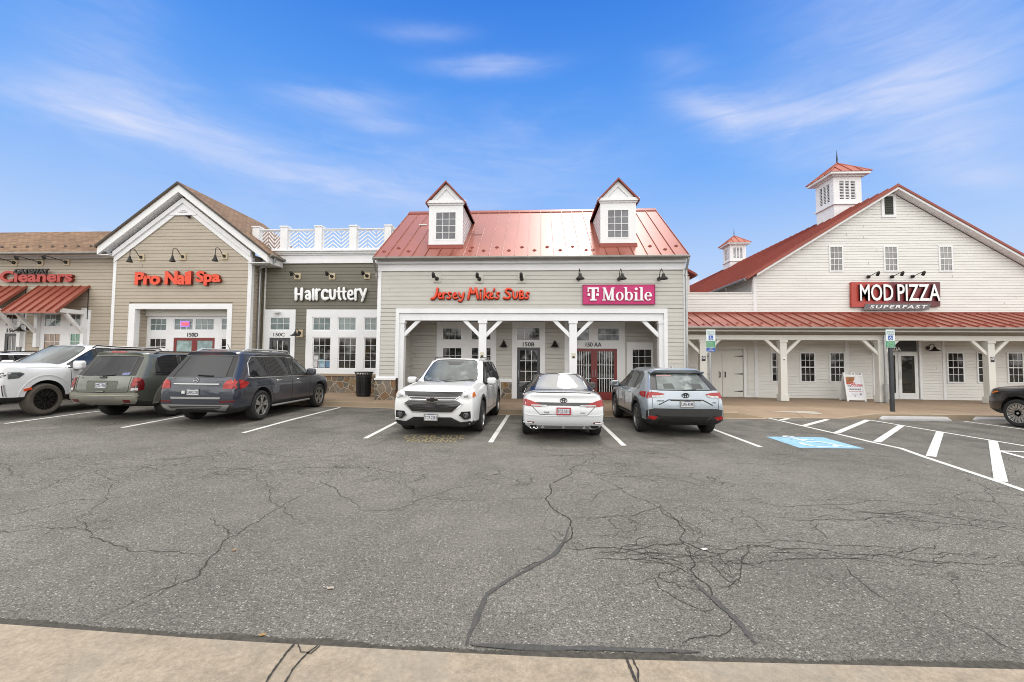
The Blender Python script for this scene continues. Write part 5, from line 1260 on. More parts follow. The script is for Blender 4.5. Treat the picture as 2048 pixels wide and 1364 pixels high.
lamps('spotlight', lamp_bullet, 'wall lamp', 'spotlights over the sandwich shop sign', [(874.5, 558, YF, 'leftmost of three small black spotlights above the orange red script letters'), (959, 558.5, YF, 'middle one of three small black spotlights above the orange red script letters'), (1043.5, 558.5, YF, 'rightmost of three small black spotlights above the orange red script letters')], plate=M_plate_c, reach=.62)
lamps('gooseneck_lamp', lamp_cone, 'wall lamp', 'gooseneck lamps over the magenta sign', [(1157, 558.5, YF, 'black dish gooseneck lamp over the left end of the magenta sign'), (1237.5, 558.5, YF, 'black dish gooseneck lamp over the middle of the magenta sign'), (1317, 558.5, YF, 'black dish gooseneck lamp near the grey downspout at the right of the magenta sign')], plate=False, dish=True, reach=.60)
lamps('spotlight', lamp_bullet, 'wall lamp', 'spotlights over the pizza sign', [(1734.5, 554, YBW, 'leftmost of three black spotlights above the dark red barn sign'), (1781.5, 554, YBW, 'middle one of three black spotlights above the dark red barn sign'), (1822.5, 553.5, YBW, 'rightmost of three black spotlights above the dark red barn sign')], plate=None, reach=.62)
lamps('barn_lamp', lamp_barn, 'wall lamp', None, [(600, 667, YH, 'black shaded wall lamp on tan block between the 150C door and the salon windows')])
lamps('barn_lamp', lamp_barn, 'wall lamp', None, [(59, 658, YC, 'black shaded wall lamp beside the 150E number under the awnings')], plate=False)
lamps('barn_lamp', lamp_barn, 'wall lamp', 'shaded lamps either side of the barn door', [(1742, 697, YBW, 'black shaded wall lamp partly hidden behind the porch post left of the 150A door'), (1853, 697, YBW, 'black shaded wall lamp to the right of the 150A door')], plate=False)
lamps('bell_lamp', lamp_bell, 'wall lamp', 'bell lamps on the recessed shop wall', [(1008, 688, YB, 'small black bell lamp left of the 150B door'), (1109.5, 688, YB, 'small black bell lamp between the 150B door and the red double doors')])

# ================================================================== signs
def sign(label, px_, py_, Y, name='shop_sign'):
    X, Z = at_y(px_, py_, Y); return thing(name, (X, Y, Z), label, 'sign')
RED2 = [M_letter_red, M_letter_ret]; WH2 = [M_letter_white, mat('grey_letter_return', (.10, .10, .105), .5)]
# -- stroke lettering for the hand-drawn and heavy faces: each glyph is a few round strokes on a 0..1 grid
def strokes(name, glyphs, Y, depth, m, parent, squash=.42, base=0.0):
    """glyphs: list of (x0, y0, x1, y1 photo box, [(points, radius px)])"""
    mb = MB(); k = 0
    for (x0, y0, x1, y1, paths) in glyphs:
        for pts, r in paths:
            P = []; R_ = []
            for i, p in enumerate(pts):
                X, Z = at_y(x0 + (x1 - x0) * p[0], y1 + (y0 - y1) * p[1], Y); P.append(Vector((X, 0, Z)))
                R_.append(r * (p[2] if len(p) > 2 else 1) * Y / FPX * 1.02)
            # round the stroke ends with short caps, smooth by one corner-cutting pass
            if len(P) > 2:
                Q, S = [P[0]], [R_[0]]
                for a, b_, ra, rb in zip(P[:-1], P[1:], R_[:-1], R_[1:]): Q += [a.lerp(b_, .25), a.lerp(b_, .75)]; S += [ra * .75 + rb * .25, ra * .25 + rb * .75]
                Q.append(P[-1]); S.append(R_[-1]); P, R_ = Q, S
            t0 = (P[0] - P[1]).normalized(); t1 = (P[-1] - P[-2]).normalized()
            P = [P[0] + t0 * R_[0] * .85] + P + [P[-1] + t1 * R_[-1] * .85]; R_ = [R_[0] * .45] + R_ + [R_[-1] * .45]
            o = len(mb.v); mb.tube(P, R_, 10); k += 1
            for i in range(o, len(mb.v)): v = mb.v[i]; mb.v[i] = (v[0], Y - depth * .5 - base + v[1] * squash * 2.2 - .0007 * (k % 9), v[2])
    return mb.build(name, m, parent, smooth=True, angle=60)
def arc(cx, cy, rx, ry, a0, a1, n=9): return [(cx + rx * math.cos(math.radians(a0 + (a1 - a0) * i / (n - 1))), cy + ry * math.sin(math.radians(a0 + (a1 - a0) * i / (n - 1)))) for i in range(n)]
# sandwich shop: brush script, orange red over a dark backing
S = sign('orange red brush-script channel letters on the pale grey shop wall above the porch', 960, 590, YF)
def jm():
    J = [(865, 577, 880, 599, [([(.75, 1), (.62, .45), (.35, .10), (-.05, .05)], 2.32)])]
    e = lambda x0, x1, y0=585.5, y1=598: (x0, y0, x1, y1, [([(.15, .50), (.85, .62), (.60, 1), (.15, .75), (.12, .25), (.5, 0), (1.0, .18)], 1.68)])
    r = (886, 585.5, 894, 598, [([(.2, 1), (.25, .0)], 1.68), ([(.25, .55), (.6, .95), (1, .85)], 1.60)])
    s = lambda x0, x1, y0=585, y1=598: (x0, y0, x1, y1, [([(.9, .9), (.45, 1.0), (.3, .70), (.8, .35), (.55, 0), (.0, .12)], 1.68)])
    y = (918, 586, 929, 603, [([(.1, 1), (.25, .55), (.65, .50), (.95, 1)], 1.68), ([(.95, 1), (.8, .4), (.45, 0), (.05, .08)], 1.76)])
    M = (936, 577, 957, 598, [([(.05, 0), (.28, 1)], 2.32), ([(.28, 1), (.50, .30), (.78, 1)], 2.24), ([(.78, 1), (.98, .02)], 2.40)])
    i = (960, 586, 964, 598, [([(.4, 1), (.5, 0)], 1.84)]); dot = (960, 578, 965, 583, [([(.3, .4), (.6, .5)], 1.84)])
    k = (967, 577, 979, 598, [([(.3, 1), (.15, 0)], 1.92), ([(.95, .62), (.3, .35), (.95, 0)], 1.76)])
    ap = (987, 577, 991, 584, [([(.6, 1), (.2, .2)], 1.52)])
    S_ = (1008, 578, 1024, 598, [([(.95, .88), (.55, 1.02), (.15, .80), (.45, .55), (.85, .32), (.6, 0), (.0, .10)], 2.16)])
    u = (1026, 584, 1036, 598, [([(.1, 1), (.1, .2), (.5, 0), (.9, .3), (.9, 1)], 1.84)])
    b = (1039, 582, 1048, 598, [([(.1, 0), (.1, 1), (.75, .95), (.75, .6), (.1, .52), (.9, .40), (.85, .05), (.1, 0)], 1.76)])
    return J + [e(877, 885), r, s(895, 904), e(906, 916), y, M, i, dot, k, e(980, 987), ap, s(991, 1000), S_, u, b, s(1050, 1059)]
strokes('lettering_backing', [(a - .3, b + .9, c - .3, d + .9, [(p, r + .55) for p, r in g]) for a, b, c, d, g in jm()], YF, .06, M_letter_ret, S, .35)
strokes('lettering', jm(), YF, .12, M_letter_red, S, .35, .04)
# phone shop: magenta panel, white serif letters and the split T
S = sign('magenta panel with white serif letters below three black dish lamps', 1237, 590, YF)
b_ = rect(1166, 571, 1308, 608.3, YF); MB().box(b_[0], b_[1], YF - .07, YF - .015, b_[2], b_[3]).build('panel', M_magenta, S)
mb = MB(); frame_boxes(mb, b_[0] - .02, b_[1] + .02, b_[2] - .02, b_[3] + .02, .018, YF - .08, YF - .016); mb.build('panel_edge', mat('dark_magenta_edge', (.30, .012, .09), .5), S)
def serif(name, parent, Y):
    mb = MB(); n = [0]
    def R(x0, y0, x1, y1):
        q = rect(x0, y0, x1, y1, Y); n[0] += 1; mb.box(q[0], q[1], Y - .13 - .0008 * (n[0] % 13), Y - .05, q[2], q[3])
    def O(cx, cy, rx, ry, hx, hy, a0=0, a1=360, N=22):    # ring with thick sides, thin top and bottom
        vs = []; n[0] += 1; yf_ = Y - .13 - .0008 * (n[0] % 13)
        for i in range(N + 1):
            a = math.radians(a0 + (a1 - a0) * i / N)
            for (ax, ay) in ((rx, ry), (hx, hy)):
                X, Z = at_y(cx + ax * math.cos(a), cy - ay * math.sin(a), Y); vs += [(X, yf_, Z), (X, Y - .05, Z)]
        fs = []
        for i in range(N):
            p, q = 4 * i, 4 * (i + 1)
            fs += [(p, p + 2, q + 2, q), (p, q, q + 1, p + 1), (p + 2, p + 3, q + 3, q + 2)]
        fs += [(0, 1, 3, 2), (4 * N, 4 * N + 2, 4 * N + 3, 4 * N + 1)]
        mb.add(vs, fs)
    def D(x0, y0, x1, y1, w):
        n[0] += 1; P = [at_y(*p, Y) for p in ((x0, y0), (x0 + w, y0), (x1 + w, y1), (x1, y1))]; mb.prism(P, Y - .13 - .0008 * (n[0] % 13), Y - .05)
    # T with its broken bar: crossbar, drops, stem, foot, two dots
    R(1174.5, 576, 1196.5, 579.3); R(1174.5, 579.3, 1177, 585); R(1194, 579.3, 1196.5, 585); R(1182.6, 579, 1188.6, 600.4); R(1179, 599.8, 1192.3, 602); R(1174.5, 588, 1179.2, 592.7); R(1191.8, 588, 1196.5, 592.7)
    # M
    R(1204, 576.3, 1210, 578); R(1222, 576.3, 1228.3, 578); R(1206, 577, 1207.8, 601); D(1205.6, 576.6, 1214.2, 601.5, 4.4); D(1221.6, 576.6, 1215.0, 601.3, 2.4); R(1221.4, 577, 1226, 601); R(1203.4, 600.2, 1210.6, 602); R(1219, 600.2, 1228.6, 602)
    # o b i l e
    O(1238.2, 593.5, 7.6, 8.7, 3.8, 7.4); R(1248.6, 575.5, 1252.6, 601.4); R(1246.6, 575.5, 1250, 577); O(1256.6, 593.4, 7.6, 8.8, 3.6, 7.4)
    R(1268.6, 585.4, 1272.8, 601.4); R(1266.4, 585.2, 1270, 586.8); R(1266.2, 600.4, 1275.4, 602); O(1270.8, 579, 2.7, 2.7, .1, .1, N=12)
    R(1279.2, 575.5, 1283.4, 601.4); R(1277, 575.4, 1280, 577); R(1276.8, 600.4, 1286, 602)
    O(1294.8, 593.5, 7.4, 8.7, 3.5, 7.3, 0, 322); R(1289.6, 592, 1302, 593.8)
    return mb.build(name, M_letter_white, parent)
serif('lettering', S, YF)
# nail spa: fat serif face, red with dark returns
S = sign('bright orange red bold channel letters on the tan gable', 361, 558, YG)
for w_, a, c_, y0_, y1_ in (('Pro', 276, 327, 545, 571), ('Nail', 335.5, 388, 543.5, 570.5), ('Spa', 397, 446, 543, 572)):
    o = fit_text('lettering', w_, rect(a, y0_, c_, y1_, YG), YG - .03, .13, RED2, S, bold=.045, spacing=.92)
# cleaners: bold red word under a small black one
S = sign('deep red letters with smaller black letters above, on the tan left wing', 80, 553, YC)
fit_text('lettering', 'Cleaners', rect(7.5, 542.5, 151.5, 565, YC), YC - .03, .12, [mat('deep_red_lettering', (.42, .030, .022), .35), M_letter_ret], S, bold=.035)
fit_text('small_lettering', 'GATEWAY', rect(40, 539.3, 108, 549, YC), YC - .16, .06, M_letter_black, S, bold=.04)
# hair salon: heavy white lower-case face
S = sign('chunky white channel letters on the olive grey wall', 663, 589, YH)
def hc():
    V = lambda x0, x1, y0=580, y1=600.5: (x0, y0, x1, y1, [([(.5, 1), (.5, 0)], (x1 - x0) / 2 * .98)])
    G = []
    G += [(592, 578.5, 609, 600, [([(.16, 1), (.16, .02)], 3.24), ([(.84, 1), (.80, .02)], 3.24), ([(.2, .50), (.8, .50)], 2.38)])]
    G += [(612, 582, 624.5, 600, [([(.2, .82), (.6, .95), (.84, .70), (.84, .02)], 2.92), ([(.78, .56), (.30, .48), (.18, .22), (.50, .03), (.8, .18)], 2.59)])]
    G += [(626.5, 580, 632, 600, [([(.5, 1), (.5, .02)], 2.92)]), (633.5, 580, 642.5, 600, [([(.25, 1), (.25, .02)], 2.92), ([(.3, .80), (.65, .98), (.98, .98)], 2.59)])]
    G += [(644.5, 580, 658.5, 600.5, [([(.92, .80), (.62, .97), (.24, .80), (.18, .3), (.48, .04), (.92, .16)], 3.35)])]
    G += [(660.5, 581, 674.5, 600.5, [([(.16, 1), (.18, .25), (.5, .05), (.82, .25), (.84, 1)], 2.81)])]
    G += [(676.5, 577, 684.5, 600.5, [([(.48, 1), (.45, .20), (.85, .05)], 2.70), ([(.02, .70), (.95, .70)], 2.05)]), (686, 577, 694.5, 600.5, [([(.48, 1), (.45, .20), (.85, .05)], 2.70), ([(.0, .70), (.95, .70)], 2.05)])]
    G += [(696.5, 581, 709.5, 600.5, [([(.16, .48), (.86, .52), (.80, .86), (.48, .97), (.18, .75), (.18, .25), (.5, .04), (.90, .12)], 2.48)])]
    G += [(711.5, 580, 720, 600.5, [([(.22, 1), (.22, .02)], 2.81), ([(.3, .82), (.6, .98), (.98, 1.0)], 2.48)])]
    G += [(720.5, 579.5, 735, 602, [([(.14, 1), (.46, .45)], 2.81), ([(.92, 1), (.40, .0)], 2.81)])]
    return G
strokes('lettering_return', [(a - .9, b + .6, c - .9, d + .6, g) for a, b, c, d, g in hc()], YH, .06, WH2[1], S, .3)
strokes('lettering', hc(), YH, .13, M_letter_white, S, .3, .04)
# pizza sign on the barn
S = sign('dark red box sign with white block letters and grey strip on the barn', 1786, 592, YBW)
def mod_panel():
    m = bpy.data.materials.new('mottled_red_sign_face'); m.use_nodes = True; T = NT(m.node_tree); b = bsdf(m)
    v = T.new('ShaderNodeTexCoord').outputs['Object']; s_ = T.new('ShaderNodeSeparateXYZ'); T.t.links.new(v, s_.inputs[0])
    ya = at_y(1706, 590, YBW)[0]; yb_ = at_y(1872, 590, YBW)[0]
    t = T.m('DIVIDE', T.m('SUBTRACT', s_.outputs[0], ya), yb_ - ya)
    T.t.links.new(T.ramp(t, [(.0, (.42, .045, .030)), (.38, (.34, .022, .022)), (.44, (.12, .010, .016)), (.7, (.20, .016, .02)), (1, (.10, .012, .018))]), b.inputs['Base Color']); b.inputs['Roughness'].default_value = .35
    return m
q = [at_y(*p, YBW) for p in ((1698.5, 565.2), (1874.5, 565.2), (1875, 613.5), (1699, 614.5))]
MB().prism(q, YBW - .13, YBW - .015).build('panel', [mod_panel()], S)
q = [at_y(*p, YBW) for p in ((1726, 608.3), (1856, 608), (1851, 619.8), (1720.5, 621))]
MB().prism(q, YBW - .16, YBW - .132).build('lower_panel', mat('grey_sign_strip', (.13, .125, .135), .5, var=.1), S)
for w_, a, c_ in (('MOD', 1712.5, 1778), ('PIZZA', 1786.5, 1871)):
    fit_text('lettering', w_, rect(a, 570, c_, 603, YBW), YBW - .132, .09, [M_letter_white, M_letter_black], S, bold=.012, spacing=1.0)
fit_text('small_lettering', 'SUPERFAST', rect(1733, 611.3, 1848, 617.8, YBW), YBW - .162, .015, M_letter_white, S, shear=.25, spacing=1.25, bold=.012)
# neon in the nail spa transom
S = sign('small glowing pink and violet neon sign in the 150D transom window', 372, 648, YP, 'neon_sign')
def emis(name, c, s): 
    m = bpy.data.materials.new(name); m.use_nodes = True; b = bsdf(m); b.inputs['Base Color'].default_value = (*c, 1); b.inputs['Emission Color'].default_value = (*c, 1); b.inputs['Emission Strength'].default_value = s; return m
def pt(x, y, o=.05): X, Z = at_y(x, y, YP); return (X, YP - o, Z)
tubes('neon_border', [[pt(363, 643), pt(380.5, 643), pt(380.5, 653), pt(363, 653), pt(363, 643)]], .012, emis('violet_neon', (.45, .25, .9), .9), S, 6)
MB().box(pt(363.5, 648)[0], pt(380, 648)[0], YP - .035, YP - .028, pt(370, 652.5)[2], pt(370, 643.5)[2]).build('neon_board', emis('pink_glow_board', (.45, .22, .42), .30), S)
fit_text('neon_lettering', 'OPEN', rect(365, 645.3, 379, 650.8, YP), YP - .05, .015, emis('red_neon', (1.0, .12, .12), 1.0), S, bold=.01)

# ================================================================== street furniture
def acc_sign(px_, pole_px, ytop, ybot, Yb, label, dark, extra):
    X = at_y(px_, 720, Yb)[0]; zg = gz(X, Yb) + .15
    Ppx = at_y(pole_px, 760, Yb)[0]
    S = thing('parking_sign', (Ppx, Yb, zg), label, 'sign', 'accessible parking signs')
    zt_ = at_y(px_, ytop, Yb)[1]
    if dark: MB().box(Ppx - .05, Ppx + .05, Yb - .04, Yb + .04, zg, at_y(px_, 690, Yb)[1]).build('post', mat('dark_grey_painted_post', (.045, .050, .058), .45, var=.15, vscale=4), S)
    else:
        mb = MB(); mb.tube([(Ppx, Yb, zg - .02), (Ppx, Yb, zt_ - .1)], .04, 12); mb.build('post', M_galv, S, smooth=True)
    yb_ = Yb - .065
    def plate(y0, y1, m, name, x0=None, x1=None, k=0):
        r_ = rect(x0 or px_ - 8.7, y0, x1 or px_ + 8.7, y1, yb_); return MB().box(r_[0], r_[1], yb_ - .006 - k * .004, yb_ - k * .004, r_[2], r_[3]).build(name, m, S)
    M_sw = mat('white_reflective_sheeting', (.72, .76, .79), .35); M_sg = mat('green_sign_sheeting', (.035, .26, .13), .35); M_sb = mat('blue_sign_sheeting', (.02, .09, .40), .35)
    main = plate(659.5, 681.5, M_sw, 'sign_plate'); r_ = rect(px_ - 9.2, 659, px_ + 9.2, 695, yb_)
    mb = MB(); frame_boxes(mb, r_[0], r_[1], r_[2], r_[3], .018, yb_ - .005, yb_ + .002); mb.build('sign_edge', mat('pale_green_sign_border', (.40, .58, .55), .4), S)
    plate(681.7, 694.3, M_sg, 'sign_plate'); pb = plate(671, 679.8, M_sb, 'symbol_plate', px_ - 4.4, px_ + 4.4, 2)
    for i, (t_, y) in enumerate((('RESERVED', 662.5), ('PARKING', 666.8))): fit_text('sign_text', t_, rect(px_ - 7.5, y, px_ + 7.5, y + 2.6, yb_), yb_ - .007, .003, mat('green_sign_text', (.06, .20, .17), .5), S)
    for i, t_ in enumerate(('PENALTY', '$100-500 FINE', 'TOW-AWAY')): fit_text('sign_text', t_, rect(px_ - 7, 683 + i * 3.9, px_ + 7, 685.6 + i * 3.9, yb_), yb_ - .007, .003, mat('pale_sign_text', (.55, .72, .55), .5), S)
    # wheelchair figure
    def sp(u, v): X_, Z_ = at_y(px_ - 4.4 + 8.8 * u, 679.8 - 8.8 * v, yb_); return (X_, yb_ - .016, Z_)
    tubes('wheelchair_symbol', [[sp(*p) for p in arc(.48, .32, .24, .24, 130, 400, 12)], [sp(.40, .80), sp(.42, .46), sp(.66, .44), sp(.80, .20), sp(.9, .2)], [sp(.38, .84), sp(.40, .88)]], .009, M_sw, S, 6)
    if extra:
        plate(696.2, 703, M_sb, 'lower_plate'); fit_text('sign_text', 'VAN', rect(px_ - 3, 697, px_ + 3, 699.2, yb_), yb_ - .007, .003, M_sw, S); fit_text('sign_text', 'ACCESSIBLE', rect(px_ - 6.5, 700, px_ + 6.5, 702, yb_), yb_ - .007, .003, M_sw, S)
    return S
acc_sign(1421.5, 1420.5, 659, 800, 14.1, 'accessible parking sign with blue lower plate on a round galvanised post behind the silver car', False, True)
acc_sign(1780.5, 1783, 659, 823, 14.5, 'accessible parking sign on a dark square post by the barn door', True, False)
# porch downspout beside the second sign
mb = MB(); X, Z = at_y(1771, 740, YPP - .1); mb.tube([(X, YPP - .10, zb1), (X, YPP - .10, .9)], .05, 10); mb.build('porch_downspout', M_galv, BB, smooth=True)
mb = MB(); mb.tube([(X, YPP - .10, .9), (X, YPP - .10, .17)], .075, 12); mb.build('downspout_boot', M_galv, BB, smooth=True)
# litter bin of steel straps
p = ground(721, 793.7, .15); bx_, by_ = p.x, p.y + .28
T_ = thing('litter_bin', (bx_, by_, gz(bx_, by_) + .15), 'round black slatted steel litter bin on the pavement below the salon windows', 'litter bin', None, False)
H_ = .98
mb = MB(); n = 30
for k in range(n):
    a = 2 * PI * k / n; c_, s_ = math.cos(a), math.sin(a)
    pr_ = [(.275, .10), (.285, .45), (.295, .78), (.31, .88), (.365, .97)]
    for (r0, z0), (r1, z1) in zip(pr_[:-1], pr_[1:]): mb.obox((c_ * (r0 + r1) / 2, s_ * (r0 + r1) / 2, (z0 + z1) / 2), (c_ * .004, s_ * .004, 0), (-s_ * .017, c_ * .017, 0), (c_ * (r1 - r0) / 2, s_ * (r1 - r0) / 2, (z1 - z0) / 2))
mb.build('strap_cage', M_black, T_)
for r, z, t_ in ((.28, .10, .03), (.292, .66, .02), (.30, .80, .05), (.362, .965, .014)): MB().lathe([(r + .006, z - t_), (r + .006, z + t_), (r - .006, z + t_), (r - .006, z - t_)], (0, 0, 0), 'Z', 32, True).build('hoop', M_black, T_)
mb = MB(); mb.lathe([(0, .09), (.255, .09), (.265, .80), (.25, .80), (.245, .12), (0, .12)], (0, 0, 0), 'Z', 24); mb.build('liner', M_dark, T_)
mb = MB(); mb.lathe([(0, .0), (.26, .0), (.26, .05), (.22, .09), (0, .09)], (0, 0, 0), 'Z', 24); mb.build('foot_ring', M_black, T_)
# wheel stops
def wheel_stop(x0, x1, y, label):
    a, b_ = ground(x0, y), ground(x1, y); Yw = (a.y + b_.y) / 2 + .08; L = (b_.x - a.x) / 2
    mb = MB(); prof = [(-.085, 0), (-.085, .05), (-.05, .115), (.05, .115), (.085, .05), (.085, 0)]; cx = (a.x + b_.x) / 2
    vs = []
    for u, s_ in ((-L, .0), (-L + .10, 1), (L - .10, 1), (L, .0)):
        vs += [(cx + u, Yw + yy * (1 if s_ else .8), z * (1 if s_ else .35)) for yy, z in prof]
    fs = [(i * 6 + j, i * 6 + j + 1, (i + 1) * 6 + j + 1, (i + 1) * 6 + j) for i in range(3) for j in range(5)] + [(5, 4, 3, 2, 1, 0), (18, 19, 20, 21, 22, 23)]
    mb.add(vs, fs); o = mb.build('wheel_stop', M_stop)
    return tag(o, label, 'wheel stop', 'concrete wheel stops')
wheel_stop(1771, 1897, 841.5, 'whole pale concrete wheel stop in front of the dark square sign post'); wheel_stop(1958, 2100, 842.5, 'pale concrete wheel stop partly hidden by the front wheel of the black car')
# sandwich board
p0, p1 = ground(1693, 802.5, .155), ground(1733, 803, .155); bw_ = (p1 - p0).length
A = thing('sandwich_board', ((p0.x + p1.x) / 2, p0.y, .157), 'white plastic A-frame sandwich board with a pizza poster by the barn wall', 'sandwich board')
cxA, yA = (p0.x + p1.x) / 2, p0.y; hA = 1.16; ta = .20
def AF(u, v, o=0.0, back=False):          # board coordinates: u across, v up the sloping face
    yy = ta * v; return (cxA + u * bw_ / 2, yA + (yy - o if not back else 2 * ta - yy + o) , .157 + v * hA)
M_pl = mat('white_moulded_plastic', (.74, .75, .76), .4)
for back in (False, True):
    mb = MB()
    def bd(u0, u1, v0, v1, o0=0, o1=.03):
        vs = [AF(u, v, o, back) for o in (o0, o1) for u, v in ((u0, v0), (u1, v0), (u1, v1), (u0, v1))]; mb.add(vs, [(0, 1, 2, 3), (7, 6, 5, 4), (0, 4, 5, 1), (1, 5, 6, 2), (2, 6, 7, 3), (3, 7, 4, 0)])
    bd(-.96, -.80, 0, 1); bd(.80, .96, 0, 1); bd(-.80, .80, .04, .12); bd(-.80, .80, .86, .93); bd(-.80, .80, .12, .86, .0, .012); bd(-.20, -.13, .93, 1.0); bd(.13, .20, .93, 1.0); bd(-.20, .20, 1.0, 1.02)
    mb.build('board', M_pl, A)
    if back: break
    pb = MB(); vs = [AF(u, v, .0145) for u, v in ((-.78, .13), (.78, .13), (.78, .85), (-.78, .85))]; pb.add(vs, [(0, 1, 2, 3)]); po = pb.build('poster', mat('white_poster_paper', (.70, .71, .76), .5), A)
    pz = MB(); c_ = AF(-.78, .84, .017); N = 14
    pz.add([c_] + [AF(-.78 + .92 * math.cos(-PI / 2 * i / N), .845 + .26 * math.sin(-PI / 2 * i / N), .017) for i in range(N + 1)], [(0, i + 2, i + 1) for i in range(N)])
    mpz = mat('pizza_topping', (.36, .15, .05), .6, var=.6, vscale=16, grime=.8); pz.build('pizza_picture', mpz, po)
    def txt(t_, u0, u1, v0, v1, m, shear=0):
        me = text_mesh(t_, .03, shear); co = np.array([v.co[:] for v in me.vertices]); mn, mx = co.min(0), co.max(0)
        for v, c in zip(me.vertices, co): a_, b2 = (c[0] - mn[0]) / (mx[0] - mn[0]), (c[1] - mn[1]) / (mx[1] - mn[1]); v.co = AF(u0 + (u1 - u0) * a_, v0 + (v1 - v0) * b2, .0175)
        me.materials.clear(); me.materials.append(m); link('poster_text', me, po)
    rd = mat('poster_red_ink', (.50, .02, .03), .5); dk = mat('poster_dark_ink', (.05, .05, .06), .5); gy = mat('poster_grey_ink', (.30, .30, .33), .5)
    txt('RAISE', -.72, .12, .585, .66, rd); txt('THE', -.70, -.36, .50, .565, dk); txt('DOUGH', -.30, .78, .51, .60, rd)
    for u0, u1, v0, v1, m_ in ((-.6, .62, .405, .44, dk), (-.64, .70, .325, .352, mat('poster_pink_ink', (.50, .30, .30), .5)), (-.40, .22, .24, .262, gy)):
        ln = MB(); u = u0; rr = random.Random(int(v0 * 1000))        # lines of small print, too small to read
        while u < u1 - .02: w_ = rr.uniform(.04, .16); ln.add([AF(min(u, u1), v0, .0175), AF(min(u + w_, u1), v0, .0175), AF(min(u + w_, u1), v1, .0175), AF(min(u, u1), v1, .0175)], [(0, 1, 2, 3)]); u += w_ + .025
        ln.build('small_print', m_, po)
    pz = MB(); pz.add([AF(.5 + .13 * math.cos(2 * PI * i / 12), .245 + .04 * math.sin(2 * PI * i / 12), .017) for i in range(12)], [tuple(range(12))]); pz.add([AF(u, v, .017) for u, v in ((-.16, .165), (.02, .165), (.02, .205), (-.16, .205))], [(0, 1, 2, 3)]); pz.build('poster_emblem', gy, po)
# little notices on the porch posts
def notice(px_, py_, w_, h_, Y, m, label, ring=False, cat='notice'):
    X, Z = at_y(px_, py_, Y); r_ = rect(px_ - w_ / 2, py_ - h_ / 2, px_ + w_ / 2, py_ + h_ / 2, Y)
    N_ = thing('notice', (X, Y, Z), label, cat, 'small notices on the porch posts')
    MB().box(r_[0], r_[1], Y - .006, Y - .001, r_[2], r_[3]).build('plate', m, N_)
    if ring:
        mb = MB(); ce_ = at_y(px_, py_ - h_ * .14, Y); k = (r_[1] - r_[0]) / 2
        mb.lathe([(k * .72, -.007), (k * .72, -.009), (k * .50, -.009), (k * .50, -.007)], (ce_[0], Y, ce_[1]), 'Y', 20, True); mb.obox((ce_[0], Y - .0085, ce_[1]), (k * .40, 0, k * .40), (0, .001, 0), (-k * .07, 0, k * .07)); mb.build('no_smoking_symbol', M_letter_white, N_)
    else:
        mb = MB(); q_ = rect(px_ - w_ * .3, py_ + h_ * .1, px_ + w_ * .3, py_ + h_ * .42, Y); mb.box(q_[0], q_[1], Y - .009, Y - .0065, q_[2], q_[3]); mb.build('printed_block', M_letter_black, N_)
M_ncream = mat('cream_notice', (.60, .57, .46), .5)
yp_ = YPP + .01
notice(1407.3, 717, 7.4, 10.5, yp_ - .001, M_black, 'small black no-smoking notice on the barn porch post behind the silver crossover', True)
notice(1568, 717.5, 5.0, 6, yp_ - .001, M_white, 'tiny white notice on the barn porch post left of the sandwich board')
notice(1985, 719, 7.6, 10.5, yp_ - .001, M_black, 'small black no-smoking notice on the rightmost barn porch post', True)
notice(964, 709.5, 8, 11, YF + .04, M_ncream, 'small cream notice on the white porch post behind the white crossover')
notice(1147, 711.5, 8, 11, YF + .04, M_ncream, 'small cream notice on the white porch post beside the red doors')
# ================================================================== cars
def paint(name, col, metal=0.0, rough=.38):
    m = mat(name, col, rough, metal=metal, coat=1.0, var=.03, vscale=1.5); return m
P_white = paint('white_car_paint', (.68, .69, .70)); P_pearl = paint('pearl_white_car_paint', (.66, .68, .70), .05)
P_silver = paint('blue_silver_car_paint', (.36, .41, .46), .55, .34); P_slate = paint('slate_blue_car_paint', (.030, .037, .054), .25, .30)
P_sage = paint('sage_green_car_paint', (.125, .134, .112), .5, .36); P_blackp = paint('black_car_paint', (.010, .010, .012), .1, .3)
P_bumper = mat('silver_sage_bumper_paint', (.27, .265, .225), .38, metal=.45, coat=.8, var=.05)
M_tyre = mat('tyre_rubber', (.018, .018, .018), .85, var=.2, vscale=9, bump=.3, bscale=40)
M_tyre_dusty = mat('dusty_tyre_rubber', (.085, .073, .060), .9, var=.25, vscale=6, bump=.3, bscale=40)
M_trim = mat('black_car_plastic', (.022, .022, .023), .55, var=.12, vscale=6)
M_gloss = mat('gloss_black_plastic', (.010, .010, .011), .12, coat=.6)
M_tint = glass('tinted_car_glass', (.010, .010, .014), .03, .2, 1.5, ior=1.42)
M_ws = glass('car_windscreen_glass', (.060, .072, .070), .03, .5, 1.6, ior=1.75, tintcol=(.13, .15, .145))
M_clearg = glass('car_side_glass', (.035, .042, .042), .03, .4, 2.0, ior=1.6, tintcol=(.08, .10, .095))
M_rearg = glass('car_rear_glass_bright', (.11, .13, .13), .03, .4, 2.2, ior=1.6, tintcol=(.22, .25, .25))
M_hot = glass('steep_sedan_glass', (.10, .105, .11), .02, .2, 1.5, ior=3.2)  # base lightened so a bright sky reflection is partly put into the colour
M_red = mat('red_lamp_lens', (.33, .008, .008), .15, coat=.35, var=.2, vscale=12); M_redd = mat('dark_red_lamp_lens', (.12, .006, .008), .15, coat=.4, var=.3, vscale=14)
M_amber = mat('amber_lamp_lens', (.62, .16, .02), .15, coat=1.0); M_clear = mat('clear_lamp_lens', (.50, .51, .52), .08, coat=1.0, var=.35, vscale=22); M_lampd = mat('smoked_lamp_lens', (.09, .095, .10), .08, coat=1.0, var=.5, vscale=20)
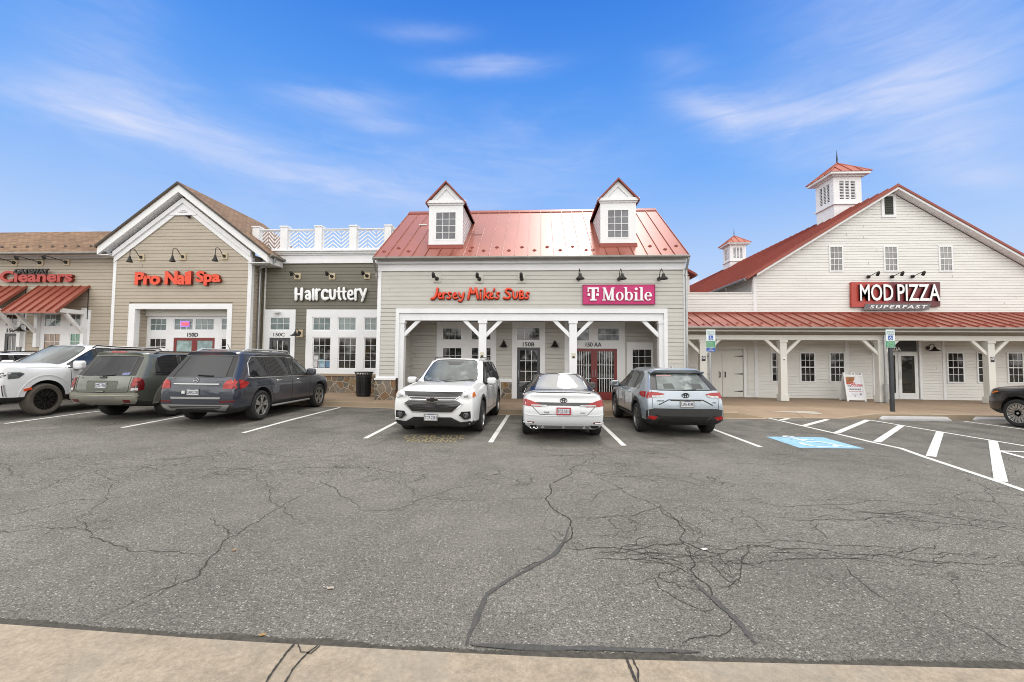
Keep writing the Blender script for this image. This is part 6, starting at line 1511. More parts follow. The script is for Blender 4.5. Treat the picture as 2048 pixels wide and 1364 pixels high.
M_alloy = mat('silver_alloy', (.56, .57, .58), .28, metal=.9); M_alloyd = mat('dark_alloy', (.05, .045, .04), .4, metal=.7); M_alloyk = mat('machined_grey_alloy', (.30, .30, .30), .3, metal=.85)
M_plate = mat('licence_plate_white', (.62, .63, .64), .35, var=.06, vscale=30); M_platetext = mat('licence_plate_text', (.03, .04, .10), .5)

class Car:
    def __init__(s, name, label, loc, heading, paint_m, cage, wheels, glass_m=None, opts=None):
        s.o = thing(name, loc, label, 'car', None, False); s.o.rotation_euler = (0, 0, heading); s.paint = paint_m; s.opts = opts or {}
        s.mats = [paint_m, M_dark, M_trim]
        gm = glass_m or {}
        s.gm = {'ws': gm.get('ws', M_ws), 'rw': gm.get('rw', M_tint), 'side': gm.get('side', M_tint), 'front': gm.get('front', M_clearg)}
        s.build(cage, wheels)
    def build(s, cage, wheels):
        sts, flags = cage; bm = bmesh.new(); rings = []; order = []
        def half(st):
            y, z, x, cr = st['y'], st['z'], st['x'], st.get('crown', .03)
            pts = [(x[0], 0, z[0]), (x[0], .82 * y[0], z[0])] + [(x[i], y[i], z[i]) for i in range(7)]
            pts += [(x[6] - st.get('tx', 0) * .3, .70 * y[6], z[6] + cr * .75), (x[6] - st.get('tx', 0), 0, z[6] + cr)]
            return pts
        for st in sts:
            h = half(st); ring = [bm.verts.new(p) for p in h] + [bm.verts.new((p[0], -p[1], p[2])) for p in h[-2:0:-1]]; rings.append(ring)
        N = len(rings[0]); cl = bm.edges.layers.float.new('crease_edge')
        G = {}                             # face -> kind: 0 paint, 1.. glass kinds, 'k' black
        kinds = {}
        for i in range(len(rings) - 1):
            fl = flags[i]
            for j in range(N):
                f = bm.faces.new((rings[i][j], rings[i + 1][j], rings[i + 1][(j + 1) % N], rings[i][(j + 1) % N]))
                jj = j if j < 10 else 19 - j       # mirrored index
                k = 0
                if jj <= 1: k = 2
                if jj == 2 and 'k' in fl: k = 2
                if jj == 6 and 'g' in fl: k = 3
                if jj == 6 and 'f' in fl: k = 4
                if jj == 6 and 'b' in fl: k = 2
                if jj >= 8 and 'w' in fl: k = 5
                if jj >= 8 and 'r' in fl: k = 6
                if jj >= 8 and 'b' in fl and 'T' in fl: k = 2
                if jj >= 7 and 'R' in fl: k = 2
                if jj == 7 and 'P' in fl: k = 2
                kinds[f] = k
        def cap(ring, st, sgn, glass_):
            cols = [-1, -.82, 0, .82, 1]; bul = st.get('bulge', .06); grid = {}
            for r in range(7):
                L, R_ = ring[r + 2], ring[N - (r + 2)]
                for c in range(5):
                    if c == 4: grid[r, c] = L
                    elif c == 0: grid[r, c] = R_
                    elif r == 0: grid[r, c] = {3: ring[1], 2: ring[0], 1: ring[N - 1]}[c]
                    elif r == 6: grid[r, c] = {3: ring[9], 2: ring[10], 1: ring[11]}[c]
                    else: f_ = cols[c]; grid[r, c] = bm.verts.new((st['x'][r] + sgn * bul * (1 - f_ * f_), f_ * st['y'][r], st['z'][r] + (st.get('crown', .03) * .5 * (1 - f_ * f_) if r == 5 else 0)))
            for r in range(6):
                for c in range(4):
                    q = (grid[r, c], grid[r, c + 1], grid[r + 1, c + 1], grid[r + 1, c])
                    f = bm.faces.new(q if sgn > 0 else q[::-1]); kinds[f] = 6 if (glass_ and r == 4 and c in (1, 2)) else (2 if (r == 0 and st.get('kb')) or (glass_ and r == 4 and st.get('kd')) else 0)
        cap(rings[0], sts[0], -1, sts[0].get('glass')); cap(rings[-1], sts[-1], 1, False)
        bm.faces.ensure_lookup_table()
        for f, k in kinds.items(): f.material_index = k
        for e in bm.edges:
            ks = {kinds[f] for f in e.link_faces}
            if len(ks) > 1: e[cl] = .8 if ks & {3, 4, 5, 6} else .6
        for ring, st in ((rings[0], sts[0]), (rings[-1], sts[-1])):
            for a, b_ in zip(ring, ring[1:] + ring[:1]):
                e = bm.edges.get((a, b_)); e[cl] = max(e[cl], st.get('crease', .45))
        for i in range(len(rings) - 1):
            for j in (6, N - 6):
                e = bm.edges.get((rings[i][j], rings[i + 1][j])); e[cl] = max(e[cl], .35)
        bmesh.ops.recalc_face_normals(bm, faces=bm.faces)
        me = bpy.data.meshes.new('cage'); bm.to_mesh(me); bm.free()
        for k in range(7): me.materials.append([s.paint, M_dark, s.opts.get('black', M_trim), s.gm['side'], s.gm['front'], s.gm['ws'], s.gm['rw']][k])
        tmp = bpy.data.objects.new('cage', me); COL.objects.link(tmp)
        md = tmp.modifiers.new('s', 'SUBSURF'); md.levels = 3; md.render_levels = 3
        dg = bpy.context.evaluated_depsgraph_get(); ev = tmp.evaluated_get(dg); m1 = bpy.data.meshes.new_from_object(ev)
        s.bvh = BVHTree.FromPolygons([v.co.copy() for v in m1.vertices], [tuple(p.vertices) for p in m1.polygons])
        # wheel wells
        mb = MB()
        for (x, y, r, w) in wheels:
            sg = 1 if y > 0 else -1
            mb.lathe([(0, sg * .35), (r, sg * .35), (r, sg * 1.3), (0, sg * 1.3)], (x, 0, r - .0 + s.opts.get('wellz', 0)), 'Y', 36)
        cme = bpy.data.meshes.new('c'); cme.from_pydata(mb.v, [], mb.f)
        cb = bmesh.new(); cb.from_mesh(cme); bmesh.ops.remove_doubles(cb, verts=cb.verts, dist=1e-4); bmesh.ops.recalc_face_normals(cb, faces=cb.faces); cb.to_mesh(cme); cb.free()
        for k in range(7): cme.materials.append(M_dark)
        for p in cme.polygons: p.material_index = 1
        cut = bpy.data.objects.new('cut', cme); COL.objects.link(cut)
        b2 = tmp.modifiers.new('b', 'BOOLEAN'); b2.operation = 'DIFFERENCE'; b2.object = cut; b2.solver = 'EXACT'
        dg = bpy.context.evaluated_depsgraph_get(); dg.update(); m2 = bpy.data.meshes.new_from_object(tmp.evaluated_get(dg))
        bpy.data.objects.remove(tmp); bpy.data.objects.remove(cut)
        bm = bmesh.new(); bm.from_mesh(m2); bm.normal_update()
        def take(sel, name, mats_, ang=38):
            vm = {}; vs = []; fs = []; mi = []
            for f in sel:
                idx = []
                for v in f.verts:
                    if v not in vm: vm[v] = len(vs); vs.append(tuple(v.co))
                    idx.append(vm[v])
                fs.append(idx); mi.append(f.material_index)
            m = bpy.data.meshes.new(name); m.from_pydata(vs, [], fs)
            for q in mats_: m.materials.append(q)
            if len(mats_) > 1: m.polygons.foreach_set('material_index', mi)
            m.polygons.foreach_set('use_smooth', [True] * len(fs)); m.set_sharp_from_angle(angle=math.radians(ang)); m.update()
            return link(name, m, s.o)
        s.body = take([f for f in bm.faces if f.material_index in (0, 1)], 'body', [s.paint, M_dark])
        kb = [f for f in bm.faces if f.material_index == 2]
        if kb: take(kb, 'lower_trim', [s.opts.get('black', M_trim)])
        todo = {f for f in bm.faces if f.material_index >= 3}
        while todo:
            st = [todo.pop()]; isl = [st[0]]
            while st:
                f = st.pop()
                for e in f.edges:
                    for g in e.link_faces:
                        if g in todo and g.material_index == f.material_index: todo.discard(g); st.append(g); isl.append(g)
            k = isl[0].material_index
            w = take(isl, {3: 'side_window', 4: 'side_window', 5: 'windscreen', 6: 'rear_window'}[k], [[0, 0, 0, s.gm['side'], s.gm['front'], s.gm['ws'], s.gm['rw']][k]], 60)
            S_ = set(isl); be = [e for f in isl for e in f.edges if sum(g in S_ for g in e.link_faces) == 1]
            adj = {}
            for e in be:
                a, b_ = e.verts; adj.setdefault(a, []).append(b_); adj.setdefault(b_, []).append(a)
            mb = MB(); seen = set()
            for v0 in list(adj):
                if v0 in seen: continue
                path = [v0]; seen.add(v0); cur = v0
                while True:
                    nx_ = [v for v in adj[cur] if v not in seen]
                    if not nx_: break
                    cur = nx_[0]; seen.add(cur); path.append(cur)
                if len(path) > 3: mb.tube([v.co + v.normal * .001 for v in path] + [path[0].co], s.opts.get('trim_r', .011), 6, False)
            if mb.v: mb.build('window_trim', s.opts.get('trim', M_gloss) if k in (3, 4) else M_gloss, w, smooth=True)
        bm.free()
        for (x, y, r, w) in wheels: s.wheel(x, y, r - .045, w)
    def wheel(s, x, y, r, w):
        sg = 1 if y > 0 else -1; st = s.opts.get('spokes', 10); am = s.opts.get('alloy', M_alloy); tm = s.opts.get('tyre', M_tyre); c = (x, y - sg * w * .5, r)
        R = r * s.opts.get('rimr', .70)
        mb = MB(); mb.lathe([(0, sg * (w * .5 - .07)), (R, sg * (w * .5 - .07)), (R, -sg * w * .4), (0, -sg * w * .4)], c, 'Y', 28); wo = mb.build('wheel', M_dark, s.o)
        h = w / 2; mb = MB(); mb.lathe([(R * .97, -h * .9), (R * 1.06, -h), (r * .90, -h), (r * .975, -h * .80), (r, -h * .55), (r, h * .55), (r * .975, h * .80), (r * .90, h), (R * 1.06, h), (R * .97, h * .9)], c, 'Y', 40); mb.build('tyre', tm, wo, smooth=True, angle=30)
        mb = MB(); o_ = sg * (h - .012)
        mb.lathe([(R * .985, sg * (h - .05)), (R * 1.0, o_), (R * .93, o_ + sg * .004), (R * .90, sg * (h - .05))], c, 'Y', 40)
        mb.lathe([(0, o_ - sg * .012), (R * .17, o_ - sg * .016), (R * .20, sg * (h - .06)), (0, sg * (h - .06))], c, 'Y', 16)
        for k in range(st):
            for dl in s.opts.get('split', (0,)):
                a0 = 2 * PI * k / st + .2; a1 = a0 + dl
                p = Vector((math.cos(a0) * R * .12, 0, math.sin(a0) * R * .12)); q = Vector((math.cos(a1) * R * .94, 0, math.sin(a1) * R * .94)); d = q - p; t = Vector((-d.z, 0, d.x)).normalized()
                w0 = s.opts.get('spw', .028); cy = sg * (h - .032)
                vs = [p - t * w0 * .7, p + t * w0 * .7, q + t * w0 * .5, q - t * w0 * .5]
                mb.add([(v.x + c[0], c[1] + cy + sg * .012, v.z + c[2]) for v in vs] + [(v.x + c[0], c[1] + cy - sg * .02, v.z + c[2]) for v in vs], [(0, 1, 2, 3), (7, 6, 5, 4), (0, 4, 5, 1), (1, 5, 6, 2), (2, 6, 7, 3), (3, 7, 4, 0)])
        mb.build('rim', am, wo)
    # ---- things laid on the body surface
    def hit(s, d, u, v):
        """first point of the body met when looking along d through the point (u, v) of the view plane"""
        d = Vector(d).normalized(); a = Vector((-d.y, d.x, 0)).normalized()          # horizontal axis
        if abs(d.x) > .9: a = Vector((0, 1, 0))
        elif abs(d.y) > .9: a = Vector((1, 0, 0))
        o = a * u + Vector((0, 0, v)) - d * 8
        p, n, _, _ = s.bvh.ray_cast(o, d)
        if p is None:
            q = a * u + Vector((0, 0, v)) - d * 2.2; p, n, _, _ = s.bvh.find_nearest(q)
        if n.dot(d) > 0: n = -n
        return p, n
    def decal(s, name, poly, d, m, off=.006, step=.05, parent=None, thick=.02, back=.012):
        P = []
        for (a, b_) in zip(poly, poly[1:] + poly[:1]):
            a, b_ = Vector(a), Vector(b_); n = max(1, int((b_ - a).length / step)); P += [a.lerp(b_, i / n) for i in range(n)]
        nb = len(P); edges = [(i, (i + 1) % nb) for i in range(nb)]
        x0, x1 = min(p.x for p in P), max(p.x for p in P); z0, z1 = min(p.y for p in P), max(p.y for p in P)
        Q = list(P)
        for i in range(1, int((x1 - x0) / step) + 1):
            for j in range(1, int((z1 - z0) / step) + 1): Q.append(Vector((x0 + i * step - step * .37, z0 + j * step - step * .41)))
        vs, es, fs, *_ = delaunay_2d_cdt(Q, edges, [], 1, 1e-5)
        H = [s.hit(d, v.x, v.y) for v in vs]; mb = MB(); dn = Vector(d).normalized(); T_ = sorted(p.dot(dn) for p, n in H); ref = T_[len(T_) // 3]
        for i, (p, n) in enumerate(H):         # a ray that slips past a rounded corner is brought back to the corner
            if p.dot(dn) > ref + .13:
                p2, n2, _, _ = s.bvh.find_nearest(p - dn * (p.dot(dn) - ref - .07)); H[i] = (p2, n2 if n2.dot(dn) <= .3 else -n2)
        top = [p + n * off for p, n in H]; bot = [p - n * back for p, n in H]; cnt = {}
        dv = Vector(d)
        for f in fs:
            for a, b_ in zip(f, list(f[1:]) + [f[0]]): cnt[(a, b_)] = 1
        nrm = sum(((top[f[1]] - top[f[0]]).cross(top[f[2]] - top[f[0]]).dot(dv) for f in fs))
        fl = nrm > 0
        F = [tuple(f[::-1]) if fl else tuple(f) for f in fs]; o = len(top)
        for (a, b_) in cnt:
            if (b_, a) not in cnt: F.append((a, b_, o + b_, o + a) if fl else (b_, a, o + a, o + b_))
        mb.add(top + bot, F)
        return mb.build(name, m, parent or s.o, smooth=True, angle=50)
    def both(s, name, poly, d, m, **k):
        r = [s.decal(name, poly, d, m, **k)]
        d2 = (d[0], -d[1], d[2])
        p2 = [(-u, v) for u, v in poly] if abs(d[1]) < .9 else poly
        if abs(d[1]) >= .1 and abs(d[1]) < .9: p2 = [(-u, v) for u, v in poly]
        r.append(s.decal(name, p2, d2, m, **k)); return r
    def line(s, name, pts, d, r, m, off=.0, parent=None, step=.05, n=6):
        P = []
        for a, b_ in zip(pts[:-1], pts[1:]):
            a, b_ = Vector(a), Vector(b_); k = max(1, int((b_ - a).length / step)); P += [a.lerp(b_, i / k) for i in range(k)]
        P.append(Vector(pts[-1])); H = [s.hit(d, p.x, p.y) for p in P]
        return tubes(name, [[p + n_ * off for p, n_ in H]], r, m, parent or s.o, n)
    def lines(s, name, pts, r, m, off=0.0):      # same line on both flanks
        for d in ((0, -1, 0), (0, 1, 0)): s.line(name, pts, d, r, m, off)
    def text(s, name, t_, p, d, w, h, m, parent=None, depth=.006, bold=.0, shear=0.0):
        d = Vector(d).normalized(); u = d.cross(Vector((0, 0, 1))); v = Vector((0, 0, 1))
        me = text_mesh(t_, bold, shear, 1.0, .5); co = np.array([q.co[:] for q in me.vertices]); mn, mx = co.min(0), co.max(0)
        for q, c in zip(me.vertices, co):
            a, b_, e = (c - mn) / (mx - mn); q.co = Vector(p) + u * ((a - .5) * w) + v * ((b_ - .5) * h) - d * (e * depth)
        me.materials.clear(); me.materials.append(m); return link(name, me, parent or s.o)
    def plate(s, d, y, z, t_, border=None, w=.305, h=.155, out=.02):
        p, n = s.hit(d, y, z); d = Vector(d); c = p - d * out; u = d.cross(Vector((0, 0, 1)))
        o = MB().obox(c, u * (w / 2), d * .006, Vector((0, 0, h / 2))).build('licence_plate', M_plate, s.o)
        s.text('plate_text', t_, c - d * .006 - Vector((0, 0, .005)), d, w * .84, h * .50, M_platetext, o, .002, .015)
        mb = MB(); k = .008 if border is None else .012
        for sg in (-1, 1): mb.obox(c - d * .006 + u * sg * (w / 2 - k), u * k, d * .003, Vector((0, 0, h / 2))); mb.obox(c - d * .0062 + Vector((0, 0, sg * (h / 2 - k))), u * (w / 2 - 2 * k), d * .003, Vector((0, 0, k)))
        mb.build('plate_frame', border or M_alloyk, o)
        MB().obox(c - d * .0065 + Vector((0, 0, h * .36)), u * (w * .22), d * .0012, Vector((0, 0, h * .04))).build('plate_caption', mat('licence_plate_blue', (.10, .16, .34), .5), o)
        return o
    def mirror(s, x, y, z, m, L=.22, H=.16, glass_d=1):
        for sg in (1, -1):
            p, n = s.hit((0, -sg, 0), x, z - .02)
            c = Vector((x, p.y + sg * .16, z + .02)); bm = bmesh.new(); bmesh.ops.create_cube(bm, size=2)
            for v in bm.verts: v.co = Vector((v.co.x * .085 * (1 if v.co.z < 0 else .8) + (.02 if v.co.x < 0 and abs(v.co.y - sg) < .1 else 0), v.co.y * L * .52, v.co.z * H * .52))
            bmesh.ops.subdivide_edges(bm, edges=bm.edges[:], cuts=2, use_grid_fill=True)
            for v in bm.verts:
                k = Vector((v.co.x / .09, v.co.y / (L * .55), v.co.z / (H * .55))); l_ = max(1e-6, (abs(k.x) ** 4 + abs(k.y) ** 4 + abs(k.z) ** 4) ** .25); v.co /= max(.75, l_)
            bmesh.ops.subdivide_edges(bm, edges=bm.edges[:], cuts=1, smooth=1.0, use_grid_fill=True)
            me = bpy.data.meshes.new('mirror'); bm.to_mesh(me); bm.free()
            for v in me.vertices: v.co = v.co + c
            me.materials.append(m); me.polygons.foreach_set('use_smooth', [True] * len(me.polygons)); mo = link('mirror', me, s.o)
            mb = MB(); mb.tube([p - Vector((0, sg * .03, 0)), c - Vector((0, 0, H * .40))], [.035, .045], 8); mb.box(c.x - .085, c.x + .06, c.y - L * .44, c.y + L * .44, c.z - H * .54, c.z - H * .36); mb.build('mirror_foot', M_trim, mo)
            MB().box(c.x - .088, c.x - .074, c.y - L * .42, c.y + L * .42, c.z - H * .36, c.z + H * .38).build('mirror_glass', M_clear if False else M_lampd, mo)
    def handles(s, xs_, z, m):
        for sg in (1, -1):
            for x in xs_:
                p0, n = s.hit((0, -sg, 0), x - .1, z); p1, n1 = s.hit((0, -sg, 0), x + .1, z)
                tubes('door_handle', [[p0, p0 + n * .03 + Vector((.015, 0, 0)), p1 + n1 * .03 - Vector((.015, 0, 0)), p1]], .016, m, s.o)
    def rails(s, pts, m, r=.018):
        for sg in (1, -1):
            P = []
            for i, (x, y) in enumerate(pts):
                p, n = s.hit((0, 0, -1), 0, 0) if False else (None, None)
                q, nn, _, _ = s.bvh.ray_cast(Vector((x, sg * y, 5)), Vector((0, 0, -1))); P.append(q + Vector((0, 0, .0 if i in (0, len(pts) - 1) else .065)))
            tubes('roof_rail', [P], r, m, s.o)
    def top(s, x, y): q, n, _, _ = s.bvh.ray_cast(Vector((x, y, 5)), Vector((0, 0, -1))); return q
    def fin(s, x, m):
        q = s.top(x, 0); mb = MB(); vs = [(q.x + .09, 0, q.z - .01), (q.x - .09, .022, q.z - .01), (q.x - .09, -.022, q.z - .01), (q.x - .075, 0, q.z + .06), (q.x - .04, 0, q.z + .045)]
        mb.add(vs, [(0, 1, 3, 4), (0, 4, 3, 2), (1, 2, 3), (0, 2, 1)]); mb.build('antenna_fin', m, s.o)
    def arches(s, wh, m, wid=.07, z0=.30, name='arch_trim'):
        for (x, y, r, w) in wh:
            R = r + wid; zc = r; A = [(x + R * math.cos(a), zc + R * math.sin(a)) for a in [math.radians(-18 + i * 9) for i in range(25)]]; B_ = [(x + (r - .012) * math.cos(a), zc + (r - .012) * math.sin(a)) for a in [math.radians(198 - i * 9) for i in range(25)]]
            s.decal(name, A + B_, (0, -1 if y > 0 else 1, 0), m, off=.010, step=.06)

def S(x, zb, w, zbelt, wbelt, zrail, wrail, zroof, wroof, dx=(0,) * 7, **k):
    zs = zb + .13; y = [w * .87, w * .975, w, wbelt + (w - wbelt) * .62, wbelt, wrail, wroof]
    z = [zb, zs, zs + (zbelt - zs) * .50, zbelt - .10, zbelt, zrail, zroof]
    d = dict(y=y, z=z, x=[x + q for q in dx]); d.update(k); return d
def suv_cage(L, Wd, H, wb, fo, zb=.30, belt=1.07, hood=1.12, hoodf=1.02, cowlx=None, wsx=None, pil=(), rake=.42, rearw=.80, tb=.86, side='g', nose=.10, hoodfall=.06, rb=.42, rbelt=None, k='k', frontw=.84, rtop=.74, glass_=True):
    """pil: station x's of side windows from rear to front as (x0, x1, flag) gaps between become pillars"""
    w = Wd / 2; ro = L - wb - fo; xf, xr = wb / 2, -wb / 2; xF, xR = xf + fo, xr - ro; rbelt = rbelt or belt
    cowlx = cowlx if cowlx is not None else xf - .30; wsx = wsx if wsx is not None else cowlx - .95
    wr = w * rtop; zr = H - .115; wbt = w * .945
    sts, fl = [], []
    # rear cap: bumper proud, glass raked forward
    sts.append(S(xR + .05, rb, w * .93, rbelt, w * .84, zr - .04, w * rtop * .93, H - .065, w * rtop * .82, (.10, -.02, -.03, .02, .05, .05 + rake * .85, .05 + rake * .72), glass=glass_, bulge=.07, crown=.02, crease=.5, kd=True, kb=True)); fl.append('k')
    sts.append(S(xR + .20, rb - .03, w * .985, rbelt, wbt * .97, zr - .01, wr * .98, H - .045, wr * .88, (.05, 0, 0, .02, .05, .05 + rake * .80, .05 + rake * .68), crown=.03)); fl.append('k')
    last = None
    xs0 = pil[0][0]
    for i, (a, b_, f) in enumerate(pil):
        for x, g in ((a, f), (b_, 'b')):
            t = min(1, max(0, (x - xR) / (cowlx - xR))); bz = rbelt + (belt - rbelt) * t; hz = H - .03 * max(0, (x - (xr + .8)) / 2) ** 2 - .02 * (1 - t)
            sts.append(S(x, zb, w, bz, wbt, hz - .095, wr * (1 - .02 * t), hz - .025, wr * .86, (0, 0, 0, 0, 0, (.10 if i == 0 and g != 'b' else 0), (.05 if i == 0 and g != 'b' else 0)), crown=.035)); fl.append(g + k)
    # windscreen top, cowl
    fl[-1] = 'b' + k
    hz = H - .045
    sts.append(S(wsx, zb, w, belt, wbt, hz - .085, wr * .985, hz - .03, wr * .86, crown=.035, tx=-.06)); fl.append('wf' + k)
    sts.append(S(cowlx, zb, w, belt - .005, wbt, belt + .035, w * .84, belt + .03, w * .78, crown=.05, tx=-.12)); fl.append(k)
    sts.append(S(cowlx + .14, zb, w, belt - .02, w * .93, hood - .015, w * .82, hood, w * .72, crown=.035, tx=-.10)); fl.append(k)
    sts.append(S(xf + .12, zb, w, belt - .055, w * .925, hood - hoodfall * .6 - .02, w * .80, hood - hoodfall * .6, w * .70, crown=.035)); fl.append(k)
    sts.append(S(xF - .26, zb, w * .975, hoodf - .03, w * .875, hoodf + .012, w * .76, hoodf + .03, w * .66, (0,) * 7, crown=.03)); fl.append(k)
    sts.append(S(xF - .05, zb + .02, w * frontw, hoodf - .115, w * frontw * .96, hoodf - .05, w * frontw * .88, hoodf - .025, w * frontw * .80, (-.08, .02, .03, .0, -.02, -.06, -.09), bulge=nose, crown=.02, crease=.45))
    return sts, fl
def wheels4(wb, w, r, tw=.24): return [(x, sg * (w / 2 - .01), r, tw) for x in (wb / 2, -wb / 2) for sg in (1, -1)]
def cyl_lens(car, y, z, r, d, m, ring, name='fog_lamp'):
    p, n = car.hit(d, y, z); d = Vector(d); mb = MB(); sgn = -1 if d.x > 0 else 1
    mb.lathe([(0, sgn * .014), (r * .85, sgn * .010), (r, sgn * -.01)], (p.x, p.y, p.z), 'X', 18); o = mb.build(name, m, car.o, smooth=True)
    mb = MB(); mb.lathe([(r, sgn * .0), (r * 1.04, sgn * .018), (r * 1.18, sgn * .016), (r * 1.2, -sgn * .01)], (p.x, p.y, p.z), 'X', 20); mb.build('lamp_ring', ring, o, smooth=True)
def place(x, y): return (x, y, gz(x, y) + .002)
def axle(rx, ry, head, wb, rear=True):       # thing's origin from the place of one axle's middle
    s_ = 1 if rear else -1; return place(rx + math.cos(head) * wb / 2 * s_, ry + math.sin(head) * wb / 2 * s_)
R_ = math.radians
REAR, FRONT, LEFT, RIGHT = (1, 0, 0), (-1, 0, 0), (0, -1, 0), (0, 1, 0)

# ---------------------------------------------------------------- white crossover facing us
wb = 3.05; wh = wheels4(wb, 1.98, .415)
c = Car('parked_car', 'white crossover parked nose-out towards us before the sandwich shop', axle(-2.28, 10.22, R_(-91.5), wb, False), R_(-91.5), P_white,
        suv_cage(5.14, 1.98, 1.76, wb, .98, belt=1.08, hood=1.17, hoodf=1.06, cowlx=.98, wsx=.12, pil=((-2.15, -1.45, 'g'), (-1.38, -.48, 'g'), (-.40, .10, 'g')), rake=.55, nose=.11, zb=.20, frontw=.90), wh, opts=dict(spokes=5, split=(-.12, .12), alloy=M_alloyk))
fz = [(.54, .905), (.62, .80), (.55, .66), (.42, .575)]
G = [(-.56, .82), (-.50, .88), (.50, .88), (.56, .82), (.66, .76), (.44, .545), (-.44, .545), (-.66, .76)]
g = c.decal('grille', [(-.52, .80), (.52, .80), (.63, .735), (.43, .555), (-.43, .555), (-.63, .735)], FRONT, M_gloss, off=.008)
for z, u in ((.765, .50), (.715, .56), (.668, .52), (.620, .47), (.580, .41)): c.line('grille_bar', [(-u, z + .012), (0, z - .012), (u, z + .012)], FRONT, .0042, M_alloyd, .012, g)
c.line('grille_surround', [(-.54, .805), (-.66, .735), (-.44, .548), (.44, .548), (.66, .735), (.54, .805)], FRONT, .013, M_chrome, .008, g)
g2 = c.decal('upper_grille', [(-.58, .905), (.58, .905), (.52, .835), (-.52, .835)], FRONT, M_gloss, off=.007)
c.line('grille_bar', [(-.60, .90), (-.50, .822), (.50, .822), (.60, .90)], FRONT, .012, M_chrome, .010, g2); c.line('grille_bar', [(-.54, .872), (.54, .872)], FRONT, .006, M_chrome, .012, g2)
p, n = c.hit(FRONT, 0, .822); mb = MB(); mb.obox(p + Vector((.03, 0, 0)), (.012, 0, 0), (0, .125, 0), (0, 0, .028)); mb.obox(p + Vector((.031, 0, 0)), (.012, 0, 0), (0, .05, 0), (0, 0, .05)); b_ = mb.build('badge', M_gloss, c.o)
mb = MB(); mb.obox(p + Vector((.028, 0, 0)), (.010, 0, 0), (0, .137, 0), (0, 0, .036)); mb.obox(p + Vector((.0285, 0, 0)), (.010, 0, 0), (0, .060, 0), (0, 0, .058)); mb.build('badge_rim', M_chrome, b_)
c.decal('hood_deflector', [(-.66, .975), (.66, .975), (.62, .905), (-.62, .905)], FRONT, M_gloss, off=.035, thick=.03)
for sg in (1, -1):
    h = c.decal('headlight', [(sg * .60, .90), (sg * .76, .955), (sg * .93, 1.0), (sg * .925, .90), (sg * .80, .835), (sg * .66, .845)], FRONT, M_clear, off=.008)
    c.decal('headlight_lens', [(sg * .68, .90), (sg * .78, .925), (sg * .78, .865), (sg * .69, .865)], FRONT, M_lampd, off=.014, parent=h)
    c.decal('side_marker', [(sg * .86, .985), (sg * .935, 1.0), (sg * .93, .90), (sg * .87, .87)], FRONT, M_amber, off=.013, parent=h)
    f = c.decal('fog_surround', [(sg * .60, .48), (sg * .64, .565), (sg * .84, .575), (sg * .85, .42), (sg * .70, .40)], FRONT, M_gloss, off=.008)
    c.line('fog_trim', [(sg * .60, .51), (sg * .595, .465), (sg * .70, .393), (sg * .83, .40)], FRONT, .009, M_chrome, .010, f); cyl_lens(c, sg * .745, .485, .045, FRONT, M_lampd, M_alloyk)
c.decal('lower_valance', [(-.90, .37), (-.62, .33), (-.42, .44), (.42, .44), (.62, .33), (.90, .37), (.90, .20), (-.90, .20)], FRONT, M_trim, off=.012)
c.decal('air_intake', [(-.38, .42), (.38, .42), (.44, .345), (-.44, .345)], FRONT, M_dark, off=.016)
c.plate(FRONT, -.02, .44, 'TCF-2581', out=.045)
c.mirror(.72, .9, 1.14, P_white, .21, .15); c.rails([(-1.9, .62), (-1.8, .63), (-.6, .65), (.0, .64), (.1, .63)], M_gloss); c.handles((-.95, .0), 1.0, M_chrome)
c.decal('sensor_panel', [(-.24, 1.655), (.24, 1.655), (.16, 1.575), (.02, 1.56), (-.16, 1.575)], FRONT, M_gloss, off=.004); c.arches(wh, M_trim, .05)
c.line('wiper', [(-.60, 1.17), (-.10, 1.165), (.12, 1.185)], FRONT, .011, M_trim, .02); c.line('wiper', [(.05, 1.16), (.62, 1.18)], FRONT, .011, M_trim, .02)
c.lines('door_seam', [(.78, 1.06), (.76, .45), (-.44, .42), (-.44, 1.06)], .005, M_dark); c.lines('door_seam', [(-.44, .42), (-1.08, .45), (-1.35, .85), (-1.40, 1.06)], .005, M_dark)
c.line('bonnet_seam', [(-.78, 1.04), (-.66, .99), (.66, .99), (.78, 1.04)], FRONT, .005, M_dark)

# ---------------------------------------------------------------- silver crossover, rear to us
wb = 2.58; wh = wheels4(wb, 1.82, .395, .225)
c = Car('parked_car', 'silver-blue compact crossover parked nose-in, seen from behind, before the red doors', axle(3.33, 10.62, R_(91.3), wb), R_(91.3), P_silver,
        suv_cage(4.34, 1.82, 1.58, wb, .90, belt=1.03, hood=1.06, hoodf=.94, pil=((-1.42, -1.02, 'g'), (-.94, -.15, 'g'), (-.07, .06, 'g')), cowlx=.92, wsx=.08, rake=.62, rb=.28, rbelt=1.06, rtop=.73), wh,
        glass_m=dict(rw=M_rearg, side=M_clearg), opts=dict(spokes=5, split=(-.14, .14), alloy=M_alloyk, spw=.04))
for sg in (1, -1):
    t = c.decal('tail_light', [(sg * .46, .985), (sg * .60, 1.015), (sg * .90, 1.03), (sg * .93, .90), (sg * .80, .895), (sg * .62, .90), (sg * .50, .925)], REAR, M_red, off=.012)
    c.decal('reversing_lens', [(sg * .47, .965), (sg * .60, .945), (sg * .74, .94), (sg * .74, .90), (sg * .60, .898), (sg * .50, .925)], REAR, M_clear, off=.018, parent=t)
    c.decal('tail_light_side', [(-1.95, 1.02), (-1.66, 1.01), (-1.55, .965), (-1.70, .91), (-1.95, .895)], (0, -sg, 0), M_red, off=.010, parent=t)
    c.decal('reflector', [(sg * .62, .47), (sg * .80, .50), (sg * .84, .43), (sg * .70, .41)], REAR, M_red, off=.020)
    c.line('bumper_blade', [(sg * .44, .385), (sg * .58, .50), (sg * .66, .515)], REAR, .016, M_alloyd, .02)
